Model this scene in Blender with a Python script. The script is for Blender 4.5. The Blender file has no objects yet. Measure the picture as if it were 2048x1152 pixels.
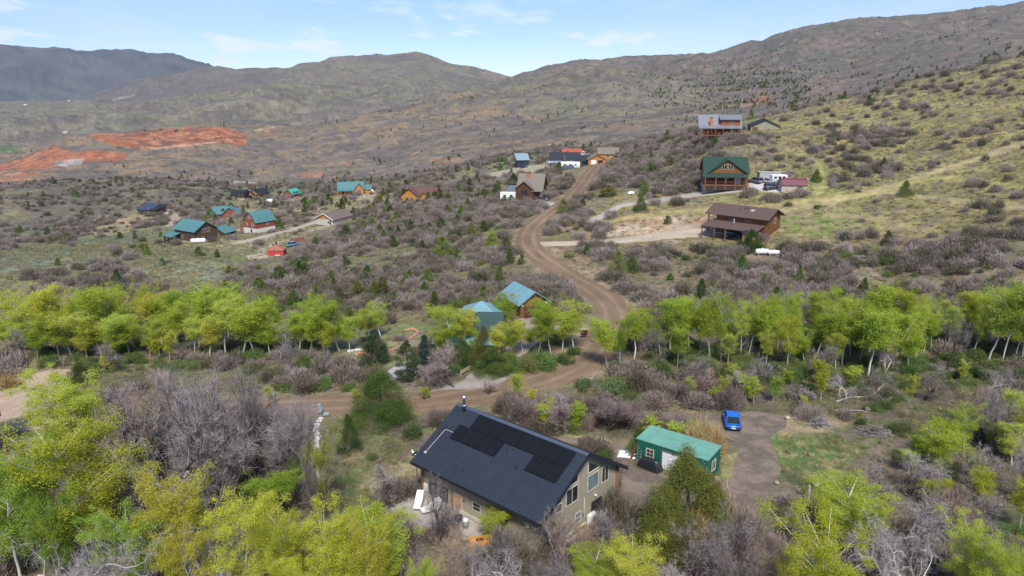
import bpy, math, random
import numpy as np
from mathutils import Matrix, Vector
SC = bpy.context.scene
COL = SC.collection
rnd = random.Random(7)
R = math.radians

# ------------------------------------------------------------------ camera
FPX = 1500.0
PITCH = R(15.0936)
cam_d = bpy.data.cameras.new("camera")
cam = bpy.data.objects.new("camera", cam_d)
COL.objects.link(cam)
cam_d.sensor_width = 36.0
cam_d.lens = 36.0 * FPX / 2048.0
cam_d.clip_start = 0.5
cam_d.clip_end = 60000.0
cam.location = (0, 0, 0)
cam.rotation_euler = (R(90) - PITCH, 0, 0)
SC.camera = cam

# ------------------------------------------------------------------ world, sun, exposure
SUN_EL, SUN_AZ = 50.0, 176.0          # azimuth measured from +Y towards +X
world = bpy.data.worlds.new("World")
SC.world = world
world.use_nodes = True
nt = world.node_tree
for n in list(nt.nodes):
    nt.nodes.remove(n)
def N(tree, kind, **kw):
    n = tree.nodes.new(kind)
    for k, v in kw.items():
        if k.startswith('i_'):
            n.inputs[k[2:].replace('_', ' ')].default_value = v
        else:
            setattr(n, k, v)
    return n
wo = N(nt, 'ShaderNodeOutputWorld')
bg = N(nt, 'ShaderNodeBackground')
sky = N(nt, 'ShaderNodeTexSky', sky_type='NISHITA')
sky.sun_disc = False
sky.sun_elevation = R(SUN_EL)
sky.sun_rotation = R(SUN_AZ)
sky.altitude = 2000
sky.air_density = 1.0
sky.dust_density = 0.3
sky.ozone_density = 4.0
bg.inputs['Strength'].default_value = 0.115
# thin white cloud wisps mixed over the clear sky
tc = N(nt, 'ShaderNodeTexCoord')
sep = N(nt, 'ShaderNodeSeparateXYZ')
nt.links.new(tc.outputs['Generated'], sep.inputs[0])
# plane projection: direction / (z + .08)
zz = N(nt, 'ShaderNodeMath', operation='ADD'); zz.inputs[1].default_value = 0.10
nt.links.new(sep.outputs['Z'], zz.inputs[0])
dx = N(nt, 'ShaderNodeMath', operation='DIVIDE'); dy = N(nt, 'ShaderNodeMath', operation='DIVIDE')
nt.links.new(sep.outputs['X'], dx.inputs[0]); nt.links.new(zz.outputs[0], dx.inputs[1])
nt.links.new(sep.outputs['Y'], dy.inputs[0]); nt.links.new(zz.outputs[0], dy.inputs[1])
cmb = N(nt, 'ShaderNodeCombineXYZ')
nt.links.new(dx.outputs[0], cmb.inputs[0]); nt.links.new(dy.outputs[0], cmb.inputs[1])
def wnoise(scale, detail, rough, lo, hi, off=(0,0,0), sc=(1,1,1)):
    mp = N(nt, 'ShaderNodeMapping'); mp.inputs['Location'].default_value = off
    mp.inputs['Scale'].default_value = sc
    nt.links.new(cmb.outputs[0], mp.inputs[0])
    no = N(nt, 'ShaderNodeTexNoise'); no.inputs['Scale'].default_value = scale
    no.inputs['Detail'].default_value = detail; no.inputs['Roughness'].default_value = rough
    nt.links.new(mp.outputs[0], no.inputs['Vector'])
    mr = N(nt, 'ShaderNodeMapRange'); mr.interpolation_type = 'SMOOTHSTEP'
    mr.inputs['From Min'].default_value = lo; mr.inputs['From Max'].default_value = hi
    nt.links.new(no.outputs['Fac'], mr.inputs['Value'])
    return mr.outputs[0]
thin = wnoise(0.42, 5, 0.6, 0.40, 0.72, (3.1, 0.4, 0), (1, 0.55, 1))
puff = wnoise(1.15, 7, 0.62, 0.52, 0.63, (1.7, 5.2, 0), (1.0, 0.45, 1))
m1 = N(nt, 'ShaderNodeMath', operation='MULTIPLY'); m1.inputs[1].default_value = 0.28
nt.links.new(thin, m1.inputs[0])
# puffs only low over the ridges
hz = N(nt, 'ShaderNodeMapRange'); hz.inputs['From Min'].default_value = 0.13
hz.inputs['From Max'].default_value = 0.06; nt.links.new(sep.outputs['Z'], hz.inputs['Value'])
m2 = N(nt, 'ShaderNodeMath', operation='MULTIPLY'); nt.links.new(puff, m2.inputs[0]); nt.links.new(hz.outputs[0], m2.inputs[1])
m2b = N(nt, 'ShaderNodeMath', operation='MULTIPLY'); m2b.inputs[1].default_value = 0.8; nt.links.new(m2.outputs[0], m2b.inputs[0])
mx = N(nt, 'ShaderNodeMath', operation='MAXIMUM'); nt.links.new(m1.outputs[0], mx.inputs[0]); nt.links.new(m2b.outputs[0], mx.inputs[1])
mix = N(nt, 'ShaderNodeMix', data_type='RGBA')
nt.links.new(mx.outputs[0], mix.inputs['Factor'])
tn = N(nt, 'ShaderNodeMix', data_type='RGBA', blend_type='MULTIPLY'); tn.inputs['Factor'].default_value = 1.0
nt.links.new(sky.outputs[0], tn.inputs['A']); tn.inputs['B'].default_value = (.80, .84, 1.02, 1)
nt.links.new(tn.outputs['Result'], mix.inputs['A'])
mix.inputs['B'].default_value = (6.6, 7.1, 7.8, 1)
nt.links.new(mix.outputs['Result'], bg.inputs['Color'])
nt.links.new(bg.outputs[0], wo.inputs['Surface'])

sun_d = bpy.data.lights.new("sun", 'SUN')
sun_d.energy = 3.1
sun_d.angle = R(12)
sun_d.color = (1.0, 0.955, 0.89)
sun = bpy.data.objects.new("sun", sun_d)
COL.objects.link(sun)
sd = Vector((math.sin(R(SUN_AZ)) * math.cos(R(SUN_EL)), math.cos(R(SUN_AZ)) * math.cos(R(SUN_EL)), math.sin(R(SUN_EL))))
sun.rotation_euler = sd.to_track_quat('Z', 'Y').to_euler()
SC.view_settings.view_transform = 'Standard'
SC.view_settings.look = 'None'
SC.view_settings.exposure = 0.66
SC.view_settings.gamma = 1.0
SC.render.engine = 'CYCLES'
SC.cycles.max_bounces = 5
SC.cycles.diffuse_bounces = 2
SC.cycles.transparent_max_bounces = 4

# ------------------------------------------------------------------ pixel <-> world helpers
cP, sP = math.cos(PITCH), math.sin(PITCH)
def ray(px, py):
    px = np.asarray(px, float); py = np.asarray(py, float)
    a = (px - 1024); b = (576 - py)
    return np.stack([a + 0 * b, FPX * cP + b * sP + 0 * a, -FPX * sP + b * cP + 0 * a], -1)
def project(P):
    P = np.asarray(P, float)
    d = P[..., 1] * cP - P[..., 2] * sP
    u = P[..., 1] * sP + P[..., 2] * cP
    return 1024 + FPX * P[..., 0] / d, 576 - FPX * u / d
def at_z(px, py, z):
    r = ray(px, py); return Vector(r * (z / r[2]))

# ------------------------------------------------------------------ noise
def _h(ix, iy, seed):
    n = (ix.astype(np.int64) * 374761393 + iy.astype(np.int64) * 668265263 + seed * 1274126177) & 0xffffffff
    n = ((n ^ (n >> 13)) * 1274126177) & 0xffffffff
    return ((n ^ (n >> 16)) & 0xffff) / 65535.0
def vnoise(x, y, seed=0):
    ix = np.floor(x); iy = np.floor(y); fx = x - ix; fy = y - iy
    fx = fx * fx * (3 - 2 * fx); fy = fy * fy * (3 - 2 * fy)
    a = _h(ix, iy, seed); b = _h(ix + 1, iy, seed); c = _h(ix, iy + 1, seed); d = _h(ix + 1, iy + 1, seed)
    return (a + (b - a) * fx) * (1 - fy) + (c + (d - c) * fx) * fy
def fbm(x, y, oct=4, seed=0, gain=0.5):
    s = 0; a = 1; t = 0
    for i in range(oct):
        s = s + a * vnoise(x, y, seed + i * 17); t += a; a *= gain
        x, y = x * 1.9 + y * 0.35 + 3.7, y * 1.9 - x * 0.35 + 9.1
    return s / t
def sstep(a, b, x):    # also falls when a > b
    t = np.clip((x - a) / (b - a), 0, 1); return t * t * (3 - 2 * t)

# ------------------------------------------------------------------ terrain rings: (px, D, py) visible or (px, D, None, z)
Z = None
RINGS = [
 [(-900,25,Z,-41),(1024,25,Z,-39.5),(2900,25,Z,-39)],
 [(-900,62,Z,-40.5),(400,62,Z,-39.6),(1024,62,Z,-38.8),(2048,62,Z,-38.6),(2900,62,Z,-38)],
 [(-900,86,Z,-43),(0,86,Z,-41.5),(600,86,Z,-39.8),(900,86,Z,-38.8),(1500,86,Z,-38.8),(2048,86,Z,-38.3),(2900,86,Z,-37)],
 [(-900,114,Z,-46),(0,114,Z,-43.5),(300,114,Z,-42.6),(600,114,Z,-41.5),(900,114,Z,-40),(1100,114,Z,-39.3),(1500,114,Z,-39.2),(2048,114,Z,-38.6),(2900,114,Z,-36)],
 [(-900,150,Z,-52),(0,150,Z,-48.5),(300,150,Z,-47),(600,150,Z,-45),(900,150,Z,-42),(1100,150,Z,-40.2),(1240,150,Z,-39.9),(1500,150,Z,-39.9),(1800,145,Z,-39),(2048,142,Z,-37.8),(2900,140,Z,-32)],
 [(-900,215,570),(0,205,565),(300,205,550),(600,205,530),(900,195,510),(1060,190,482),(1200,190,485),(1500,192,482),(1800,185,490),(2048,180,475),(2900,180,410)],
 [(-900,310,500),(0,300,488),(300,300,482),(600,290,455),(830,280,425),(1060,265,398),(1200,260,368),(1450,232,378),(1800,228,372),(2048,228,350),(2900,220,270)],
 [(-900,430,470),(0,430,467),(130,430,460),(300,440,433),(400,410,433),(500,500,402),(600,500,392),(700,390,388),(830,390,378),(1060,400,336),(1200,380,322),(1450,290,275),(1540,310,255),(1800,300,265),(2048,310,215),(2900,300,60)],
 [(-900,650,372),(0,640,372),(130,630,369),(300,620,365),(420,600,369),(500,600,380),(640,580,372),(830,550,350),(1000,540,312),(1100,500,303),(1200,450,303),(1300,390,286),(1400,330,262),(1480,340,244),(1540,350,234),(1600,370,220),(1700,390,199),(1800,420,165),(1900,430,143),(2048,450,109),(2400,470,20),(2900,500,-100)],
 [(-900,820,371),(0,820,371),(300,800,362),(500,800,374),(640,790,364),(830,760,338),(1000,720,306),(1100,700,297),(1200,680,301),(1300,650,285),(1400,650,Z,-42),(1540,650,Z,-35),(1700,650,Z,-25),(1800,680,Z,-18),(2048,700,Z,0),(2900,700,Z,60)],
 [(-900,1000,345),(0,1000,345),(100,1050,318),(200,1050,310),(300,1050,300),(500,1050,305),(700,1050,285),(900,1030,258),(1100,1000,238),(1200,960,230),(1300,880,236),(1400,850,235),(1540,850,215),(1700,850,190),(1800,850,160),(2048,850,104),(2900,850,-40)],
 [(-900,1150,340),(0,1150,331),(60,1180,308),(100,1200,291),(180,1250,271),(300,1300,261),(430,1320,251),(490,1320,262),(520,1320,256),(600,1350,252),(702,1400,224),(771,1430,207),(839,1450,197),(901,1460,187),(942,1480,181),(1010,1500,175),(1078,1530,161),(1133,1550,144),(1181,1550,136),(1232,1550,135),(1266,1530,146),(1300,1450,156),(1400,1150,190),(1540,1100,180),(1700,1100,155),(1800,1100,125),(2048,1100,80),(2900,1100,-40)],
 [(-900,1500,305),(0,1500,302),(100,1600,290),(200,1650,Z,-110),(430,1650,Z,-95),(600,1700,Z,-105),(770,1800,Z,-80),(1000,1900,Z,-40),(1200,1900,Z,0),(1300,1800,158),(1400,1500,150),(1540,1450,130),(1700,1450,100),(1800,1450,80),(2048,1450,52),(2900,1450,0)],
 [(-900,3000,240),(0,3000,235),(123,3000,217),(239,3000,209),(355,3000,199),(444,3000,187),(513,3000,176),(600,3000,170),(700,3000,172),(900,2900,178),(1000,2600,165),(1022,2600,159.5),(1051,2600,149),(1106,2600,134),(1164,2600,124),(1229,2600,122),(1260,2600,118),(1300,2600,118),(1413,2500,113),(1483,2200,112),(1505,2150,106),(1537,2100,91),(1570,2050,75),(1614,2000,58),(1658,2000,47),(1716,2000,41),(1767,2000,41),(1830,2000,41),(1899,2000,36.5),(1957,2000,31),(2048,2000,24),(2400,2000,5),(2900,2000,-20)],
 [(-900,4500,228),(0,4500,226),(184,4500,214),(300,4300,Z,-125),(444,4000,Z,-85),(513,3900,Z,-30),(600,3700,157),(700,3700,150),(900,3600,163),(1000,3300,Z,0),(1100,3300,Z,60),(1400,3300,Z,90),(1500,3000,Z,150),(2048,3000,Z,230),(2900,3000,Z,300)],
 [(-900,6500,214),(0,6500,212),(184,6500,208),(186,5600,196),(239,5600,180),(287,5500,163),(325,5500,159),(369,5300,152),(437,5300,139.5),(513,5200,139),(581,5000,139),(601,5000,133),(639,5000,133),(663,5000,123),(679,5000,121),(713,5000,122),(750,5000,117),(778,5000,118),(812,5000,114),(839,5000,113.5),(873,5000,122),(908,5000,132),(955,5000,142),(993,5000,149),(1022,5000,160),(1060,5000,Z,0),(1400,5000,Z,60),(2048,5000,Z,100),(2900,5000,Z,100)],
 [(-900,7600,212),(0,7600,211),(184,7600,Z,-190),(300,7500,Z,-170),(600,7500,Z,-120),(1000,7500,Z,-50),(2048,7500,Z,-50),(2900,7500,Z,-50)],
 [(-900,10000,80),(-300,10000,92),(0,10000,95),(50,10000,98),(102,10000,101),(171,10000,107.6),(225,10000,108),(256,10000,104),(275,10000,104),(290,10000,109),(300,10000,112),(330,10000,108),(344,10000,107),(362,10000,112),(390,10000,124),(420,10000,133),(437,10000,138),(600,10000,178),(1000,10000,185),(2048,10000,185),(2900,10000,185)],
 [(-900,14000,Z,-250),(2900,14000,Z,-250)],
]
def ring_arrays(ring, AZ):
    az, D, zz_ = [], [], []
    for e in ring:
        px, d = e[0], e[1]
        if e[2] is not None:
            r = ray(px, e[2])
        else:
            py = 576.0
            for _ in range(20):                       # pixel row of a point at height z and ground distance d
                r = ray(px, py); h = math.hypot(r[0], r[1]); want = e[3] / d
                cur = r[2] / h
                py += (cur - want) * FPX * 0.9
            r = ray(px, py)
        az.append(math.atan2(r[0], r[1])); D.append(d); zz_.append(r[2] / math.hypot(r[0], r[1]) * d if e[2] is not None else e[3])
    o = np.argsort(az); az = np.array(az)[o]
    return np.interp(AZ, az, np.log(np.array(D)[o])), np.interp(AZ, az, np.array(zz_)[o])
AZ = np.unique(np.concatenate([np.arange(-75, -39, 0.5), np.arange(-39, 39.01, 0.095), np.arange(39.5, 75.1, 0.5)])) * math.pi / 180
LD = np.arange(math.log(24.0), math.log(13800.0), 0.0088)
nA, nD = len(AZ), len(LD)
K = []
for rg in RINGS:
    ld, z_ = ring_arrays(rg, AZ)
    K.append((ld, z_))
LDk = np.array([k[0] for k in K]); Zk = np.array([k[1] for k in K])
ker = np.hanning(9); ker /= ker.sum()                 # light smoothing sideways so no facets show
def smooth_rows(A):
    return np.array([np.convolve(np.pad(a, 4, mode='edge'), ker, mode='valid') for a in A])
Zk = smooth_rows(Zk); LDk = smooth_rows(LDk)
for i in range(1, len(LDk)):
    LDk[i] = np.maximum(LDk[i], LDk[i - 1] + 0.02)
# monotone cubic (Fritsch-Carlson) down every azimuth column
h = np.diff(LDk, axis=0); dl = np.diff(Zk, axis=0) / h
m = np.zeros_like(Zk)
m[0] = dl[0]; m[-1] = dl[-1]
w1 = 2 * h[1:] + h[:-1]; w2 = h[1:] + 2 * h[:-1]
same = (dl[1:] * dl[:-1]) > 0
with np.errstate(divide='ignore', invalid='ignore'):
    hm = (w1 + w2) / (w1 / dl[:-1] + w2 / dl[1:])
m[1:-1] = np.where(same, hm, 0)
HG = np.zeros((nD, nA))
for j in range(nA):
    k = np.clip(np.searchsorted(LDk[:, j], LD, side='right') - 1, 0, len(K) - 2)
    t = np.clip((LD - LDk[k, j]) / h[k, j], 0, 1)
    HG[:, j] = ((2*t**3 - 3*t**2 + 1) * Zk[k, j] + (t**3 - 2*t**2 + t) * h[k, j] * m[k, j]
                + (-2*t**3 + 3*t**2) * Zk[k + 1, j] + (t**3 - t**2) * h[k, j] * m[k + 1, j])
DD = np.exp(LD)[:, None] + 0 * AZ[None]
XX = DD * np.sin(AZ)[None]; YY = DD * np.cos(AZ)[None]
far = sstep(500, 1500, DD)
amp = 0.25 + 0.5 * sstep(120, 260, DD) * (1 - far) + far * np.clip(DD, 0, 7000) * 0.0045
HG += (fbm(XX / 22, YY / 22, 4, 5) - 0.5) * amp * (1 - far) * 1.6
rid = 1 - np.abs(2 * fbm(XX / 210, YY / 210, 5, 9) - 1)
rid2 = 1 - np.abs(2 * fbm(XX / 760, YY / 760, 5, 29) - 1)
HG += far * (fbm(XX / 70, YY / 70, 4, 47, .6) - .5) * 7
HG += far * (rid - 0.80) * np.minimum(DD, 2600) * 0.022 * (1 - 0.6 * sstep(2500, 5000, DD))
HG += sstep(2200, 4500, DD) * (rid2 - 0.75) * np.minimum(DD, 9000) * 0.022
HG += sstep(250, 420, DD) * (1 - far) * (rid - 0.8) * (5.0 + 9.0 * sstep(-.15, -.38, np.arctan2(XX, YY)) * sstep(360, 470, DD))

def H(x, y):
    x = np.asarray(x, float); y = np.asarray(y, float)
    d = np.hypot(x, y); a = np.arctan2(x, y)
    fi = np.clip((np.log(d) - LD[0]) / (LD[1] - LD[0]), 0, nD - 1.001)
    fj = np.clip(np.interp(a, AZ, np.arange(nA)), 0, nA - 1.001)
    i = fi.astype(int); j = fj.astype(int); u = fi - i; v = fj - j
    return (HG[i, j]*(1-u)*(1-v) + HG[i+1, j]*u*(1-v) + HG[i, j+1]*(1-u)*v + HG[i+1, j+1]*u*v)
TAN = HG / DD
def hit(px, py, dmin=30):
    """first terrain point seen through a pixel of the 2048 x 1152 photograph"""
    r = ray(px, py); t = r[2] / math.hypot(r[0], r[1]); a = math.atan2(r[0], r[1])
    j = int(np.clip(np.interp(a, AZ, np.arange(nA)), 0, nA - 2)); fj = np.interp(a, AZ, np.arange(nA)) - j
    colm = TAN[:, j] * (1 - fj) + TAN[:, j + 1] * fj
    i0 = int((math.log(dmin) - LD[0]) / (LD[1] - LD[0]))
    idx = np.nonzero(colm[i0:] >= t)[0]
    i = (idx[0] + i0) if len(idx) else nD - 1
    if i == 0: d = math.exp(LD[0])
    else:
        c0, c1 = colm[i - 1], colm[i]
        f = 0 if c1 == c0 else np.clip((t - c0) / (c1 - c0), 0, 1)
        d = math.exp(LD[i - 1] + f * (LD[i] - LD[i - 1]))
    x, y = d * math.sin(a), d * math.cos(a)
    return Vector((x, y, float(H(x, y))))
PXG, PYG = project(np.stack([XX, YY, HG], -1))

# ------------------------------------------------------------------ tags and mesh helpers
def tag(o, label=None, cat=None, group=None, kind=None):
    if label: o['label'] = label
    if cat: o['category'] = cat
    if group: o['group'] = group
    if kind: o['kind'] = kind
    return o
def link(name, me, parent=None, loc=None):
    o = bpy.data.objects.new(name, me)
    COL.objects.link(o)
    if parent: o.parent = parent
    if loc is not None: o.location = loc
    return o
def mesh_np(name, V, F, mat, smooth=False):
    """V (n,3); F (m,k) one polygon size"""
    me = bpy.data.meshes.new(name)
    V = np.ascontiguousarray(V, dtype=np.float32); F = np.ascontiguousarray(F, dtype=np.int32)
    me.vertices.add(len(V)); me.vertices.foreach_set('co', V.ravel())
    k = F.shape[1]
    me.loops.add(F.size); me.loops.foreach_set('vertex_index', F.ravel())
    me.polygons.add(len(F)); me.polygons.foreach_set('loop_start', np.arange(0, F.size, k, dtype=np.int32))
    me.polygons.foreach_set('loop_total', np.full(len(F), k, dtype=np.int32))
    if smooth: me.polygons.foreach_set('use_smooth', np.ones(len(F), dtype=bool))
    me.update(calc_edges=True)
    if mat: me.materials.append(mat)
    return me
class MB:
    def __init__(s): s.v = []; s.f = []
    def add(s, V, F):
        n = len(s.v); s.v += [tuple(p) for p in V]; s.f += [tuple(i + n for i in f) for f in F]; return s
    def box(s, x0, x1, y0, y1, z0, z1, M=None):
        V = [Vector(p) for p in ((x0,y0,z0),(x1,y0,z0),(x1,y1,z0),(x0,y1,z0),(x0,y0,z1),(x1,y0,z1),(x1,y1,z1),(x0,y1,z1))]
        if M: V = [M @ p for p in V]
        return s.add(V, [(3,2,1,0),(4,5,6,7),(0,1,5,4),(1,2,6,5),(2,3,7,6),(3,0,4,7)])
    def prism(s, pts, axis, a, b, M=None):
        """pts polygon (counter clockwise) in the plane across axis, extruded a..b"""
        n = len(pts); V = []
        for t in (a, b):
            for (p, q) in pts:
                V.append(Vector((t, p, q)) if axis == 'x' else (Vector((p, t, q)) if axis == 'y' else Vector((p, q, t))))
        if M: V = [M @ p for p in V]
        F = [tuple(range(n - 1, -1, -1)), tuple(range(n, 2 * n))] + [(i, (i + 1) % n, n + (i + 1) % n, n + i) for i in range(n)]
        return s.add(V, F)
    def tube(s, P, rads, n=6, cap=True):
        P = [Vector(p) for p in P]; base = len(s.v)
        if not hasattr(rads, '__len__'): rads = [rads] * len(P)
        for i, p in enumerate(P):
            d = (P[min(i + 1, len(P) - 1)] - P[max(i - 1, 0)]).normalized()
            a = d.cross(Vector((0.13, 0.27, 0.95)))
            if a.length < 0.05: a = d.cross(Vector((1, 0, 0)))
            a.normalize(); b = d.cross(a)
            for k in range(n):
                t = 2 * math.pi * k / n
                s.v.append(tuple(p + (a * math.cos(t) + b * math.sin(t)) * rads[i]))
        for i in range(len(P) - 1):
            for k in range(n):
                k2 = (k + 1) % n
                s.f.append((base + i*n + k, base + i*n + k2, base + (i+1)*n + k2, base + (i+1)*n + k))
        if cap:
            s.f.append(tuple(base + k for k in range(n - 1, -1, -1)))
            s.f.append(tuple(base + (len(P)-1)*n + k for k in range(n)))
        return s
    def cyl(s, x, y, z0, z1, r0, r1=None, n=12):
        return s.tube([(x, y, z0), (x, y, z1)], [r0, r0 if r1 is None else r1], n)
    def lathe(s, prof, n=16, c=(0,0,0), axis='z'):
        base = len(s.v)
        for (r, z) in prof:
            for k in range(n):
                t = 2 * math.pi * k / n
                if axis == 'z': s.v.append((c[0] + r*math.cos(t), c[1] + r*math.sin(t), c[2] + z))
                else: s.v.append((c[0] + z, c[1] + r*math.cos(t), c[2] + r*math.sin(t)))
        for i in range(len(prof) - 1):
            for k in range(n):
                k2 = (k + 1) % n
                s.f.append((base + i*n + k, base + i*n + k2, base + (i+1)*n + k2, base + (i+1)*n + k))
        s.f.append(tuple(base + k for k in range(n))[::-1]); s.f.append(tuple(base + (len(prof)-1)*n + k for k in range(n)))
        return s
    def mesh(s, name, mat, smooth=False):
        me = bpy.data.meshes.new(name); me.from_pydata(s.v, [], s.f)
        if mat: me.materials.append(mat)
        if smooth:
            for p in me.polygons: p.use_smooth = True
        me.update(); return me
    def build(s, name, mat, parent=None, smooth=False, bevel=0):
        o = link(name, s.mesh(name, mat, smooth), parent)
        if bevel:
            b = o.modifiers.new('bevel', 'BEVEL'); b.width = bevel; b.segments = 2; b.limit_method = 'ANGLE'
        return o
def empty(name, loc, rz=0):
    o = bpy.data.objects.new(name, None); COL.objects.link(o)
    o.location = loc; o.rotation_euler = (0, 0, rz); o.empty_display_size = 0.5
    return o

# ------------------------------------------------------------------ materials
def newmat(name, rough=0.85):
    m = bpy.data.materials.new(name); m.use_nodes = True
    t = m.node_tree; p = t.nodes['Principled BSDF']
    p.inputs['Roughness'].default_value = rough
    p.inputs['Specular IOR Level'].default_value = 0.25
    return m, t, p
def L(t, a, b): t.links.new(a, b)
def noise_node(t, scale, detail=3, rough=0.55, coord='Object'):
    tc = N(t, 'ShaderNodeTexCoord'); no = N(t, 'ShaderNodeTexNoise')
    no.inputs['Scale'].default_value = scale; no.inputs['Detail'].default_value = detail; no.inputs['Roughness'].default_value = rough
    L(t, tc.outputs[coord], no.inputs['Vector']); return no
def ramp(t, src, stops):
    r = N(t, 'ShaderNodeValToRGB'); L(t, src, r.inputs[0])
    el = r.color_ramp.elements
    el[0].position = stops[0][0]; el[0].color = (*stops[0][1], 1)
    el[1].position = stops[-1][0]; el[1].color = (*stops[-1][1], 1)
    for p, c in stops[1:-1]:
        e = el.new(p); e.color = (*c, 1)
    return r.outputs[0]
def mul(c, f): return tuple(min(1, x * f) for x in c)
MATS = {}
def paint(name, c, rough=0.7, var=0.12, scale=1.2, metal=0.0, spec=0.3):
    """plain surface with slight uneven wear"""
    if name in MATS: return MATS[name]
    m, t, p = newmat(name, rough); no = noise_node(t, scale, 5, 0.6)
    L(t, ramp(t, no.outputs['Fac'], [(0.3, mul(c, 1 - var)), (0.7, mul(c, 1 + var))]), p.inputs['Base Color'])
    p.inputs['Metallic'].default_value = metal; p.inputs['Specular IOR Level'].default_value = spec
    MATS[name] = m; return m
def striped(name, c, period, axis='Z', depth=0.3, rough=0.75, dark=0.55, width=0.2, var=0.12, metal=0, spec=0.3):
    """boards, laps, logs or ribs: grooves every `period` metres along an object axis"""
    if name in MATS: return MATS[name]
    m, t, p = newmat(name, rough)
    tc = N(t, 'ShaderNodeTexCoord'); sx = N(t, 'ShaderNodeSeparateXYZ'); L(t, tc.outputs['Object'], sx.inputs[0])
    src = sx.outputs[axis] if axis in 'XYZ' else None
    if src is None:                                # 'H': horizontal distance, x + y
        a = N(t, 'ShaderNodeMath', operation='ADD'); L(t, sx.outputs['X'], a.inputs[0]); L(t, sx.outputs['Y'], a.inputs[1]); src = a.outputs[0]
    d = N(t, 'ShaderNodeMath', operation='DIVIDE'); d.inputs[1].default_value = period; L(t, src, d.inputs[0])
    fr = N(t, 'ShaderNodeMath', operation='FRACT'); L(t, d.outputs[0], fr.inputs[0])
    pp = N(t, 'ShaderNodeMath', operation='PINGPONG'); pp.inputs[1].default_value = 0.5; L(t, fr.outputs[0], pp.inputs[0])
    mr = N(t, 'ShaderNodeMapRange'); mr.inputs['From Min'].default_value = 0.0; mr.inputs['From Max'].default_value = width
    L(t, pp.outputs[0], mr.inputs['Value'])
    no = noise_node(t, 0.9, 6, 0.65)
    base = ramp(t, no.outputs['Fac'], [(0.3, mul(c, 1 - var)), (0.72, mul(c, 1 + var))])
    mx_ = N(t, 'ShaderNodeMix', data_type='RGBA'); L(t, mr.outputs[0], mx_.inputs['Factor'])
    mx_.inputs['A'].default_value = (*mul(c, dark), 1); L(t, base, mx_.inputs['B'])
    L(t, mx_.outputs['Result'], p.inputs['Base Color'])
    bp = N(t, 'ShaderNodeBump'); bp.inputs['Strength'].default_value = depth; bp.inputs['Distance'].default_value = 0.05
    L(t, mr.outputs[0], bp.inputs['Height']); L(t, bp.outputs[0], p.inputs['Normal'])
    p.inputs['Metallic'].default_value = metal; p.inputs['Specular IOR Level'].default_value = spec
    MATS[name] = m; return m
def vcol_mat(name, rough=0.95, bump=0.3, bscale=3.0, var=0.25):
    m, t, p = newmat(name, rough); p.inputs['Specular IOR Level'].default_value = 0.1
    at = N(t, 'ShaderNodeVertexColor', layer_name='cover')
    ge = N(t, 'ShaderNodeNewGeometry')
    no = N(t, 'ShaderNodeTexNoise'); no.inputs['Scale'].default_value = bscale; no.inputs['Detail'].default_value = 6; no.inputs['Roughness'].default_value = 0.7
    L(t, ge.outputs['Position'], no.inputs['Vector'])
    no2 = N(t, 'ShaderNodeTexNoise'); no2.inputs['Scale'].default_value = bscale / 6; no2.inputs['Detail'].default_value = 5; no2.inputs['Roughness'].default_value = 0.65
    L(t, ge.outputs['Position'], no2.inputs['Vector'])
    ad = N(t, 'ShaderNodeMath', operation='ADD'); L(t, no.outputs['Fac'], ad.inputs[0]); L(t, no2.outputs['Fac'], ad.inputs[1])
    mr = N(t, 'ShaderNodeMapRange'); mr.inputs['From Min'].default_value = 0.7; mr.inputs['From Max'].default_value = 1.3
    mr.inputs['To Min'].default_value = 1 - var; mr.inputs['To Max'].default_value = 1 + var
    L(t, ad.outputs[0], mr.inputs['Value'])
    vm = N(t, 'ShaderNodeVectorMath', operation='SCALE'); L(t, at.outputs['Color'], vm.inputs[0]); L(t, mr.outputs[0], vm.inputs['Scale'])
    L(t, vm.outputs[0], p.inputs['Base Color'])
    bp = N(t, 'ShaderNodeBump'); bp.inputs['Strength'].default_value = bump; bp.inputs['Distance'].default_value = 0.25
    L(t, ad.outputs[0], bp.inputs['Height']); L(t, bp.outputs[0], p.inputs['Normal'])
    return m
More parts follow.
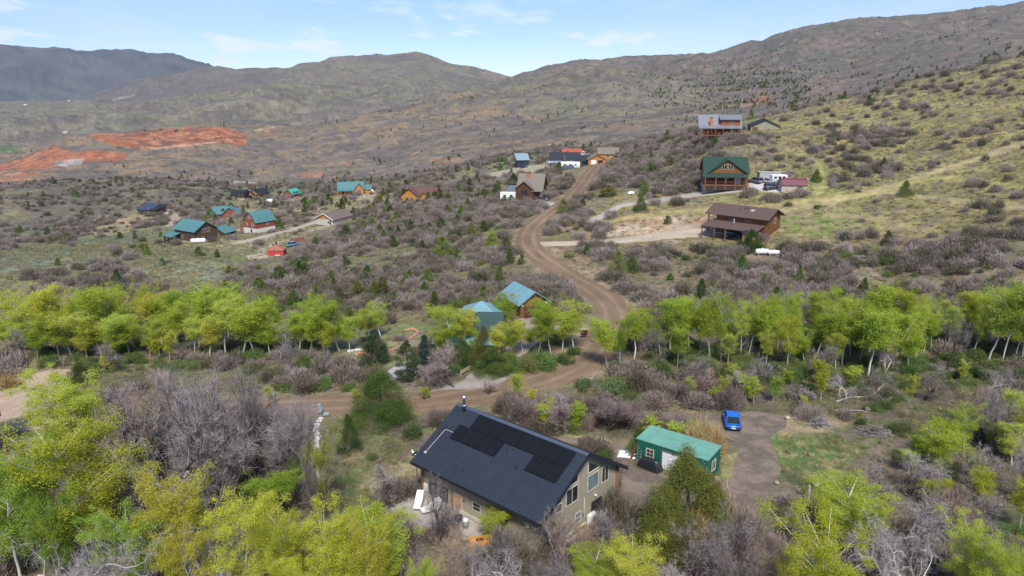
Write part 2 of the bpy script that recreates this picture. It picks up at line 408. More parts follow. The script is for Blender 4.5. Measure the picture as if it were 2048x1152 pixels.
def leafmat(name, cols, trans=0.35, scale=0.35, rough=0.8):
    """foliage or twigs: colour varies inside the plant, from plant to plant and by the object's own tint"""
    m = bpy.data.materials.new(name); m.use_nodes = True; t = m.node_tree
    for n in list(t.nodes): t.nodes.remove(n)
    out = N(t, 'ShaderNodeOutputMaterial'); df = N(t, 'ShaderNodeBsdfDiffuse'); oi = N(t, 'ShaderNodeObjectInfo')
    no = noise_node(t, scale, 3, 0.6)
    a = N(t, 'ShaderNodeMath', operation='MULTIPLY'); a.inputs[1].default_value = 0.42; L(t, oi.outputs['Random'], a.inputs[0])
    b = N(t, 'ShaderNodeMath', operation='ADD'); L(t, a.outputs[0], b.inputs[0]); L(t, no.outputs['Fac'], b.inputs[1])
    c = N(t, 'ShaderNodeMath', operation='SUBTRACT'); c.inputs[1].default_value = 0.21; L(t, b.outputs[0], c.inputs[0])
    k = len(cols)
    cr = ramp(t, c.outputs[0], [(0.25 + 0.5 * i / (k - 1), cols[i]) for i in range(k)])
    mm = N(t, 'ShaderNodeMix', data_type='RGBA', blend_type='MULTIPLY'); mm.inputs['Factor'].default_value = 1
    L(t, cr, mm.inputs['A']); L(t, oi.outputs['Color'], mm.inputs['B'])
    L(t, mm.outputs['Result'], df.inputs['Color'])
    if trans > 0:
        tr = N(t, 'ShaderNodeBsdfTranslucent'); L(t, mm.outputs['Result'], tr.inputs['Color'])
        ms = N(t, 'ShaderNodeMixShader'); ms.inputs[0].default_value = trans
        L(t, df.outputs[0], ms.inputs[1]); L(t, tr.outputs[0], ms.inputs[2]); L(t, ms.outputs[0], out.inputs['Surface'])
    else:
        L(t, df.outputs[0], out.inputs['Surface'])
    return m
def glassmat():
    if 'glass' in MATS: return MATS['glass']
    m, t, p = newmat('window_glass', 0.08); no = noise_node(t, 0.8, 2)
    L(t, ramp(t, no.outputs['Fac'], [(0.35, (0.012, 0.014, 0.016)), (0.65, (0.05, 0.055, 0.055))]), p.inputs['Base Color'])
    p.inputs['Specular IOR Level'].default_value = 0.6
    MATS['glass'] = m; return m

# ------------------------------------------------------------------ land cover
def poly_sd(px, py, poly):
    """signed distance (pixels of the photograph, + inside)"""
    P = np.array(poly, float); Q = np.roll(P, -1, 0)
    d2 = np.full(px.shape, 1e12); ins = np.zeros(px.shape, bool)
    for (x0, y0), (x1, y1) in zip(P, Q):
        ex, ey = x1 - x0, y1 - y0
        t = np.clip(((px - x0) * ex + (py - y0) * ey) / (ex * ex + ey * ey + 1e-9), 0, 1)
        d2 = np.minimum(d2, (px - x0 - t * ex) ** 2 + (py - y0 - t * ey) ** 2)
        c = ((y0 > py) != (y1 > py)) & (px < (x1 - x0) * (py - y0) / (y1 - y0 + 1e-12) + x0)
        ins ^= c
    d = np.sqrt(d2)
    return np.where(ins, d, -d)
def line_d(px, py, pts):
    P = np.array(pts, float); d2 = np.full(px.shape, 1e12)
    for (x0, y0), (x1, y1) in zip(P[:-1], P[1:]):
        ex, ey = x1 - x0, y1 - y0
        t = np.clip(((px - x0) * ex + (py - y0) * ey) / (ex * ex + ey * ey + 1e-9), 0, 1)
        d2 = np.minimum(d2, (px - x0 - t * ex) ** 2 + (py - y0 - t * ey) ** 2)
    return np.sqrt(d2)
olive = (.205, .18, .09); straw = (.29, .245, .13); green = (.135, .175, .055); sageg = (.185, .195, .13)
soil = (.26, .19, .125); litter = (.17, .142, .098); darkl = (.10, .09, .06); brushc = (.17, .15, .125)
redd = (.33, .125, .062); red2 = (.25, .10, .055); pink = (.48, .33, .25); tan = (.40, .30, .19); sand = (.47, .395, .28)
fbrown = (.25, .182, .115); fgreen = (.18, .172, .115); fpurp = (.155, .135, .118); fdark = (.085, .09, .085)
# zones: polygon, Dmin, Dmax, colour A, colour B, colour C (share by noise), noise size (m), soft edge (px), jitter (px), opacity
ZONES = [
 ([(-900,300),(2900,300),(2900,1500),(-900,1500)],0,460, litter, olive, soil, 9, 20, 0, 1),
 # far mountains
 ([(-900,0),(1030,0),(1030,260),(-900,260)],6900,99999, (.09,.095,.10), (.11,.115,.11), (.075,.085,.09), 600, 8, 0, 1),
 ([(100,80),(1030,90),(1040,230),(100,240)],3400,6900, fpurp, fgreen, (.21,.18,.13), 260, 8, 0, 1),
 ([(-900,180),(1040,150),(1100,260),(600,280),(-900,360)],1500,3400, fgreen, (.20,.185,.13), fpurp, 240, 8, 0, 1),
 ([(150,150),(560,135),(500,200),(200,215)],3400,6900, fdark, fpurp, (.13,.12,.10), 200, 12, 8, .85),
 ([(1000,100),(1560,60),(2900,-200),(2900,260),(1500,240),(1300,160),(1000,180)],700,3400, fpurp, (.185,.15,.125), (.14,.14,.11), 150, 10, 5, 1),
 ([(1350,120),(1480,110),(1560,180),(1800,200),(1500,240),(1380,200)],700,3400, (.09,.095,.08), fpurp, (.22,.16,.12), 60, 22, 10, .8),
 # brown hill
 ([(-900,260),(560,240),(770,200),(1010,170),(1240,200),(1180,330),(900,360),(400,380),(-900,380)],700,1600, fbrown, (.20,.165,.12), fpurp, 60, 14, 6, 1),
 ([(940,170),(1240,120),(1420,180),(1500,300),(1180,300),(1100,230)],600,1600, fgreen, (.20,.18,.12), fpurp, 60, 16, 8, 1),
 ([(1180,240),(1480,210),(1500,260),(1250,310),(1150,300)],600,1300, (.25,.20,.13), fpurp, (.22,.16,.11), 40, 12, 6, .8),
 # quarry
 ([(180,270),(300,260),(430,250),(497,270),(488,290),(430,284),(380,290),(300,299),(240,294),(215,286)],900,1500, redd, red2, (.40,.18,.10), 30, 1.5, 2, 1),
 ([(-900,340),(0,332),(60,308),(105,289),(150,304),(215,303),(260,306),(245,320),(200,322),(120,330),(60,345),(20,372),(-900,372)],700,1500, redd, red2, (.40,.18,.10), 26, 2, 3, 1),
 ([(0,336),(50,340),(110,350),(130,366),(0,366)],700,1100, (.40,.22,.15), redd, fbrown, 16, 4, 6, .9),
 ([(102,323),(172,316),(160,329),(132,334),(112,328)],700,1500, (.50,.42,.36), (.42,.35,.31), (.5,.4,.33), 30, 1, 1, 1),
 ([(505,268),(520,252),(550,262),(545,270)],900,1500, redd, red2, fbrown, 20, 2, 3, .7),
 ([(605,345),(655,338),(640,352),(600,358)],600,1300, redd, (.36,.2,.13), fbrown, 20, 3, 3, .8),
 ([(682,328),(700,318),(720,322),(712,334),(688,334)],600,1300, redd, (.36,.2,.13), fbrown, 20, 3, 3, .8),
 ([(860,322),(920,316),(925,326),(890,330)],600,1300, (.38,.2,.13), fbrown, redd, 20, 3, 4, .7),
 ([(1480,195),(1530,180),(1560,196),(1530,212),(1480,215)],600,1600, (.36,.2,.13), fbrown, redd, 26, 4, 8, .7),
 ([(1600,160),(1680,150),(1700,190),(1620,200)],600,1600, (.28,.19,.13), fbrown, fpurp, 26, 6, 8, .6),
 ([(0,292),(45,292),(30,304),(0,305)],1200,2000, (.12,.19,.08), (.16,.2,.1), (.12,.18,.08), 50, 2, 1, 1),
 # left dark hill and valley
 ([(-900,360),(0,368),(300,362),(480,385),(330,420),(150,450),(0,500),(-900,520)],380,760, (.125,.115,.092), (.145,.15,.10), (.19,.165,.10), 22, 8, 8, 1),
 ([(0,380),(70,388),(60,425),(0,440)],380,760, (.24,.22,.10), fgreen, (.27,.2,.11), 20, 8, 8, .8),
 ([(280,362),(560,366),(620,380),(560,392),(450,384)],600,900, (.22,.22,.13), brushc, fgreen, 18, 3, 3, .9),
 # left meadow
 ([(-900,480),(0,470),(130,462),(300,436),(420,450),(640,500),(560,520),(500,560),(300,575),(0,590),(-900,600)],150,460, sageg, (.20,.215,.10), olive, 10, 10, 8, 1),
 ([(190,440),(280,425),(340,432),(300,452),(230,470),(170,470)],300,520, straw, tan, olive, 12, 4, 4, .9),
 ([(300,478),(400,470),(480,480),(420,495),(320,500)],200,420, olive, (.24,.24,.1), straw, 9, 6, 5, .9),
 ([(430,400),(640,395),(760,380),(800,400),(640,430),(560,440),(470,425)],300,560, straw, olive, tan, 12, 6, 6, .8),
 ([(600,388),(760,380),(745,402),(650,402)],300,480, sand, straw, olive, 8, 4, 4, .8),
 ([(500,515),(560,480),(600,470),(690,432),(720,440),(640,478),(590,500),(560,540)],220,420, sand, (.43,.35,.24), (.36,.31,.2), 6, 3, 4, 1),
 ([(400,490),(520,470),(640,440),(640,470),(540,500)],200,420, straw, olive, sand, 7, 5, 5, .7),
 # middle hillside
 ([(440,560),(620,470),(830,410),(1010,385),(1060,410),(1040,480),(1100,540),(1240,640),(1000,640),(850,640),(640,640),(430,620)],115,460, litter, brushc, (.19,.18,.09), 8, 10, 6, 1),
 ([(640,500),(760,492),(860,470),(800,540),(700,550),(620,530)],150,400, (.20,.215,.085), olive, sageg, 7, 8, 8, .85),
 ([(840,460),(1000,440),(1040,470),(900,520)],150,400, (.19,.19,.08), litter, sageg, 7, 8, 8, .7),
 ([(760,340),(1090,316),(1180,330),(1060,350),(960,380),(860,372),(740,368)],300,700, (.24,.235,.10), sageg, brushc, 12, 6, 6, .8),
 # right hill, sagebrush and straw grass
 ([(1180,300),(1540,228),(1700,190),(2048,90),(2900,-150),(2900,560),(1900,490),(1620,440),(1500,420),(1200,480),(1130,420),(1210,330)],120,560, (.28,.235,.10), (.22,.20,.085), (.20,.16,.10), 7, 10, 8, 1),
 ([(1180,300),(1400,260),(1540,300),(1400,400),(1240,400),(1150,420)],200,560, brushc, litter, olive, 9, 10, 8, .8),
 ([(1130,480),(1240,430),(1420,420),(1720,425),(1760,480),(1620,510),(1500,500),(1300,500)],120,400, (.27,.21,.11), olive, soil, 6, 8, 6, 1),
 ([(1240,440),(1440,430),(1450,460),(1300,468),(1210,476)],120,400, (.35,.2,.12), sand, tan, 5, 5, 6, .9),
 ([(1565,440),(1720,440),(1700,470),(1600,485),(1530,490)],120,400, (.16,.21,.055), olive, straw, 5, 8, 8, .8),
 ([(1290,385),(1420,365),(1440,388),(1330,405)],150,400, (.30,.19,.10), (.2,.2,.07), olive, 6, 4, 4, .9),
 ([(1520,345),(1640,310),(1720,340),(1660,420),(1500,400)],150,400, (.30,.27,.10), olive, (.2,.22,.07), 7, 8, 6, .9),
 # brush belt behind the aspens on the right
 ([(1100,520),(1160,470),(1300,500),(1500,505),(2048,480),(2900,430),(2900,640),(1240,660)],112,220, litter, soil, (.16,.15,.09), 6, 8, 6, 1),
 ([(1060,480),(1090,490),(1230,620),(1260,600),(1120,500)],112,220, tan, soil, olive, 5, 4, 3, .8),
 # near ground
 ([(1200,640),(2900,600),(2900,1400),(1200,1400)],40,130, (.125,.105,.07), (.115,.12,.055), (.17,.135,.095), 5, 10, 8, 1),
 ([(-900,640),(1200,640),(1200,1400),(-900,1400)],40,130, (.13,.125,.06), (.15,.12,.09), (.16,.165,.08), 6, 10, 8, 1),
 ([(1545,865),(1640,860),(1760,890),(1700,950),(1600,960),(1540,980),(1550,930)],50,110, (.095,.15,.045), (.13,.17,.055), (.25,.22,.10), 2.0, 14, 10, .85),
 ([(1540,840),(1600,830),(1700,850),(1640,870),(1560,866)],50,110, (.33,.25,.15), soil, straw, 2, 5, 5, .8),
 ([(1290,806),(1400,808),(1440,828),(1330,828)],50,110, (.33,.25,.16), soil, (.15,.2,.06), 2, 5, 4, .85),
 ([(1075,862),(1270,885),(1260,900),(1150,885)],50,110, straw, (.38,.32,.17), olive, 2, 4, 3, .9),
 ([(640,820),(720,830),(720,960),(760,960),(720,1010),(640,1000),(610,860)],50,110, (.115,.145,.05), (.17,.165,.08), (.13,.12,.07), 3, 8, 6, 1),
 ([(690,900),(850,905),(850,960),(720,990)],50,110, (.15,.17,.06), straw, (.2,.16,.1), 3, 8, 6, .9),
 ([(680,680),(800,650),(900,640),(870,690),(780,730),(700,720)],90,160, (.21,.21,.105), (.24,.19,.13), (.17,.2,.07), 5, 5, 4, 1),
 ([(1440,905),(1480,900),(1470,960),(1440,960)],50,110, (.26,.25,.10), (.18,.2,.06), straw, 2, 3, 3, .9),
 ([(1225,1010),(1290,1010),(1290,1060),(1255,1065)],50,110, (.42,.30,.18), tan, (.4,.3,.2), 2, 4, 4, .95),
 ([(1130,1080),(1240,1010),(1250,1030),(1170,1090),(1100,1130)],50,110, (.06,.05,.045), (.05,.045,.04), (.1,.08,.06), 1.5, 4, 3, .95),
]
# worn lines on the land: points, D range, half width px, colour, opacity
TRACKS = [
 ([(2048,285),(1950,320),(1850,350),(1740,385),(1640,410),(1560,420)],100,420,4.5,(.35,.29,.15),.85),
 ([(2048,375),(1960,365),(1900,355),(1840,362),(1770,380)],100,420,4,(.33,.30,.11),.8),
 ([(2048,415),(1900,400),(1770,385)],100,420,4,(.36,.30,.17),.8),
 ([(1770,385),(1640,400),(1500,415),(1400,418),(1280,432),(1180,452)],100,420,4,(.37,.31,.13),.8),
 ([(1600,310),(1640,330),(1650,360),(1630,400)],100,420,4,(.33,.29,.12),.7),
 ([(1660,430),(1760,440),(1830,460)],100,420,4,(.33,.26,.13),.6),
 ([(1100,290),(1120,285),(1160,298)],500,1300,2,(.37,.28,.17),.9),
 ([(430,284),(380,290),(300,298)],900,1500,1.5,(.55,.33,.22),.9),
 ([(500,262),(540,255),(600,248)],1000,2500,1,(.42,.33,.25),.9),
 ([(300,187),(330,184)],3400,6900,1,(.3,.27,.2),.6),
 ([(205,208),(240,197),(270,190)],3400,6900,1.2,(.42,.36,.27),.9),
 ([(1215,690),(1140,745),(1080,775),(1000,800)],60,140,9,(.27,.21,.13),.5),
]
ROAD_MAIN = [(-60,864),(60,850),(200,832),(420,818),(600,812),(700,809),(800,806),(880,799),(960,786),(1040,770),(1100,752),(1150,728),(1185,702),(1208,672),(1222,648),(1228,630),(1215,605),(1185,580),(1140,555),(1100,528),(1070,505),(1056,482),(1062,458),(1085,436),(1120,410),(1150,388),(1170,365),(1182,345),(1195,331),(1204,322)]
def cover():
    base = np.zeros((nD, nA, 3)); base[:] = fgreen
    n1 = fbm(XX / 30, YY / 30, 4, 3)
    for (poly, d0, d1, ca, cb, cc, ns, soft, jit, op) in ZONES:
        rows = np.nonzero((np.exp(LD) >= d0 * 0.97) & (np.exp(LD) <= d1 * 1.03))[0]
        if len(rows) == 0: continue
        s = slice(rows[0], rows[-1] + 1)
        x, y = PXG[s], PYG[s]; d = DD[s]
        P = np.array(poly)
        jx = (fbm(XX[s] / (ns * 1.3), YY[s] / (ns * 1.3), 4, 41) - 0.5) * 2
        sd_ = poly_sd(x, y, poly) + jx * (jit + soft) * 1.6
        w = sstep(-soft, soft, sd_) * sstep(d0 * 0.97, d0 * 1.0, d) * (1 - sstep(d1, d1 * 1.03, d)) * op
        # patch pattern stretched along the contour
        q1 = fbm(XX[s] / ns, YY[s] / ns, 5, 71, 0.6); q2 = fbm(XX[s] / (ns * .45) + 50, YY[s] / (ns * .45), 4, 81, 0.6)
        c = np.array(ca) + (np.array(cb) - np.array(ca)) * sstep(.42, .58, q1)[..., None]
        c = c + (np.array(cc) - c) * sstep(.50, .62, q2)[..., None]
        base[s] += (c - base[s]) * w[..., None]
    for (pts, d0, d1, hw, c, op) in TRACKS:
        rows = np.nonzero((np.exp(LD) >= d0) & (np.exp(LD) <= d1))[0]; s = slice(rows[0], rows[-1] + 1)
        w = (1 - sstep(hw * .4, hw * 1.5, line_d(PXG[s], PYG[s], pts) + (vnoise(XX[s] / 4, YY[s] / 4, 3) - .5) * hw)) * op
        base[s] += (np.array(c) - base[s]) * w[..., None]
    # bare verge both sides of the dirt road
    rows = np.nonzero(np.exp(LD) < 420)[0]; s = slice(0, rows[-1])
    w3 = np.array([hit(*p)[:] for p in ROAD_MAIN])
    dr = line_d(XX[s], YY[s], [(p[0], p[1]) for p in w3]) + (fbm(XX[s] / 5, YY[s] / 5, 3, 8) - .5) * 3.5
    w = (1 - sstep(3.2, 5.6, dr)) * .85
    base[s] += (np.array((.25, .20, .115)) - base[s]) * w[..., None]
    # brush and sage speckle beyond the range of modelled shrubs, patchy grasses near
    fm = sstep(420, 560, DD)
    ps = fbm(XX / 26 + 7, YY / 26, 5, 55, 0.7); pg = fbm(XX / 140, YY / 140, 3, 57)
    wb = sstep(.50, .60, ps * .75 + pg * .25) * fm * (1 - .55 * sstep(3000, 7000, DD))
    wb = np.clip(wb + .9 * far * sstep(.72, .35, rid) * (1 - .5 * sstep(3000, 7000, DD)) - .5 * far * sstep(.86, .97, rid), 0, 1)  # gully brush doubles as painted shade, cleared ridges as light, under a flat sun
    # keep quarry red clean
    redness = sstep(1.8, 2.4, base[..., 0] / (base[..., 2] + .01)) * sstep(.28, .34, base[..., 0])
    base += (np.array((.125, .110, .092)) - base) * (wb * .8 * (1 - redness))[..., None]
    sp_ = sstep(.56, .66, fbm(XX / 13, YY / 13, 4, 131, .75)) * sstep(450, 700, DD) * (1 - sstep(2600, 5000, DD)); base += (np.array((.085, .085, .06)) - base) * (sp_ * .6 * (1 - redness))[..., None]
    sp2 = sstep(.60, .70, fbm(XX / 17 + 90, YY / 17, 4, 151, .7)) * sstep(450, 700, DD) * (1 - sstep(2600, 5000, DD)); base += (np.array((.27, .22, .145)) - base) * (sp2 * .55 * (1 - redness))[..., None]
    ds = fbm(XX / 5 + 17, YY / 5, 4, 91, 0.75)
    base *= (1 + (ds - .5) * .8)[..., None]
    return np.clip(base, .01, .9)
COVER = cover()
def set_color(me, C3):
    a = me.color_attributes.new('cover', 'FLOAT_COLOR', 'POINT')
    C4 = np.concatenate([C3.reshape(-1, 3), np.ones((C3.size // 3, 1))], 1).astype(np.float32)
    a.data.foreach_set('color', C4.ravel())
def grid_faces(nr, nc, flip=False):
    i = np.arange(nr - 1)[:, None] * nc + np.arange(nc - 1)[None]
    f = np.stack([i, i + nc, i + nc + 1, i + 1], -1).reshape(-1, 4)
    return f[:, ::-1] if not flip else f
ground_mat = vcol_mat('ground_cover', bump=0.6, bscale=2.4, var=0.5)
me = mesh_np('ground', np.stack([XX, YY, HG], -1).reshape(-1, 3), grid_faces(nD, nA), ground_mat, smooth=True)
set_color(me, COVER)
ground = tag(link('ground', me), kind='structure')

# ------------------------------------------------------------------ roads and paved patches, draped on the ground
def smooth_line(P, step):
    P = [Vector(p) for p in P]; out = []
    for i in range(len(P) - 1):
        p0, p1, p2, p3 = P[max(i-1, 0)], P[i], P[i+1], P[min(i+2, len(P)-1)]
        n = max(2, int((p2 - p1).length / step))
        for k in range(n):
            t = k / n
            out.append(0.5 * ((2*p1) + (p2-p0)*t + (2*p0-5*p1+4*p2-p3)*t*t + (3*p1-p0-3*p2+p3)*t**3))
    out.append(P[-1]); return out
def road(name, pix, width, c_mid, c_track, lift=0.07, step=0.8, edge=0.25, dmin=30, tracks=True):
    P = smooth_line([hit(a, b, dmin).xy.to_3d() for a, b in pix], step)
    n = len(P); W_ = width if hasattr(width, '__len__') else [width, width]
    nc = 17; V = np.zeros((n, nc, 3)); C3 = np.zeros((n, nc, 3)); u = np.linspace(-1, 1, nc)
    s = 0
    for i, p in enumerate(P):
        if i: s += (P[i] - P[i-1]).length
        d = (P[min(i+2, n-1)] - P[max(i-2, 0)]).normalized(); side = Vector((-d.y, d.x, 0))
        w = W_[0] + (W_[1] - W_[0]) * i / n
        for j in range(nc):
            uu = u[j] * w / 2 * (1 + (0 if abs(u[j]) < .9 else edge * (vnoise(np.array(s / 1.7), np.array(j * 3.3), 5) - .4)))
            q = p + side * float(uu); V[i, j, 0] = q.x; V[i, j, 1] = q.y
            tr = math.exp(-((abs(u[j]) - .42) / .13) ** 2) if tracks else 0
            nn = float(vnoise(np.array(s / 6.0), np.array(u[j] * 2.0), 8)); nn2 = float(vnoise(np.array(s / 1.1), np.array(u[j] * 5.0), 9))
            c = np.array(c_mid) * (0.86 + .28 * nn) + (np.array(c_track) - np.array(c_mid)) * tr * (.55 + .5 * nn)
            C3[i, j] = c * (.93 + .14 * nn2)
    V[..., 2] = H(V[..., 0], V[..., 1]) + lift
    V[:, 0, 2] -= lift * .9; V[:, -1, 2] -= lift * .9
    me = mesh_np(name, V.reshape(-1, 3), grid_faces(n, nc, True), road_mat, smooth=True)
    set_color(me, C3)
    return tag(link(name, me), kind='structure')
def patch(name, pix, ca, cb, lift=0.06, cell=0.35, ns=1.6, dmin=30, mat=None, z=None, jag=.16):
    P = [((hit(a, b, dmin) if z is None else at_z(a, b, z))).xy for a, b in pix]
    P = smooth_line([p.to_3d() for p in P + [P[0]]], 1.0)[:-1]
    rr = random.Random(len(pix)); P = [(p.x + rr.uniform(-jag, jag), p.y + rr.uniform(-jag, jag)) for p in P]
    A = np.array(P); x0, y0 = A.min(0) - cell; x1, y1 = A.max(0) + cell
    gx = np.arange(x0, x1 + cell, cell); gy = np.arange(y0, y1 + cell, cell)
    GX, GY = np.meshgrid(gx, gy)
    sdv = poly_sd(GX, GY, P)
    # pull outside vertices of kept cells on to the outline
    keep = poly_sd(GX[:-1, :-1] + cell / 2, GY[:-1, :-1] + cell / 2, P) > -cell * .2
    out = sdv < 0
    Q = np.roll(A, -1, 0); bx = GX.copy(); by = GY.copy(); best = np.full(GX.shape, 1e9)
    for (ax, ay), (cx, cy) in zip(A, Q):
        ex, ey = cx - ax, cy - ay; t = np.clip(((GX-ax)*ex + (GY-ay)*ey) / (ex*ex + ey*ey + 1e-9), 0, 1)
        qx, qy = ax + t*ex, ay + t*ey; d2 = (GX-qx)**2 + (GY-qy)**2; mk = d2 < best
        best[mk] = d2[mk]; bx[mk] = qx[mk] if hasattr(qx, 'shape') else qx; by[mk] = qy[mk] if hasattr(qy, 'shape') else qy
    VX = np.where(out, bx, GX); VY = np.where(out, by, GY)
    VZ = H(VX, VY) + lift * .6 * np.clip(np.where(out, 0, sdv) / .7, -.3, 1) + .02
    F = grid_faces(len(gy), len(gx), False).reshape(len(gy)-1, len(gx)-1, 4)[keep][:, ::-1]
    F = F[:, ::-1]
    used = np.unique(F); mp = np.full(GX.size, -1); mp[used] = np.arange(len(used))
    V = np.stack([VX, VY, VZ], -1).reshape(-1, 3)[used]
    me = mesh_np(name, V, mp[F], mat or road_mat, smooth=True)
    q = fbm(V[:, 0] / ns, V[:, 1] / ns, 4, 12)
    set_color(me, np.array(ca) + (np.array(cb) - np.array(ca)) * sstep(.4, .6, q)[:, None])
    # face up
    if len(me.polygons) and me.polygons[0].normal.z < 0: me.flip_normals()
    return tag(link(name, me), kind='structure')
road_mat = vcol_mat('packed_dirt', bump=0.25, bscale=5.0, var=0.16)
gravel_mat = vcol_mat('crushed_gravel', bump=0.6, bscale=9.0, var=0.3)
smooth_mat = vcol_mat('old_concrete', bump=0.1, bscale=4.0, var=0.1, rough=0.8)
road('dirt_road', ROAD_MAIN, [6.6, 6.6], (.205, .14, .088), (.285, .205, .135), lift=.09)
gv = (.18, .142, .11); gv2 = (.25, .20, .155)
patch('gravel_driveway', [(1095,872),(1180,878),(1262,890),(1278,905),(1268,930),(1300,945),(1400,960),(1440,965),(1462,950),(1470,920),(1476,890),(1440,872),(1360,850),(1250,835),(1180,822),(1130,800),(1180,792),(1250,808),(1300,822),(1440,828),(1500,822),(1560,832),(1572,850),(1540,875),(1552,910),(1560,940),(1545,985),(1510,1030),(1470,1050),(1400,1062),(1330,1060),(1285,1040),(1240,1010),(1245,960),(1240,920),(1150,890)], gv, gv2, lift=.08, mat=gravel_mat)
patch('sand_lot', [(-120,890),(-120,790),(0,768),(60,748),(135,738),(148,752),(140,790),(120,830),(100,858),(0,868)], (.50,.37,.27), (.43,.31,.23), lift=.16, ns=5)
patch('concrete_driveway', [(-60,920),(0,878),(70,870),(130,865),(130,895),(60,905),(0,935)], (.21,.18,.185), (.24,.21,.21), mat=smooth_mat, lift=.1)
patch('concrete_driveway', [(945,742),(985,728),(1020,735),(1032,752),(1010,770),(960,782),(900,784),(850,790),(800,800),(760,800),(800,790),(870,778),(920,765)], (.35,.31,.26), (.29,.25,.21), mat=smooth_mat, lift=.12)
patch('concrete_driveway', [(775,742),(800,728),(825,722),(822,750),(806,756),(786,754)], (.42,.40,.38), (.36,.35,.33), mat=smooth_mat)
patch('gravel_yard', [(1046,636),(1078,636),(1085,650),(1130,650),(1170,656),(1205,660),(1200,678),(1160,672),(1110,668),(1070,690),(1040,715),(1010,705),(1030,670)], (.40,.34,.27), (.33,.28,.22), mat=gravel_mat)
road('gravel_drive', [(1180,445),(1215,425),(1240,412),(1290,405),(1350,395),(1400,388),(1450,382),(1500,378),(1530,374)], [3, 4.5], (.36,.33,.28), (.42,.39,.33), tracks=False)
patch('gravel_yard', [(1500,378),(1540,384),(1600,386),(1610,378),(1600,372),(1560,362),(1530,358),(1500,364)], (.46,.43,.40), (.52,.50,.48), mat=smooth_mat, lift=.1)
road('sandy_drive', [(1078,490),(1100,488),(1150,486),(1230,482),(1300,475),(1370,467),(1430,462)], [4.5, 6.5], (.42,.35,.26), (.47,.40,.30))
patch('dirt_yard', [(1300,476),(1350,452),(1420,446),(1450,456),(1450,472),(1420,474),(1360,472)], (.42,.33,.24), (.36,.27,.19), lift=.05)
patch('concrete_driveway', [(1064,398),(1090,402),(1115,408),(1113,414),(1085,412),(1062,406)], (.42,.40,.37), (.36,.34,.32), mat=smooth_mat)
patch('dirt_yard', [(960,352),(1000,342),(1040,335),(1090,330),(1100,338),(1060,346),(1010,352)], (.42,.36,.26), (.33,.29,.18), dmin=200)
road('valley_road', [(270,364),(330,363),(400,363),(460,366),(520,371),(560,377),(600,380)], [7, 7], (.38,.35,.31), (.42,.38,.34), dmin=660, tracks=False, lift=.3, step=4)
road('dirt_drive', [(330,420),(345,430),(350,442),(330,455)], [5, 5], (.34,.27,.2), (.4,.32,.24), dmin=250)
road('dirt_drive', [(470,488),(540,470),(600,455),(640,440),(700,425)], [5, 5], (.40,.34,.25), (.45,.38,.28), dmin=200)

# ------------------------------------------------------------------ plant prototypes (mesh data only)
RG = np.random.default_rng(11)
def unit(n):
    v = RG.normal(size=(n, 3)); return v / np.linalg.norm(v, axis=1)[:, None]
def quads(P, size, aspect=1.0, normal=None):
    """one leaf sized lozenge per point"""
    n = len(P); a = unit(n); b = unit(n); b = b - (a * b).sum(1)[:, None] * a; b /= np.linalg.norm(b, axis=1)[:, None]
    s = np.asarray(size).reshape(-1, 1) * np.ones((n, 1))
    V = np.stack([P - a*s*.5, P + b*s*.32*aspect, P + a*s*.5, P - b*s*.32*aspect], 1).reshape(-1, 3)
    return V, np.arange(4 * n).reshape(n, 4)
def blades(P, D, length, width):
    """thin tapering twigs from P along D"""
    n = len(P); side = np.cross(D, unit(n)); side /= np.linalg.norm(side, axis=1)[:, None]
    l = np.asarray(length).reshape(-1, 1); w = np.asarray(width).reshape(-1, 1) * np.ones((n, 1))
    bend = np.cross(D, side) * (RG.normal(size=(n, 1)) * .15) * l
    V = np.stack([P - side*w*.5, P + side*w*.5, P + D*l + bend + side*w*.12, P + D*l + bend - side*w*.12], 1).reshape(-1, 3)
    return V, np.arange(4 * n).reshape(n, 4)
def join(parts):
    V = []; F = []; o = 0
    for v, f in parts:
        V.append(v); F.append(f + o); o += len(v)
    return np.concatenate(V), np.concatenate(F)
def two_mat(name, parts, mats):
    V, F = join(parts); me = mesh_np(name, V, F, mats[0])
    for m_ in mats[1:]: me.materials.append(m_)
    idx = np.concatenate([np.full(len(f), i if i < len(mats) else len(mats) - 1) for i, (v, f) in enumerate(parts)])
    me.polygons.foreach_set('material_index', idx.astype(np.int32)); return me

M_twig = leafmat('oak_brush_twigs', [(.145,.14,.082), (.245,.205,.16), (.345,.285,.24), (.48,.405,.355)], trans=.3, scale=.5)
M_twigdark = leafmat('brush_wood', [(.12,.095,.08), (.20,.165,.14)], trans=0)
M_tan = leafmat('willow_twigs', [(.38,.28,.11), (.55,.42,.19), (.66,.55,.28)], trans=.25, scale=.6)
M_brown = leafmat('brown_twigs', [(.20,.135,.09), (.33,.235,.15), (.46,.35,.24)], trans=.15, scale=.5)
M_sage = leafmat('sagebrush_leaf', [(.15,.165,.10), (.24,.255,.165), (.34,.35,.24)], trans=.2, scale=1.2)
M_jun = leafmat('juniper_needles', [(.055,.085,.03), (.105,.145,.045), (.18,.205,.065)], trans=.2, scale=.7)
M_twigt = leafmat('tree_twigs', [(.24,.205,.185), (.37,.325,.30), (.54,.49,.46)], trans=.3, scale=.6)
M_junhi = leafmat('juniper_needles_near', [(.09,.13,.042), (.18,.225,.066), (.31,.33,.10)], trans=.35, scale=1.1)
M_pine = leafmat('pine_needles', [(.03,.055,.026), (.055,.085,.038), (.09,.125,.05)], trans=.15, scale=.7)
M_spruce = leafmat('spruce_needles', [(.04,.07,.06), (.08,.12,.10), (.13,.18,.15)], trans=.15, scale=.7)
M_asp = leafmat('aspen_leaf', [(.37,.435,.055), (.53,.60,.085), (.66,.70,.16)], trans=.55, scale=.45)
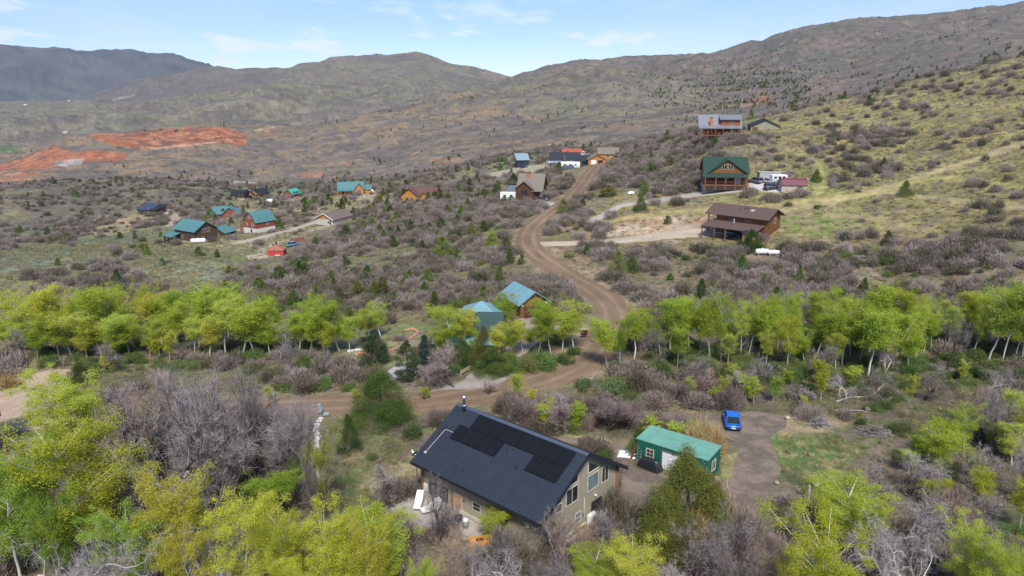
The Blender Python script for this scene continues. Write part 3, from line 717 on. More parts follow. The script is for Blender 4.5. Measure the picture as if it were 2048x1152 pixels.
M_shrub = leafmat('green_shrub_leaf', [(.09,.13,.045), (.16,.21,.07), (.26,.30,.10)], trans=.3, scale=.6)
M_white = leafmat('aspen_bark', [(.30,.28,.23), (.52,.50,.43), (.66,.64,.57)], trans=0, scale=1.6)
M_grey = leafmat('bare_bark', [(.20,.175,.16), (.38,.34,.32), (.60,.56,.53)], trans=0, scale=.8)
M_dark = leafmat('dark_bark', [(.055,.045,.04), (.11,.09,.08), (.21,.18,.16)], trans=0, scale=.8)
M_grass = leafmat('dry_grass', [(.17,.17,.06), (.30,.25,.115), (.42,.35,.19)], trans=.3, scale=.7)

def brush_mesh(n, seed, mat=M_twig, wid=.05, up=.7):
    """oak brush thicket: fans of fine bare twigs over several leaders"""
    lob = RG.uniform(-1, 1, (7, 2)) * .55; lr = RG.uniform(.45, .8, 7); lh = RG.uniform(.75, 1.25, 7)
    k = RG.integers(0, 7, n); d = unit(n); d[:, 2] = np.abs(d[:, 2]) * .9 + .05; d /= np.linalg.norm(d, axis=1)[:, None]
    r = RG.uniform(.25, .95, n) ** .7
    P = np.stack([lob[k, 0] + d[:, 0]*lr[k]*r, lob[k, 1] + d[:, 1]*lr[k]*r, d[:, 2]*lh[k]*r*1.15], 1)
    D = d * .75 + np.array([0, 0, up]) + RG.normal(size=(n, 3)) * .28; D /= np.linalg.norm(D, axis=1)[:, None]
    a = blades(P, D, RG.uniform(.16, .34, n), RG.uniform(wid*.6, wid*1.4, n))
    q = 26; b0 = np.stack([RG.normal(size=q)*.3, RG.normal(size=q)*.3, np.zeros(q) - .1], 1)
    tip = np.stack([lob[k[:q], 0] + RG.normal(size=q)*.2, lob[k[:q], 1] + RG.normal(size=q)*.2, lh[k[:q]]*.85], 1); D2 = tip - b0
    ln = np.linalg.norm(D2, axis=1); b = blades(b0, D2 / ln[:, None], ln, np.full(q, .055))
    return two_mat('oak_brush', [a, b], [mat, M_twigdark])
def leafball_mesh(name, n, mat, size, lobes=9, flat=.7, seed=0, stem=True):
    c = RG.uniform(-1, 1, (lobes, 3)) * np.array([.55, .55, .25]) + np.array([0, 0, flat*.55]); lr = RG.uniform(.3, .55, lobes)
    k = RG.integers(0, lobes, n); P = c[k] + unit(n) * (lr[k] * RG.uniform(.55, 1.05, n))[:, None] * np.array([1, 1, flat])
    P[:, 2] = np.abs(P[:, 2])
    parts = [quads(P, RG.uniform(size*.6, size*1.4, n))]
    return two_mat(name, parts, [mat])
def conifer_mesh(name, n, mat, size, kind='juniper', bark=None):
    """unit height crown as clumps on tiers, uneven outline with gaps"""
    m_ = 70 if kind != 'spruce' else 90
    t = RG.uniform(0.03, 1, m_) ** (1.0 if kind == 'juniper' else 1.15)
    if kind == 'juniper': prof = np.sqrt(np.clip(1 - t, 0, 1)) * np.clip((t + .22) / .35, 0, 1) * .40
    elif kind == 'cone': prof = np.clip(1.04 - t, 0, 1) ** .85 * np.clip((t + .3) / .4, 0, 1) * .40
    elif kind == 'pine': prof = np.clip(np.sin(math.pi * np.clip(t*.9 + .13, 0, 1)), 0, 1) * .30
    else: prof = (1 - t) * .30 + .015
    a = RG.uniform(0, 2*math.pi, m_); rr = prof * RG.uniform(.45, 1.05, m_)
    c = np.stack([np.cos(a)*rr, np.sin(a)*rr, t*.93 + .02], 1); cr = (.045 + .10 * prof / .4) * RG.uniform(.7, 1.5, m_)
    k = RG.integers(0, m_, n)
    o = unit(n) * (cr[k] * RG.uniform(.3, 1.0, n))[:, None] * np.array([1, 1, 1.35 if kind in ('juniper', 'cone') else .55])
    P = c[k] + o
    if kind == 'spruce': P[:, 2] -= np.hypot(P[:, 0], P[:, 1]) * .25
    P[:, 2] = np.clip(P[:, 2], 0.0, 1.05)
    parts = [quads(P, RG.uniform(size*.6, size*1.4, n), 1.1)]
    return two_mat(name, parts, [mat])
def seg_tubes(segs, n=5):
    """list of (p0,p1,r0,r1) to quads"""
    S = np.array([[*a, *b] for a, b, _, _ in segs]); r0 = np.array([s[2] for s in segs]); r1 = np.array([s[3] for s in segs])
    p0, p1 = S[:, :3], S[:, 3:]; d = p1 - p0; d /= np.linalg.norm(d, axis=1)[:, None] + 1e-9
    ref = np.where(np.abs(d[:, 2:3]) > .9, np.array([[1., 0, 0]]), np.array([[0, 0, 1.]]))
    a = np.cross(d, ref); a /= np.linalg.norm(a, axis=1)[:, None]; b = np.cross(d, a)
    V = []
    for p, r in ((p0, r0), (p1, r1)):
        for k in range(n):
            t = 2*math.pi*k/n; V.append(p + (a*math.cos(t) + b*math.sin(t)) * r[:, None])
    V = np.stack(V, 1).reshape(-1, 3); m_ = len(segs); base = np.arange(m_)[:, None] * 2 * n
    F = np.concatenate([np.concatenate([base + k, base + (k+1) % n, base + n + (k+1) % n, base + n + k], 1) for k in range(n)])
    return V, F
def grow(p, d, length, rad, depth, segs, tips, rs, wob=.25, spread=.6, up=.12, nb=(2, 4), shrink=.68, nseg=3):
    p = np.array(p, float); d = np.array(d, float)
    r = rad
    for i in range(nseg):
        d = d + rs.normal(size=3) * wob + np.array([0, 0, up]); d /= np.linalg.norm(d)
        q = p + d * length / nseg; r2 = rad * (1 - .38 * (i + 1) / nseg)
        segs.append((p.copy(), q.copy(), r, r2)); p = q; r = r2
        if depth > 0 and i < nseg - 1 and rs.random() < .7:
            dd = d + rs.normal(size=3) * spread; dd /= np.linalg.norm(dd)
            grow(p, dd, length * shrink * .8, r * .55, depth - 1, segs, tips, rs, wob, spread, up, nb, shrink, nseg)
    if depth > 0:
        for _ in range(rs.integers(nb[0], nb[1] + 1)):
            dd = d + rs.normal(size=3) * spread; dd /= np.linalg.norm(dd)
            grow(p, dd, length * shrink * rs.uniform(.8, 1.15), r * .72, depth - 1, segs, tips, rs, wob, spread, up, nb, shrink, nseg)
    else: tips.append((p, d))
def finish_trunk(name, segs, mat, n=5):
    V, F = seg_tubes(segs, n); return two_mat(name, [(V, F)], [mat])

ASPEN = []; BARE = []; TWIST = []; BRUSH = []; BRUSHFAR = []; WILLOW = []; BROWNB = []; SAGE = []; SHRUB = []; JUN = []; JUNFAR = []; PINE = []; SPRUCE = []; SAPLING = []
def make_aspen(seed, leaves, size, base=.42, rad=.19, bark=None):
    """unit height tree: (trunk mesh, crown mesh); crown of many small leaf sprays on ascending limbs"""
    rs = np.random.default_rng(seed); segs = []; cent = []
    nt_ = 9; p = np.zeros(3); d = np.array([0, 0, 1.]); pts = [p.copy()]
    for i in range(nt_):
        d = d + rs.normal(size=3) * np.array([.06, .06, 0]); d /= np.linalg.norm(d); p = p + d * .95 / nt_; pts.append(p.copy())
    for i in range(nt_):
        f0 = 1 - i / nt_; f1 = 1 - (i + 1) / nt_; segs.append((pts[i], pts[i+1], .0075*f0 + .0015, .0075*f1 + .0015))
    nb_ = 30
    for j in range(nb_):
        t = base + (.90 - base) * (j + rs.random()) / nb_; i = min(int(t * nt_), nt_ - 1); o = pts[i] + (pts[i+1] - pts[i]) * (t*nt_ - i)
        a = rs.uniform(0, 2*math.pi); tt = (t - base) / (1 - base)
        prof = rad * max(.12, (1 - (abs(tt - .45) / .62) ** 2.0)) * rs.uniform(.55, 1.2)
        e = o + np.array([math.cos(a)*prof, math.sin(a)*prof, prof*rs.uniform(.8, 1.7) + .01])
        m1_ = (o + e) / 2 + np.array([0, 0, -.01 + prof*.1])
        segs.append((o, m1_, .0028, .002)); segs.append((m1_, e, .002, .0008))
        for f in (.35, .62, .85, 1.0):
            c_ = o + (e - o) * f + rs.normal(size=3) * np.array([.022, .022, .025]); cent.append((c_, rs.uniform(.026, .062) * (1.15 - .3*tt)))
    for _ in range(16):
        t = rs.uniform(base + .1, 1.0); c_ = pts[min(int(t*nt_), nt_)] + rs.normal(size=3) * np.array([rad*.30, rad*.30, .03]); cent.append((c_, rs.uniform(.03, .06)))
    C = np.array([c[0] for c in cent]); cr = np.array([c[1] for c in cent]); pr_ = cr**1.6; k = RG.choice(len(C), leaves, p=pr_/pr_.sum())
    P = C[k] + unit(leaves) * (cr[k] * RG.uniform(.1, 1.25, leaves))[:, None] * np.array([1.05, 1.05, 1.1])
    V, F = quads(P, RG.uniform(size*.6, size*1.4, leaves))
    return finish_trunk('trunk', segs, bark or M_white), two_mat('crown', [(V, F)], [M_asp])
for s in range(9): ASPEN.append(make_aspen(100 + s, 13500, .0118, [.34, .42, .30, .46, .36, .32, .44, .38, .28][s], [.17, .13, .20, .15, .16, .21, .12, .18, .15][s]))
ASPEN_HI = [make_aspen(200 + s, 38000, .0092, [.3, .22, .34, .26][s], [.25, .3, .21, .27][s]) for s in range(4)]
for s in range(3): SAPLING.append(make_aspen(300 + s, 3000, .027, .28, [.16, .2, .13][s]))
def make_bare(seed, depth=5, wob=.22, spread=.55, up=.12, mat=M_grey, twig=M_twig, multi=1, ntw=4, tw=.0062, tl=.06):
    rs = np.random.default_rng(seed); segs = []; tips = []
    for k in range(multi):
        a = rs.uniform(0, 6.28); lean = .0 if multi == 1 else .3
        grow([0.02*k*math.cos(a), .02*k*math.sin(a), -.03], [math.cos(a)*lean, math.sin(a)*lean, 1], .36 / (1 if multi == 1 else 1.1), .020 / (1 + .25*(multi-1)), depth, segs, tips, rs, wob, spread, up, (2, 3), .70, 3)
    zt = np.array([t[0] for t in tips]); hmax = np.percentile([s[1][2] for s in segs], 99.5); sc = 1 / hmax
    segs = [(a*sc, b*sc, max(r0*sc*1.45, .0016), max(r1*sc*1.45, .0012)) for a, b, r0, r1 in segs]
    V, F = seg_tubes(segs, 4)
    P = np.repeat(zt * sc, ntw, 0); D = np.repeat(np.array([t[1] for t in tips]), ntw, 0) + RG.normal(size=(len(P), 3)) * .55; D /= np.linalg.norm(D, axis=1)[:, None]
    tw_ = blades(P, D, RG.uniform(tl*.5, tl*1.4, len(P)), np.full(len(P), tw*.5))
    return two_mat('trunk', [(V, F)], [mat]), two_mat('crown', [tw_], [twig])
for s in range(4): BARE.append(make_bare(400 + s, 4, .26, .55, .15, M_dark, M_twigt, 1 + (s % 2), 9, .005, .10))
for s in range(4): TWIST.append(make_bare(500 + s, 5, .52, .75, .02, M_grey, M_grey, 1 + (s % 3 > 0), 3, .006, .06))
BBROWN = [make_bare(600 + s, 4, .25, .55, .14, M_grey, M_brown, 2, 10, .0055, .10) for s in range(2)]
for s in range(5): BRUSH.append(brush_mesh(900, s))
for s in range(4): BRUSHFAR.append(brush_mesh(230, s, wid=.13))
BRUSH_HI = [brush_mesh(2600, s, wid=.026) for s in range(3)]
for s in range(2): WILLOW.append(brush_mesh(2800, s, M_tan, .022, .5)); BROWNB.append(brush_mesh(1500, s, M_brown, .03, .6))
for s in range(4): SAGE.append(leafball_mesh('sagebrush', 110, M_sage, .22, 6, .75))
for s in range(4): SHRUB.append(leafball_mesh('green_shrub', 3000, M_shrub, .07, 12, .8))
SHRUB_LIME = [leafball_mesh('lime_shrub', 1300, M_asp, .10, 10, .95) for s in range(2)]
for s in range(5): JUN.append(conifer_mesh('juniper', 3200, M_jun, .042, 'juniper' if s % 2 else 'cone'))
for s in range(3): JUNFAR.append(conifer_mesh('juniper', 160, M_jun, .16))
JUN_HI = [conifer_mesh('crown', 56000, M_junhi, .0100, 'cone') for s in range(2)]
PINE.append(conifer_mesh('crown', 12000, M_pine, .02, 'pine')); SPRUCE.append(conifer_mesh('crown', 9000, M_spruce, .02, 'spruce'))
PINE.append(conifer_mesh('crown', 15000, M_pine, .02, 'juniper'))
def stick(name='trunk', r=.02, h=.8, mat=M_dark):
    rs = np.random.default_rng(5); segs = [((0, 0, -.03), (0.01, 0, h*.5), r, r*.7), ((0.01, 0, h*.5), (0, .01, h), r*.7, r*.2)]
    segs = [(np.array(a), np.array(b), c, d) for a, b, c, d in segs]
    for k in range(10):
        z_ = h * (.15 + .075 * k); a = k * 2.4; e = np.array([math.cos(a)*.2*(1-z_*.7), math.sin(a)*.2*(1-z_*.7), z_ + .08]); segs.append((np.array([0, 0, z_]), e, r*.3, r*.08))
    return finish_trunk(name, segs, mat)
CONTRUNK = stick()

_SP = {}
def spread_of(me_):
    if me_.name not in _SP:
        A = np.zeros(len(me_.vertices) * 3, np.float32); me_.vertices.foreach_get('co', A); A = A.reshape(-1, 3)
        lo, hi = np.percentile(A[:, :2], 2.5, axis=0), np.percentile(A[:, :2], 97.5, axis=0); _SP[me_.name] = float((hi - lo).mean()) * .97
    return _SP[me_.name]
PLACED = []     # (x, y, radius) of things already standing
def place_tree(kind, meshes, px, pyb, pyt, wpx, label, cat, group=None, tint=(1, 1, 1), dmin=30, wref=.4, names=('trunk', 'crown'), rot=None, lean=0):
    """tree whose foot is seen at (px, pyb) and whose top reaches row pyt"""
    p = hit(px, pyb, dmin); d = math.hypot(p.x, p.y)
    r = ray(px, pyt); ztop = r[2] / math.hypot(r[0], r[1]) * d; h_ = max(.5, (ztop - p.z) * .97)
    dep = p.y * cP - p.z * sP; w = wpx * dep / FPX
    e = empty(kind, (p.x, p.y, p.z - .05), rnd.uniform(0, 6.28) if rot is None else rot)
    wref = spread_of(meshes[-1]); e.scale = (w / wref, w / wref, h_)
    if lean: e.rotation_euler = (lean * rnd.uniform(-1, 1), lean * rnd.uniform(-1, 1), e.rotation_euler.z)
    tag(e, label, cat, group)
    for nm, me_ in zip(names, meshes):
        o = link(nm, me_, e); o.color = (*tint, 1) if nm != 'trunk' else (1, 1, 1, 1)
    PLACED.append((p.x, p.y, w * .3)); return e
def place_bush(name, me_, px, pyb, wpx, hm, label, cat, group=None, tint=(1, 1, 1), dmin=30, wref=1.9):
    p = hit(px, pyb, dmin); dep = p.y * cP - p.z * sP; w = wpx * dep / FPX
    o = link(name, me_, None, (p.x, p.y, p.z - .05)); o.rotation_euler = (0, 0, rnd.uniform(0, 6.28)); s = w / wref
    o.scale = (s, s, hm); o.color = (*tint, 1); tag(o, label, cat, group); PLACED.append((p.x, p.y, w * .4)); return o

def tuft_mesh(n=26):
    P = np.stack([RG.normal(size=n)*.22, RG.normal(size=n)*.22, np.zeros(n)], 1); D = RG.normal(size=(n, 3))*.45 + np.array([0, 0, 1]); D /= np.linalg.norm(D, axis=1)[:, None]
    return two_mat('grass_tuft', [blades(P, D, RG.uniform(.25, .6, n), np.full(n, .09))], [M_grass])
TUFT = [tuft_mesh() for _ in range(3)]

# ------------------------------------------------------------------ buildings
def SIDE(side, x0, x1, y0, y1):
    """matrix: local (a to the right seen from outside, outward distance, z) -> house coordinates"""
    if side == 'F': return Matrix(((1,0,0,(x0+x1)/2),(0,-1,0,y0),(0,0,1,0),(0,0,0,1)))
    if side == 'B': return Matrix(((-1,0,0,(x0+x1)/2),(0,1,0,y1),(0,0,1,0),(0,0,0,1)))
    if side == 'L': return Matrix(((0,-1,0,x0),(-1,0,0,(y0+y1)/2),(0,0,1,0),(0,0,0,1)))
    return Matrix(((0,1,0,x1),(1,0,0,(y0+y1)/2),(0,0,1,0),(0,0,0,1)))
def window(parent, M, a, z, w, h_, frame, mull=1, t=.07, mullh=0, name='window', pane_mat=None):
    f = MB(); o0, o1 = -.03, .05
    f.box(a-w/2-t, a+w/2+t, o0, o1, z-t, z, M); f.box(a-w/2-t, a+w/2+t, o0, o1, z+h_, z+h_+t, M)
    f.box(a-w/2-t, a-w/2, o0, o1, z, z+h_, M); f.box(a+w/2, a+w/2+t, o0, o1, z, z+h_, M)
    for k in range(mull): c = a - w/2 + w*(k+1)/(mull+1); f.box(c-.025, c+.025, o0, .035, z, z+h_, M)
    for k in range(mullh): c = z + h_*(k+1)/(mullh+1); f.box(a-w/2, a+w/2, o0, .03, c-.025, c+.025, M)
    fo = f.build(name, frame, parent)
    MB().box(a-w/2, a+w/2, -.02, .012, z, z+h_, M).build('pane', pane_mat or glassmat(), fo); return fo
def door(parent, M, a, z, w, h_, mat, frame=None, name='door', handle=True):
    d = MB().box(a-w/2, a+w/2, -.03, .04, z, z+h_, M).build(name, mat, parent)
    if frame:
        f = MB(); f.box(a-w/2-.1, a-w/2, -.03, .06, z, z+h_+.1, M); f.box(a+w/2, a+w/2+.1, -.03, .06, z, z+h_+.1, M); f.box(a-w/2, a+w/2, -.03, .06, z+h_, z+h_+.1, M)
        f.build('door_frame', frame, d)
    if handle: MB().box(a+w/2-.14, a+w/2-.08, .04, .09, z+h_*.47, z+h_*.47+.12, M).build('handle', paint('dark_metal', (.03,.03,.03), .4, metal=.5), d)
    return d
def gable(parent, x0, x1, y0, y1, z0, z1, Rr, wallm, roofm, oh=.5, oe=.5, ridge='x', th=.16, wname='wall', rname='roof', kind='gable', trim=None):
    """walls z0..z1 plus roof of rise Rr. ridge along x or y"""
    if ridge == 'y':
        Mx = Matrix(((0,1,0,0),(1,0,0,0),(0,0,1,0),(0,0,0,1))); x0, x1, y0, y1 = y0, y1, x0, x1
    else: Mx = None
    ym = (y0 + y1) / 2; hw = (y1 - y0) / 2; s = Rr / hw; e = .02
    if kind == 'gable':
        w = MB().prism([(y0, z0), (y1, z0), (y1, z1-e), (ym, z1+Rr-e), (y0, z1-e)], 'x', x0, x1, Mx)
        prof = [(y0-oe, z1-s*oe), (ym, z1+Rr), (y1+oe, z1-s*oe), (y1+oe, z1-s*oe+th), (ym, z1+Rr+th*1.15), (y0-oe, z1-s*oe+th)]
    elif kind == 'gambrel':
        k = .52; zk = z1 + Rr*.68
        w = MB().prism([(y0, z0), (y1, z0), (y1, z1-e), (ym+hw*k, zk-e), (ym, z1+Rr-e), (ym-hw*k, zk-e), (y0, z1-e)], 'x', x0, x1, Mx)
        lo = [(y0-.25, z1-.35), (ym-hw*k, zk), (ym, z1+Rr), (ym+hw*k, zk), (y1+.25, z1-.35)]
        prof = lo + [(a_ + (.12 if a_ > ym else -.12 if a_ < ym else 0), b_ + th) for a_, b_ in reversed(lo)]
    elif kind == 'shed':       # low at y0, high at y1
        w = MB().prism([(y0, z0), (y1, z0), (y1, z1+Rr-e), (y0, z1-e)], 'x', x0, x1, Mx); s = Rr / (y1 - y0)
        prof = [(y0-oe, z1-s*oe), (y1+oe, z1+Rr+s*oe), (y1+oe, z1+Rr+s*oe+th), (y0-oe, z1-s*oe+th)]
    wo_ = None
    if kind == 'hip':
        if wallm: wo_ = MB().box(x0, x1, y0, y1, z0, z1-e, Mx).build(wname, wallm, parent)
        X0, X1, Y0, Y1 = x0-oe, x1+oe, y0-oe, y1+oe; zb = z1 - s*oe; ins = min(hw + oe, (X1-X0)/2 - .05)
        b = MB(); V = [(X0,Y0,zb),(X1,Y0,zb),(X1,Y1,zb),(X0,Y1,zb),(X0,Y0,zb+th),(X1,Y0,zb+th),(X1,Y1,zb+th),(X0,Y1,zb+th),(X0+ins,ym,z1+Rr+th),(X1-ins,ym,z1+Rr+th)]
        if Mx: V = [Mx @ Vector(p) for p in V]
        b.add(V, [(3,2,1,0),(0,1,5,4),(1,2,6,5),(2,3,7,6),(3,0,4,7),(4,5,9,8),(5,6,9),(6,7,8,9),(7,4,8)])
        return wo_, b.build(rname, roofm, parent)
    if wallm: wo_ = w.build(wname, wallm, parent)
    ro = MB().prism(prof, 'x', x0-oh, x1+oh, Mx).build(rname, roofm, parent)
    return wo_, ro
def posts(parent, pts, z0, z1, mat, r=.1):
    for (x, y) in pts: MB().box(x-r, x+r, y-r, y+r, z0, z1).build('post', mat, parent)
def railing(parent, pts, z, mat, h_=.95, name='railing'):
    b = MB()
    for (p, q) in zip(pts[:-1], pts[1:]):
        p3, q3 = Vector((*p, z)), Vector((*q, z)); n = max(2, int((q3-p3).length / .45)); 
        b.tube([p3 + Vector((0,0,h_)), q3 + Vector((0,0,h_))], .05, 4); b.tube([p3 + Vector((0,0,.12)), q3 + Vector((0,0,.12))], .035, 4)
        for k in range(n + 1):
            c = p3.lerp(q3, k / n); b.tube([c, c + Vector((0,0,h_))], .025, 4)
    return b.build(name, mat, parent)
def chimney(parent, x, y, z0, z1, w, d, mat, cap=None):
    c = MB().box(x-w/2, x+w/2, y-d/2, y+d/2, z0, z1).build('chimney', mat, parent)
    MB().box(x-w/2-.08, x+w/2+.08, y-d/2-.08, y+d/2+.08, z1, z1+.12).build('cap', cap or paint('dark_metal', (.03,.03,.03), .4), c)
    return c
def house(name, label, cat, corner, px, py, ax, L_, W_, dmin=30, group=None, sink=0.0):
    """empty at the footprint centre; `corner` (FL FR or FC: front left / right / centre) of the ground plan stands at the pixel"""
    p = hit(px, py, dmin); a = R(ax)
    lx = {'FL': -L_/2, 'FR': L_/2, 'FC': 0}[corner]; ly = -W_/2
    c = Vector((p.x - (lx*math.cos(a) - ly*math.sin(a)), p.y - (lx*math.sin(a) + ly*math.cos(a)), p.z - sink))
    e = empty(name, c, a); tag(e, label, cat, group)
    PLACED.append((c.x, c.y, max(L_, W_) * .62)); return e
def foundation(parent, x0, x1, y0, y1, zt=.25, depth=3.0, mat=None, g=.04):
    return MB().box(x0-g, x1+g, y0-g, y1+g, -depth, zt).build('foundation', mat or paint('foundation_concrete', (.42,.39,.34), .9), parent)

lap = striped('tan_lap_siding', (.37,.33,.235), .16, 'Z', .5, dark=.7, width=.12, var=.06)
metal_roof = striped('charcoal_metal_roof', (.034,.044,.062), .30, 'X', .25, rough=.6, dark=.75, width=.10, var=.16, metal=.0, spec=.2)
charcoal = paint('charcoal_trim', (.022,.026,.034), .65, spec=.15)
brick = striped('brick_veneer', (.33,.15,.09), .12, 'Z', .4, dark=.75, var=.35)
cream = paint('cream_frame', (.55,.50,.40), .6)
white = paint('white_paint', (.78,.77,.74), .5)
green_w = striped('green_corrugated_wall', (.012,.125,.082), .30, 'H', .5, rough=.6, dark=.55, width=.16, var=.08)
green_r = striped('green_corrugated_roof', (.16,.36,.28), .26, 'Y', .5, rough=.6, dark=.72, width=.2, var=.16, spec=.15)
logm = striped('brown_log_wall', (.20,.085,.035), .30, 'Z', .7, dark=.45, width=.18, var=.25)
logd = striped('dark_log_wall', (.10,.045,.025), .30, 'Z', .7, dark=.5, width=.18, var=.25)
logo = striped('orange_log_wall', (.50,.215,.055), .30, 'Z', .7, dark=.6, width=.16, var=.18)
logr = striped('red_brown_log_wall', (.27,.09,.045), .28, 'Z', .7, dark=.55, width=.18, var=.2)
post_m = paint('stained_post', (.22,.09,.04), .7)
darkpost = paint('dark_timber', (.05,.03,.025), .7)
shingle_b = paint('brown_shingle', (.115,.075,.062), .9, .22, 3)
shingle_m = paint('maroon_shingle', (.135,.07,.06), .9, .2, 3)
shingle_g = paint('green_shingle', (.028,.060,.045), .9, .2, 3)
shingle_t = paint('taupe_shingle', (.20,.17,.135), .9, .18, 3)
shingle_k = paint('black_shingle', (.022,.025,.03), .85, .2, 3)
grey_metal = striped('grey_metal_roof', (.20,.205,.225), .45, 'X', .2, rough=.45, dark=.75, width=.08, spec=.5)
blue_metal = striped('pale_blue_metal_roof', (.27,.35,.39), .45, 'X', .2, rough=.45, dark=.8, width=.08, spec=.5)
teal_metal = striped('teal_metal_roof', (.085,.205,.205), .45, 'X', .2, rough=.5, dark=.7, width=.08, spec=.4)
teal2 = striped('weathered_teal_metal_roof', (.17,.32,.35), .45, 'X', .2, rough=.5, dark=.7, width=.08, spec=.4)
teal3 = striped('shade_toned_teal_metal_roof', (.05,.085,.08), .45, 'X', .25, rough=.8, dark=.6, width=.08, spec=.08)  # the steep slope's darker look at its angle is put into the teal
bright_teal = striped('bright_green_metal_roof', (.05,.37,.27), .45, 'X', .2, rough=.5, dark=.75, width=.08)
black_metal = striped('black_metal_roof', (.028,.033,.042), .45, 'X', .2, rough=.45, dark=.7, width=.08, spec=.5)
red_metal = striped('red_metal_roof', (.42,.10,.05), .45, 'X', .2, rough=.5, dark=.75, width=.08)
navy = striped('navy_siding', (.035,.045,.065), .2, 'Z', .3, dark=.7)
stone = paint('pale_stone', (.42,.37,.30), .9, .3, 2)
dglass = glassmat()

# ---- the near house, fitted to the photograph
th = R(138.456); U = Vector((math.cos(th), math.sin(th), 0))
HO = Vector((.62827, 65.30265, -38.77685)); HL, HW, HR, HOH, HOE, HH = 16.3967, 6.51705, 3.93645, .61525, .99475, 3.60065
nh = empty('tan_house', HO, th)
tag(nh, 'tan sided house with charcoal metal roof carrying solar panels, nearest building', 'house')
PLACED.append((HO.x, HO.y, 10.5))
X0, X1, Y0, Y1 = -HL/2 + HOH, HL/2 - HOH, -HW + HOE, HW - HOE; sl = HR / HW
foundation(nh, X0, X1, Y0, Y1, .22, 2.5, cream, .05)
zw = HH + sl * HOE
wb = MB().prism([(Y0, .0), (Y1, .0), (Y1, zw-.16), (0, HH+HR-.16), (Y0, zw-.16)], 'x', X0, X1); wb.build('wall', lap, nh)
# roof: deck, standing ribs, ridge cap, fascia
rf = MB().prism([(-HW, HH-.14), (0, HH+HR-.14), (HW, HH-.14), (HW, HH), (0, HH+HR), (-HW, HH)], 'x', -HL/2, HL/2).build('roof', metal_roof, nh)
rb = MB(); x = -HL/2 + .15
while x < HL/2 - .05:
    for sg in (1, -1):
        rb.prism([(x-.018, 0), (x+.018, 0), (x+.018, .045), (x-.018, .045)], 'y', 0, math.hypot(HW, HR) - .01,
                 Matrix.Translation((0, 0, HH+HR+.0)) @ Matrix(((1,0,0,0),(0,sg*HW/math.hypot(HW,HR),0,0),(0,-HR/math.hypot(HW,HR),1,0),(0,0,0,1))))
    x += .30
rb.build('seam_ribs', charcoal, rf)
MB().prism([(-.28, HH+HR-.12), (0, HH+HR+.06), (.28, HH+HR-.12), (.28, HH+HR-.09), (0, HH+HR+.10), (-.28, HH+HR-.09)], 'x', -HL/2-.01, HL/2+.01).build('ridge_cap', paint('ridge_metal', (.07,.09,.12), .4), rf)
fb = MB()
for sg in (1, -1):
    for xx in (-HL/2 - .03, HL/2): fb.prism([(sg*HW, HH-.32), (0, HH+HR-.32), (0, HH+HR+.03), (sg*HW, HH+.03)], 'x', xx, xx+.03)
    fb.box(-HL/2, HL/2, sg*HW if sg > 0 else sg*HW-.03, sg*HW+.03 if sg > 0 else sg*HW, HH-.30, HH+.01)
fb.build('fascia', charcoal, rf)
gt = MB()
for sg in (1, -1):
    yy = sg * (HW + .09); gt.box(-HL/2+.05, HL/2-.05, yy-.07, yy-.05, HH-.18, HH-.04); gt.box(-HL/2+.05, HL/2-.05, yy+.05, yy+.07, HH-.18, HH-.04); gt.box(-HL/2+.05, HL/2-.05, yy-.05, yy+.05, HH-.19, HH-.17)
gt.build('gutter', charcoal, nh)
def on_roof(x, y, lift=0): return Vector((x, y, HH + HR - sl*abs(y) + lift))
pv = paint('solar_cell', (.010,.011,.014), .5, .2, 8, spec=.15); pvf = paint('panel_frame', (.008,.008,.010), .5)
nrm = Vector((0, HR, HW)).normalized(); dwn = Vector((0, HW, -HR)).normalized(); run = math.hypot(HW, HR)
def panel(x0, yA, w=1.175, hh=1.70):
    ex = .008; ra = yA * run / HW
    MP = Matrix((( 1, 0, 0, x0), (0, dwn.y, nrm.y, 0), (0, dwn.z, nrm.z, HH+HR), (0, 0, 0, 1)))
    MP = MP @ Matrix.Translation((0, ra, .13))
    f = MB().box(ex, w-ex, 0, hh, 0, .035, MP).build('solar_panel', pvf, nh)
    c = MB(); c.box(ex+.012, w-ex-.012, .012, hh-.012, .035, .039, MP); c.build('cells', pv, f)
for k in range(10): panel(-7.14 + 1.19*k, .34)
for k in range(5): panel(.10 + 1.19*k, 1.82)
for k in range(3): panel(-7.10 + 1.19*k, 1.82)
# stove pipe, vents, conduit
steel = paint('galvanised_steel', (.55,.56,.58), .3, .1, metal=.7)
p = on_roof(6.85, .45); ch = MB().lathe([(.17, -.2), (.17, .55), (.13, .6), (.13, 1.15)], 14, p).build('stove_pipe', charcoal, nh, True)
MB().lathe([(.10, 1.1), (.10, 1.32), (.22, 1.36), (.22, 1.5), (.12, 1.62), (.02, 1.64)], 14, p).build('cap', steel, ch, True)
MB().lathe([(.20, .55), (.20, .62), (.1, .66)], 14, p).build('collar', steel, ch, True)
for (x, y, h_, r_) in ((-.75, 2.5, .75, .055), (3.0, -1.6, .9, .06), (-2.6, 3.3, .25, .1), (-.2, -1.5, .2, .1)):
    p = on_roof(x, y, -.1); v = MB().lathe([(r_*1.9, 0), (r_*1.2, .16), (r_, .17), (r_, h_)], 10, p).build('vent_pipe', charcoal, nh, True)
for (x, y) in ((2.74, 4.79), (3.22, 5.33), (3.71, 5.9), (2.26, 5.34), (1.82, 5.89)):
    MB().lathe([(.07, 0), (.07, .1), (.02, .12)], 8, on_roof(x, y, -.02)).build('snow_cleat', charcoal, nh)
cd = MB(); cd.tube([on_roof(6.1, 2.75, .09), on_roof(7.1, 2.75, .09), on_roof(7.2, 2.9, .09), on_roof(7.35, 5.3, .09)], .022, 6); cd.box(7.25, 7.45, 5.25, 5.45, 4.35, 4.48)
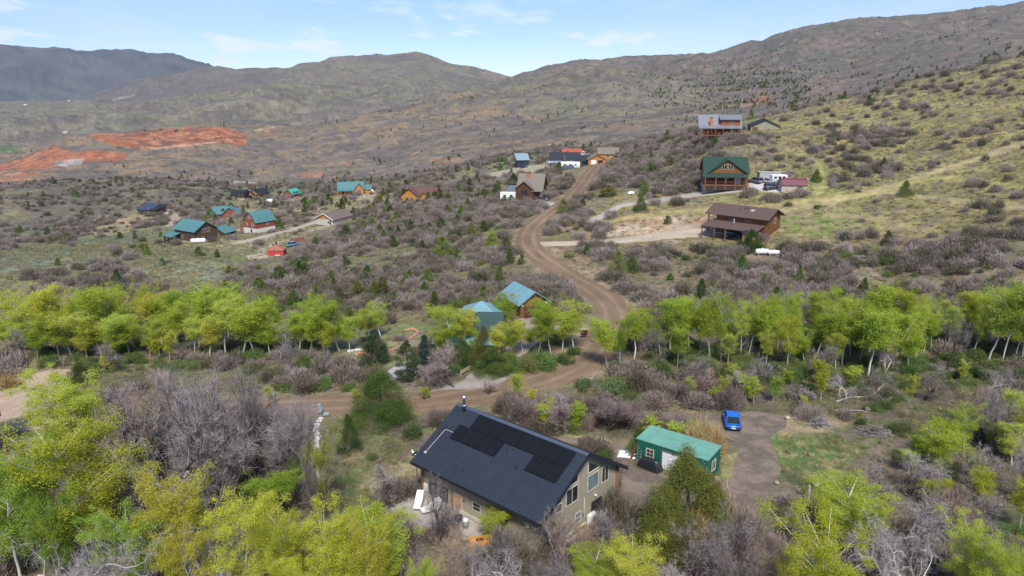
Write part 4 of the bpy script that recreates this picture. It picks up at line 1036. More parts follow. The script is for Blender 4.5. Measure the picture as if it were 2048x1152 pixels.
cd.build('conduit', paint('pale_conduit', (.62,.55,.52), .6), nh)
# long wall (+y) : windows, door, lamp
ML = Matrix(((-1,0,0,0),(0,1,0,Y1),(0,0,1,0),(0,0,0,1)))
for (x, z, w, h_, mu, mh) in ((6.12, .22, 1.1, 1.45, 1, 0), (4.72, .22, 1.1, 1.45, 1, 0), (.30, .97, .9, .74, 0, 1), (-3.2, .95, .8, .74, 0, 1)):
    window(nh, ML, -x, z, w, h_, cream if mu == 0 else charcoal, mu, mullh=mh)
door(nh, ML, -2.72, -.2, .9, 1.85, paint('bare_wood_door', (.50,.30,.14), .7), cream)
MB().box(3.25, 3.6, Y1, Y1+.12, -.2, 1.7).build('brick_pilaster', brick, nh)
MB().box(7.0, 7.42, Y1+.0, Y1+.14, .4, 1.15).build('meter_box', white, nh)
MB().lathe([(.05, 0), (.09, .05), (.09, .22), (.03, .28)], 8, (1.83, Y1+.12, 1.4)).build('wall_lamp', darkpost, nh)
# gable wall (-x)
MG = Matrix(((0,-1,0,X0),(-1,0,0,0),(0,0,1,0),(0,0,0,1)))          # a = -y
def gwin(y, z, w, h_, mu=0, mh=0, frame=cream, pane=None): window(nh, MG, -y, z, w, h_, frame, mu, mullh=mh, pane_mat=pane)
def slope_window(ya, yb, z, za, zb):
    """window with a raked head: y from ya to yb, head heights za at ya, zb at yb"""
    t = .07; o = MB(); pts = [(ya, z), (yb, z), (yb, zb), (ya, za)]
    for (p_, q_) in zip(pts, pts[1:] + pts[:1]):
        o.tube([(X0-.03, p_[0], p_[1]), (X0-.03, q_[0], q_[1])], t*.7, 4)
    f = o.build('window', cream, nh); lo, hi = min(ya, yb), max(ya, yb)
    MB().prism([pt for pt in (pts if ya < yb else pts[::-1])], 'x', X0-.012, X0+.02).build('pane', dglass, f)
pale_glass = paint('curtained_glass', (.16,.22,.23), .15, .35, 2, spec=.6)
slope_window(-.82, -2.46, 5.04, 6.22, 5.28); gwin(-1.65, 3.2, 1.6, 1.48, 0, 0, cream, pale_glass)
gwin(-3.55, 3.15, 1.0, 1.48, 1); gwin(1.52, 3.14, 1.62, 1.48, 1, 0); slope_window(.70, 1.95, 4.95, 6.0, 5.15)
gwin(3.42, 3.12, .8, .66); slope_window(3.05, 3.8, 3.9, 4.6, 4.15)
gwin(-2.3, .33, 1.5, 1.42, 1, 0, charcoal); gwin(.52, .74, .76, .95, 0, 1, cream, pale_glass); gwin(2.78, .74, .68, .88)
MB().lathe([(.03, 0), (.11, .08), (.11, .2), (.02, .25)], 8, (X0-.1, -2.0, 2.25)).build('flood_light', white, nh)
MB().tube([(X0-.05, -.33, .8), (X0-.05, -.33, 2.8)], .06, 6).build('downpipe', cream, nh)
MB().box(X0-.1, X0-.0, -.3, -.12, 1.0, 1.35).build('electric_box', paint('grey_box', (.2,.2,.2), .5), nh)
for (x, y) in ((X0+.12, Y0-.04), (X1-.12, Y0-.04), (X1+.04, Y1-.2)):
    MB().box(x-.22, x+.22, y-.22, y+.22, -.3, 3.75).build('brick_column', brick, nh)
ac = empty('heat_pump', HO + Matrix.Rotation(th, 3, 'Z') @ Vector((X0-.45, -1.0, .12)), th); tag(ac, 'white heat pump unit standing against the gable wall of the tan house', 'heat pump')
MB().box(-.22, .22, -.5, .5, 0, .95).build('casing', white, ac, bevel=.02)
MB().lathe([(.36, 0), (.36, .03), (.05, .04)], 20, (-.225, -.1, .48), 'x').build('fan_grille', paint('grille_grey', (.25,.25,.25), .5), ac)
MB().box(-.25, .25, -.45, .45, -.3, 0).build('base', paint('foundation_concrete', (.42,.39,.34), .9), ac)
def hl(x, y, z=0): return HO + Matrix.Rotation(th, 3, 'Z') @ Vector((x, y, z))
def gz(v, dz=0): return Vector((v.x, v.y, float(H(v.x, v.y)) + dz))
# satellite dish behind the far eave
p = gz(hl(8.9, 5.2)); dsh = empty('satellite_dish', p, R(150)); tag(dsh, 'dark satellite dish on a pole beyond the far eave of the tan house', 'satellite dish')
MB().cyl(0, 0, 0, 3.9, .04).build('pole', steel, dsh)
dm = MB(); dm.lathe([(.02, .0), (.2, .03), (.36, .1), (.42, .16), (.41, .17), (.34, .12), (.18, .05), (.02, .02)], 18, (0, 0, 0), 'x')
for i, v in enumerate(dm.v): dm.v[i] = tuple(Matrix.Rotation(-.5, 3, 'Y') @ Vector(v) + Vector((0.05, 0, 3.95)))
dm.build('dish', paint('dish_grey', (.10,.12,.15), .5), dsh, True); MB().tube([(.05,0,3.8),(.5,0,4.15)], .025, 5).build('arm', steel, dsh); MB().lathe([(.03,0),(.07,.05),(.07,.16)], 8, (.5,0,4.1)).build('receiver', white, dsh)
# patio
pt = [hl(8.2, 5.7), hl(8.0, 9.5), hl(4.0, 10.0), hl(1.5, 8.6), hl(-1.5, 8.2), hl(-1.5, 5.7)]
pv_ = MB().prism([(p_.x, p_.y) for p_ in pt][::-1], 'z', -39.4, -38.90)
po = pv_.build('patio_slab', paint('patio_concrete', (.38,.34,.29), .85, .2, 1.5)); tag(po, kind='structure')
def sheet_thing(name, label, cat, loc, rz, size, mat, seed, hgt=.8):
    """something bulky under a creased cover"""
    rs = np.random.default_rng(seed); n = 18; u = np.linspace(-1, 1, n); UX, UY = np.meshgrid(u, u)
    r_ = np.maximum(np.abs(UX), np.abs(UY)) ; top = np.where(r_ < .62, 1, np.clip(1 - (r_ - .62) / .38, 0, 1) ** .6)
    nz = fbm(UX*3 + seed, UY*3 + 9, 4, seed) - .5
    Z_ = top * hgt * (1 + nz*.5) ; V = np.stack([UX*size[0]/2*(1+nz*.15), UY*size[1]/2*(1-nz*.15), Z_], -1).reshape(-1, 3)
    o = link(name, mesh_np(name, V, grid_faces(n, n), mat, True), None, loc); o.rotation_euler = (0, 0, rz); tag(o, label, cat); 
    if o.data.polygons[n*n//3].normal.z < 0: o.data.flip_normals()
    return o
def lounger(loc, rz, label):
    e = empty('covered_lounger', loc, rz); tag(e, label, 'lounger', )
    V = MB(); V.prism([(-1, .0), (1, .0), (1, .28), (.35, .34), (.2, .40), (-.75, .95), (-1, .98)], 'y', -.36, .36); o = V.build('cover', paint('white_sheet', (.80,.80,.78), .9, .1, 4), e, bevel=.08)
    for (x, y) in ((-.8,-.3),(.8,-.3),(-.8,.3),(.8,.3)): MB().cyl(x, y, -.15, .05, .03).build('leg', darkpost, e)
lounger(hl(6.3, 7.3, .08), th + 2.2, 'white covered patio lounger pointing away from the wall, left one of the two'); lounger(hl(4.7, 7.2, .08), th + 1.2, 'white covered patio lounger nearer the house door, right one of the two')
pot = empty('planter', hl(1.5, 6.7, -.1), 0); tag(pot, 'dark round planter on the patio beside the house door', 'planter')
MB().lathe([(.22, 0), (.36, .35), (.40, .55), (.36, .56), (.32, .5), (.02, .48)], 14).build('pot', paint('dark_glaze', (.03,.022,.02), .4), pot, True); MB().lathe([(.02, .45), (.30, .5), (.02, .56)], 10).build('soil', paint('potting_soil', (.05,.03,.02), .9), pot)
bn = empty('waste_bin', hl(.4, 6.9, -.1), .3); tag(bn, 'grey bin with white domed lid on the patio corner', 'bin')
MB().lathe([(.26, 0), (.3, .6), (.3, .62)], 12).build('body', paint('bin_grey', (.45,.45,.44), .5), bn, True); MB().lathe([(.33, .62), (.3, .78), (.16, .9), (.02, .94)], 12).build('lid', white, bn, True)
# tan hanging egg chair / play boat
ham = empty('wooden_planter_boat', gz(hl(-2.4, 7.9), 0), th + .9); tag(ham, 'orange wooden boat-shaped planter below the young green tree at the patio', 'planter')
bo = MB(); 
for sg in (-1, 1): bo.prism([(-1.25, .45), (-.7, .1), (.7, .1), (1.25, .45), (.7, .62), (-.7, .62)], 'y', sg*.42-.04, sg*.42+.04)
bo.build('side_board', paint('orange_wood', (.62,.30,.06), .6, .2), ham); MB().box(-.9, .9, -.38, .38, .0, .35).build('bed', paint('orange_wood', (.62,.30,.06), .6), ham); MB().box(-.35, .35, -.25, .25, .351, .5).build('dark_soil_box', paint('potting_soil', (.05,.03,.02), .9), ham)

# ---- green metal shed
zs = -39.0
tl = at_z(1274, 877, zs+2.75); tr = at_z(1416, 921, zs+2.75); bk = at_z(1439, 914, zs+2.55)
v = tr - tl; v.z = 0; SL = v.length; sa = math.atan2(v.y, v.x); sw = 3.2
shd = empty('green_shed', tl + Vector((math.cos(sa)*SL/2 - math.sin(sa)*sw/2, math.sin(sa)*SL/2 + math.cos(sa)*sw/2, -2.75)), sa); tag(shd, 'green corrugated metal shed with lighter green roof and white roller door', 'shed')
PLACED.append((shd.location.x, shd.location.y, 5.5))
gable(shd, -SL/2, SL/2, -sw/2, sw/2, -1, 2.72, .25, green_w, green_r, .08, .08, 'x', .1, kind='shed')
MS = SIDE('F', -SL/2, SL/2, -sw/2, sw/2); MSR = SIDE('R', -SL/2, SL/2, -sw/2, sw/2)
window(shd, MS, -SL*.30, 1.15, .75, .8, cream, 1, mullh=1, t=.09); dr_ = door(shd, MS, SL*.02, 0.0, 2.2, 2.2, striped('white_roller_door', (.75,.75,.72), .35, 'Z', .3, dark=.85), paint('door_trim', (.25,.16,.12), .8), 'roller_door')
window(shd, MSR, 0, 1.05, .8, 1.0, cream, 1, t=.09)
MB().box(SL*.03, SL*.03+.16, -sw/2-.18, -sw/2, 2.28, 2.4).build('lamp', darkpost, shd)
def sh(a, b, z=0): return shd.matrix_world @ Vector((a, b, z)) if False else shd.location + Matrix.Rotation(sa, 3, 'Z') @ Vector((a, b, z))
sheet_thing('covered_motorbike', 'motorbike under a black cover parked at the green shed wall', 'motorbike', gz(sh(-SL*.24, -sw/2-.8)), sa - .15, (2.6, 1.15), paint('black_tarp', (.018,.018,.022), .45, .2, 3, spec=.5), 3, 1.05)
ld = empty('ladder', gz(sh(-SL*.44, -sw/2-.35)), sa + .9); ld.rotation_euler = (-.25, 0, sa + .3); tag(ld, 'aluminium step ladder leaning at the left corner of the green shed', 'ladder')
for x in (-.22, .22): MB().tube([(x, 0, 0), (x*.8, 0, 2.0)], .03, 5).build('rail', steel, ld)
for k in range(6): MB().tube([(-.21, 0, .25 + .3*k), (.21, 0, .25 + .3*k)], .018, 5).build('rung', steel, ld)
for j, (a, b, s1, lab) in enumerate(((-1.3, .3, 1.6, 'crumpled white sheeting on the ground left of the green shed'),)):
    sheet_thing('plastic_sheeting', lab, 'sheeting', gz(sh(-SL/2 + a, -sw/2 + b)), sa + .4, (2.0, 1.5), paint('white_sheet', (.80,.80,.78), .9, .1, 4), 5, .35)
bd = MB(); bd.box(-1.2, 1.2, -.3, .3, 0, .06); o = bd.build('plank_board', paint('pale_board', (.55,.50,.42), .8)); o.location = gz(sh(-SL/2 - .9, -sw/2 + .1), .3); o.rotation_euler = (.2, -.35, sa + .3); tag(o, 'pale board propped on the sheeting beside the green shed', 'board')
o = MB().box(-.5, .5, -.06, .06, -.2, 1.9).build('rusty_panel', paint('rust', (.16,.07,.04), .9, .4, 3)); o.location = gz(sh(-SL/2 - .35, -sw/2 + .2)); o.rotation_euler = (.15, .25, sa + 1.2); tag(o, 'rusty brown sheet of metal leaning on the left end of the green shed', 'metal panel')
def rock(name, label, loc, s, mat, seed):
    V, F = [], []
    b = MB(); b.lathe([(.3, 0), (.52, .15), (.55, .35), (.38, .55), (.1, .62)], 9)
    rs = random.Random(seed); b.v = [tuple(c * (1 + rs.uniform(-.18, .18)) * s for c in v_) for v_ in b.v]
    o = b.build(name, mat, None, True); o.location = loc; tag(o, label, 'boulder'); return o
rockm = paint('boulder_stone', (.33,.27,.20), .95, .25, 3)
rock('boulder', 'tan boulder at the right corner of the green shed', gz(sh(SL/2 + .6, -sw/2 + .3), -.1), 1.3, rockm, 3)

# ------------------------------------------------------------------ vehicles and tanks
tyre = paint('tyre_rubber', (.02,.02,.02), .85); rimm = paint('wheel_rim', (.35,.35,.36), .35, metal=.6)
redlamp = paint('rear_lamp_red', (.45,.03,.03), .3); headl = paint('headlamp', (.75,.76,.78), .2)
carglass = paint('car_glass', (.02,.022,.028), .08, .2, 3, spec=.7)
def vehicle(kind, label, px, py, ax, col_, typ='sedan', dmin=30, L_=4.7, W_=1.84, group=None, z=None):
    p = hit(px, py, dmin)
    if z is not None: p = at_z(px, py, z)
    e = empty(kind, (p.x, p.y, p.z + .05), R(ax)); tag(e, label, 'car' if typ != 'pickup' else 'truck', group)
    pm = paint('car_paint_%s' % '_'.join('%02d' % int(c*99) for c in col_), col_, .28, .04, 1, metal=.15, spec=.6)
    h1 = {'sedan': .88, 'suv': 1.05, 'pickup': 1.05}[typ]; h2 = {'sedan': 1.42, 'suv': 1.75, 'pickup': 1.8}[typ]
    st = [(-.5, .80, .42, .72), (-.47, .93, .28, .88 if typ == 'sedan' else .98), (-.36, 1, .22, 1), (-.1, 1, .2, 1), (.2, 1, .2, .97), (.34, .98, .22, .90), (.46, .90, .28, .78), (.5, .74, .4, .62)]
    V = []; F = []
    for (fx, fw, zb, zt) in st:
        x = fx * L_; w = W_ / 2 * fw; zt = zt * h1
        V += [(x, -w*.86, zb), (x, -w, zb + .18), (x, -w, zt*.78), (x, -w*.86, zt), (x, 0, zt + .03), (x, w*.86, zt), (x, w, zt*.78), (x, w, zb + .18), (x, w*.86, zb)]
    n = 9
    for i in range(len(st) - 1):
        for k in range(n): F.append((i*n + k, i*n + (k+1) % n, (i+1)*n + (k+1) % n, (i+1)*n + k))
    F.append(tuple(range(n))[::-1]); F.append(tuple((len(st)-1)*n + k for k in range(n)))
    b = MB().add(V, [f[::-1] for f in F]).build('body', pm, e, True)
    if typ == 'sedan': bx = (-.41, -.23, .07, .26)
    elif typ == 'suv': bx = (-.485, -.44, .04, .20)
    else: bx = (-.06, -.02, .10, .24)
    w1_, w2_ = W_/2*.90, W_/2*.70; xa, xb, xc, xd = [q * L_ for q in bx]; z0, z1 = h1 - .05, h2
    g = MB(); V = [(xa,-w1_,z0),(xd,-w1_,z0),(xd,w1_,z0),(xa,w1_,z0),(xb,-w2_,z1),(xc,-w2_,z1),(xc,w2_,z1),(xb,w2_,z1)]
    g.add(V, [(3,2,1,0),(4,5,6,7),(0,1,5,4),(1,2,6,5),(2,3,7,6),(3,0,4,7)]); gl_ = g.build('windows', carglass, e)
    r_ = MB(); r_.box(xb-.06, xc+.06, -w2_-.03, w2_+.03, z1-.03, z1+.035)
    for sg in (-1, 1):
        for (a_, c_) in ((xa, xb), (xd, xc)): r_.tube([(a_, sg*w1_*1.0, z0), (c_, sg*w2_*1.02, z1)], .055, 4)
        xm = (xb + xc)/2; r_.tube([(xm, sg*w1_*1.0, z0), (xm, sg*w2_*1.02, z1)], .035, 4)
    r_.build('roof', pm, e, bevel=.02)
    for sx in (-.31, .31):
        for sg in (-1, 1):
            wv = MB(); rr = .34 if typ == 'sedan' else .39; y_ = sg * (W_/2 - .08)
            wv.tube([(sx*L_, y_-.11, rr-.02), (sx*L_, y_+.11, rr-.02)], rr, 16); w_ = wv.build('wheel', tyre, e)
            MB().tube([(sx*L_, y_+sg*.10, rr-.02), (sx*L_, y_+sg*.125, rr-.02)], rr*.62, 12).build('rim', rimm, w_)
    for sg in (-1, 1):
        MB().box(-.492*L_, -.455*L_, sg*W_*.36-.26, sg*W_*.36+.16*0+.12, h1*.70, h1*.82).build('tail_light', redlamp, e)
        MB().box(.44*L_, .487*L_, sg*W_*.30-.15, sg*W_*.30+.15, h1*.52, h1*.66).build('headlight', headl, e)
        MB().box(xc-.02, xc+.16, sg*(W_/2+.03)-.09, sg*(W_/2+.03)+.09, h1-.02, h1+.13).build('mirror', pm, e)
    MB().box(-.503*L_, -.485*L_, -.26, .26, h1*.48, h1*.62).build('licence_plate', white, e)
    if typ == 'sedan': MB().box(-.49*L_, -.455*L_, -.78, .78, h1*.98, h1*1.03).build('spoiler', pm, e)
    MB().box(-.47*L_, .47*L_, -W_*.40, W_*.40, .16, .3).build('underbody', tyre, e)
    return e
# blue sedan seen from behind; local +x is the nose
cp = at_z(1463, 851, -38.95)
bc = vehicle('parked_car', 'bright blue sedan parked on the gravel loop with its tail to the camera', 1463, 848, 79, (.01,.17,.62), 'sedan')
def tank(label, px, py, ax, L_=2.6, r_=.5, dmin=100, cat='propane tank'):
    p = hit(px, py, dmin); e = empty('propane_tank', p, R(ax)); tag(e, label, cat); PLACED.append((p.x, p.y, 3.5)); PLACED.append((p.x * .975, p.y * .975, 4.0))
    MB().lathe([(.02, -L_/2), (r_*.6, -L_/2+.08), (r_*.92, -L_/2+.25), (r_, -L_/2+.45), (r_, L_/2-.45), (r_*.92, L_/2-.25), (r_*.6, L_/2-.08), (.02, L_/2)], 16, (0, 0, r_+.25), 'x').build('vessel', white, e, True)
    for x in (-L_*.28, L_*.28): MB().box(x-.08, x+.08, -.3, .3, -.2, .4).build('leg', paint('foundation_concrete', (.42,.39,.34), .9), e)
    MB().cyl(0, 0, r_*2+.2, r_*2+.42, .16, n=10).build('valve_dome', white, e); return e
def trailer(name, label, px, py, ax, L_, W_, Hh, dmin=100, stripe=(.45,.45,.46), cat='trailer', body=None):
    p = hit(px, py, dmin); e = empty(name, p, R(ax)); tag(e, label, cat)
    b = MB().box(-L_/2, L_/2, -W_/2, W_/2, .55, Hh).build('body', body or white, e, bevel=.12)
    MB().box(-L_/2+.01, L_/2-.01, -W_/2-.015, W_/2+.015, .95, 1.35).build('stripe', paint('trailer_stripe', stripe, .5), e)
    for k in range(3):
        a = -L_*.3 + k*L_*.28; MB().box(a-.45, a+.45, -W_/2-.03, W_/2+.03, 1.6, 2.2).build('window', dglass, e)
    for x in (-.5, .5):
        for sg in (-1, 1): MB().tube([(x, sg*W_*.44-.1, .36), (x, sg*W_*.44+.1, .36)], .36, 12).build('wheel', tyre, e)
    MB().tube([(L_/2, 0, .6), (L_/2+1.2, 0, .55)], .07, 6).build('tow_bar', darkpost, e)
    MB().box(-.4, .4, -.35, .35, Hh, Hh+.25).build('roof_unit', paint('bin_grey', (.45,.45,.44), .5), e); return e

# ------------------------------------------------------------------ the other houses
# dark wooden house cut by the left edge
e = house('dark_roofed_house', 'tan house with black shingle roofs cut off by the left picture edge', 'house', 'FR', 2, 905, 36, 9, 8)
x0, x1, y0, y1 = -4.5, 4.5, -4, 4
gable(e, x0, x1, y0, y1, -1, 5.2, 2.2, paint('tan_stucco', (.42,.30,.17), .9), shingle_k, .7, .7, 'x')
MB().box(x1-3, x1+.8, y0-2.4, y0-.05, 2.35, 2.55).build('porch_roof', shingle_k, e); posts(e, [(x1+.45, y0-2.0), (x1-2.6, y0-2.0)], -1, 2.35, post_m, .14)
window(e, SIDE('R', x0, x1, y0, y1), 0, 1, 1.2, 1.3, white); foundation(e, x0, x1, y0, y1, .2)

# log house with teal roofs among the aspens
e = house('teal_roofed_log_house', 'log house with weathered teal metal roof and hipped wing among the aspens', 'house', 'FR', 1000, 694, -3, 6.0, 6.5)
x0, x1, y0, y1 = -3.0, 3.0, -3.25, 3.25; foundation(e, x0-2, x1, y0, y1)
MB().prism([(y0, 0), (y1, 0), (y1, 2.4), (-.6, 4.75), (-1.0, 4.75), (y0, 1.9)], 'x', x0-1, x1).build('wall', logm, e)
MB().prism([(y0-.5, 1.7), (-1.0, 4.95), (-.7, 4.95), (y0-.2, 1.65)][::-1], 'x', x0-.4, x1+.45).build('roof', teal3, e)
MB().prism([(y0-2.3, 1.15), (y0-.4, 1.8), (y0-.4, 1.68), (y0-2.3, 1.03)][::-1], 'x', x0-4.4, x1+.45).build('porch_roof', teal2, e)
posts(e, [(x0-4.2, y0-2.1), (x0-1.5, y0-2.1), (x0+1.2, y0-2.1), (x1+.2, y0-2.1)], -.8, 1.1, post_m)
window(e, SIDE('R', x0, x1, y0, y1), -.6, 2.3, 1.0, 1.1, white); window(e, SIDE('R', x0, x1, y0, y1), -2, .4, 1.0, 1.0, white)
for a in (-2.0, .4): window(e, SIDE('F', x0, x1, y0, y1), a, .3, 1.1, 1.1, cream)
MB().cyl(-.9, -1.6, 3.9, 4.9, .1).build('flue', charcoal, e)
gable(e, -3.4, 2.7, -.6, 5.6, -.5, 3.9, 1.75, logm, teal2, 0, .3, 'x', kind='hip', wname='wing_wall', rname='wing_roof')
e = house('teal_roofed_garage', 'dark brown garage with weathered teal roof and maroon double door, behind the hipped log house', 'garage', 'FL', 1041, 640, 26, 5.4, 7.6); 
x0, x1, y0, y1 = -2.7, 2.7, -3.8, 3.8; foundation(e, x0, x1, y0, y1)
gable(e, x0, x1, y0, y1, -.3, 3.0, 1.75, paint('brown_board', (.20,.09,.03), .85), teal2, .5, .6, 'y')
door(e, SIDE('F', x0, x1, y0, y1), -.3, 0, 3.4, 2.3, striped('maroon_garage_door', (.085,.025,.025), .5, 'Z', .3), paint('brown_board', (.20,.09,.03), .85), 'garage_door')
for a in (-2.4, 2.3): MB().box(a-.12, a+.12, y0-.2, y0, 2.5, 2.75).build('lamp', white, e)

# brown log house on the clearing (right)
e = house('brown_log_house', 'two-storey brown log house with low carport roof on the cleared slope', 'house', 'FR', 1530, 478, -42, 13.2, 8.2)
x0, x1, y0, y1 = -6.6, 6.6, -4.1, 4.1; foundation(e, x0, x1, y0, y1, .2)
gable(e, x0, x1, y0, y1, 0, 5.1, 1.75, logm, shingle_b, 1.0, .9, 'x')
MB().prism([(y0-5.2, 2.35), (y0, 3.3), (y0, 3.15), (y0-5.2, 2.2)][::-1], 'x', x0-1.6, x1-.2).build('carport_roof', shingle_b, e)
posts(e, [(x0-1.4, y0-5.0), (x0+2, y0-5.0), (x0+5, y0-5.0)], -.8, 2.3, post_m, .12)
MB().box(x0-2.6, x0-.02, y0, y1, 2.5, 2.7).build('balcony', post_m, e); posts(e, [(x0-2.4, y0+.2), (x0-2.4, y1-.2)], -.5, 5.2, post_m, .14)
MB().prism([(y0-.9, 5.12-.39), (0, 6.85), (y1+.9, 5.12-.39), (y1+.9, 5.3-.39), (0, 7.03), (y0-.9, 5.3-.39)], 'x', x0-3.0, x0-1.0).build('roof_extension', shingle_b, e)
railing(e, [(x0, y0+.1), (x0-2.4, y0+.1), (x0-2.4, y1-.1)], 2.7, post_m)
window(e, SIDE('R', x0, x1, y0, y1), 1.0, 3.2, 1.0, 1.3, cream); window(e, SIDE('F', x0, x1, y0, y1), -2.6, 3.9, 1.1, .8, cream); window(e, SIDE('F', x0, x1, y0, y1), 1.8, 3.9, 1.1, .8, cream)
zr = lambda y_: 5.1 + 1.75*(1 - abs(y_)/4.1) + .16
for (x, y) in ((-.4, -1.6), (0, -1.4), (.5, -1.5), (-1.6, -1.9), (2.6, -2.2)): MB().cyl(x, y, zr(y)-.1, zr(y)+.6, .07, n=8).build('vent_pipe', darkpost, e)
MB().box(1.4, 2.5, -2.1, -1.3, zr(-1.7)-.25, zr(-1.7)+.2).build('skylight', paint('skylight', (.6,.62,.62), .2), e)
MB().cyl(-1.5, y0-.8, 3.1, 4.2, .09, n=8).build('flue', white, e)
d_ = MB().lathe([(.02, 0), (.3, .05), (.45, .16), (.02, .1)], 14, (x0-2.2, y0-.2, 3.5)).build('satellite_dish', white, e, True)
gable(e, 4.0, 6.4, y0-7.2, y0-5.4, -.6, 2.0, .7, paint('peach_board', (.55,.36,.19), .85), shingle_k, .2, .2, 'x', .1, wname='lean_to_wall', rname='lean_to_roof')
e2 = e
vehicle('parked_car', 'dark car half hidden under the carport of the brown log house', 1464, 474, -10, (.03,.03,.035), 'suv', 100)

# green roofed log house with porch and cross gable
e = house('green_roofed_log_house', 'brown log house with dark green roof, cross gable and full front porch', 'house', 'FR', 1494, 373, -6, 12.4, 8.5, 100)
x0, x1, y0, y1 = -6.2, 6.2, -4.25, 4.25; foundation(e, x0, x1, y0, y1, .3)
gable(e, x0, x1, y0, y1, 0, 4.2, 3.9, logm, shingle_g, .5, .6, 'x')
gable(e, -4.9, 5.2, y0-.5, 0.2, 3.9, 4.3, 3.5, logm, shingle_g, .6, .7, 'y', wname='gable_wall', rname='gable_roof')
MB().prism([(y0-3.2, 3.0), (y0-.2, 3.9), (y0-.2, 3.75), (y0-3.2, 2.85)][::-1], 'x', x0-.9, x1-.4).build('porch_roof', shingle_g, e)
MB().box(x0-.3, x1-.4, y0-3.0, y0-.05, .45, .7).build('porch_deck', post_m, e); posts(e, [(x0-.2, y0-2.9), (x0+2.8, y0-2.9), (x0+5.6, y0-2.9), (x0+8.4, y0-2.9), (x1-.7, y0-2.9)], -.8, 3.0, post_m, .13)
railing(e, [(x0-.2, y0-2.9), (x1-.7, y0-2.9)], .7, post_m); MB().box(x0-.3, x1-.5, y0-2.9, y0-2.7, -.8, .45).build('deck_skirt', darkpost, e)
M_ = Matrix(((1,0,0,.15),(0,-1,0,y0-.5),(0,0,1,0),(0,0,0,1))); window(e, M_, -.9, 5.1, 1.3, 1.2, cream); window(e, M_, .9, 5.1, 1.3, 1.2, cream)
for a in (-4, -1.5, 1.2): window(e, SIDE('F', x0, x1, y0, y1), a, 1.3, 1.3, 1.3, logm)
door(e, SIDE('F', x0, x1, y0, y1), 3.4, .7, 1.8, 2.0, paint('bin_grey', (.45,.45,.44), .5)); window(e, SIDE('R', x0, x1, y0, y1), 0, 1.2, 1.2, 1.2, cream)
MB().cyl(-3.6, .6, 7, 8.8, .17, n=10).build('stove_pipe', charcoal, e); MB().box(5.4, 5.8, .8, 1.2, 7, 8.5).build('chimney', paint('peach_board', (.55,.36,.19), .85), e)
o = sheet_thing('white_shed_box', 'white box beside the front steps of the green-roofed log house', 'box', hit(1415, 373, 100), 0, (1.6, 1.0), white, 4, .9)
vehicle('parked_car', 'silver and black off-road car nearest the green-roofed log house wall', 1510, 366, 120, (.16,.17,.19), 'suv', 100)
vehicle('parked_car', 'white car on the concrete yard between the off-road car and the white trailer', 1535, 366, 110, (.55,.57,.60), 'sedan', 100)
vehicle('parked_car', 'dark estate car parked lengthwise in front of the white trailer', 1544, 379, -3, (.045,.05,.065), 'suv', 100)
vehicle('parked_truck', 'dark green pickup between the white trailer and the maroon-roofed shed', 1562, 370, 170, (.025,.07,.07), 'pickup', 100, 5.2)
trailer('enclosed_trailer', 'white enclosed trailer beside the maroon-roofed shed', 1556, 367, 5, 4.6, 2.2, 2.6, 100, cat='trailer')
e = house('storage_container', 'pale grey flat box shed behind the parked white car', 'shed', 'FC', 1540, 360, 0, 6.5, 2.4, 100)
MB().box(-3.2, 3.2, -1.2, 1.2, -.5, 2.2).build('wall', striped('grey_container', (.42,.42,.40), .3, 'H', .4), e); MB().box(-3.3, 3.3, -1.3, 1.3, 2.2, 2.3).build('roof', paint('bin_grey', (.45,.45,.44), .5), e)
e = house('maroon_roofed_shed', 'pink-beige barn shed with maroon gambrel metal roof', 'shed', 'FC', 1588, 382, -4, 7.0, 3.6, 100)
gable(e, -3.5, 3.5, -1.8, 1.8, -.4, 1.9, 1.5, paint('beige_board', (.48,.37,.31), .85), striped('maroon_metal', (.17,.055,.065), .4, 'X', .2, rough=.45), .15, .2, 'x', .08, kind='gambrel')
door(e, SIDE('R', -3.5, 3.5, -1.8, 1.8), 0, 0, 1.5, 2.0, white)

# timber house on the crest
e = house('grey_metal_roofed_house', 'orange-brown timber house with grey metal roof and dormer on the crest', 'house', 'FR', 1480, 270, -7, 14.6, 8, 180)
x0, x1, y0, y1 = -7.3, 7.3, -4, 4; lr = striped('red_timber_wall', (.28,.10,.04), .28, 'Z', .6, dark=.5)
MB().box(x0+2.5, x1, y0+.05, y1, -2.5, .2).build('basement_wall', paint('tan_stucco', (.42,.30,.17), .9), e)
gable(e, x0+2, x1, y0, y1, 0.0, 3.0, 4.0, lr, grey_metal, .6, .4, 'x')
MB().prism([(y0-3.0, 2.55), (y0-.1, 3.4), (y0-.1, 3.25), (y0-3.0, 2.4)][::-1], 'x', x0-.8, x1+.3).build('porch_roof', grey_metal, e)
MB().prism([(y0-.4, 2.6), (0, 7.1), (0, 6.9), (y0-.4, 2.4)][::-1], 'x', x0-.6, x0+1.5).build('roof_extension', grey_metal, e)
w_ = MB().box(.2, x1-.4, y0-.1, -.2, 3.0, 5.6).build('dormer_wall', lr, e); MB().prism([(y0-.9, 5.5), (0, 6.95), (0, 7.15), (y0-.9, 5.7)][::-1], 'x', -.4, x1+.2).build('dormer_roof', grey_metal, e)
MB().box(x0-.5, x1-.2, y0-2.8, y0-.05, -.2, .05).build('balcony', post_m, e); railing(e, [(x0-.4, y0-2.7), (x1-.5, y0-2.7)], .05, post_m)
posts(e, [(x0-.3+2.8*k, y0-2.7) for k in range(6)], -2.6, 2.5, post_m, .14)
chimney(e, -3.4, y0-.5, 1, 6.3, 1.0, .8, paint('orange_brick', (.42,.16,.08), .9))
window(e, Matrix(((1,0,0,4),(0,-1,0,y0-.1),(0,0,1,0),(0,0,0,1))), 0, 3.9, 1.1, 1.0, cream); 
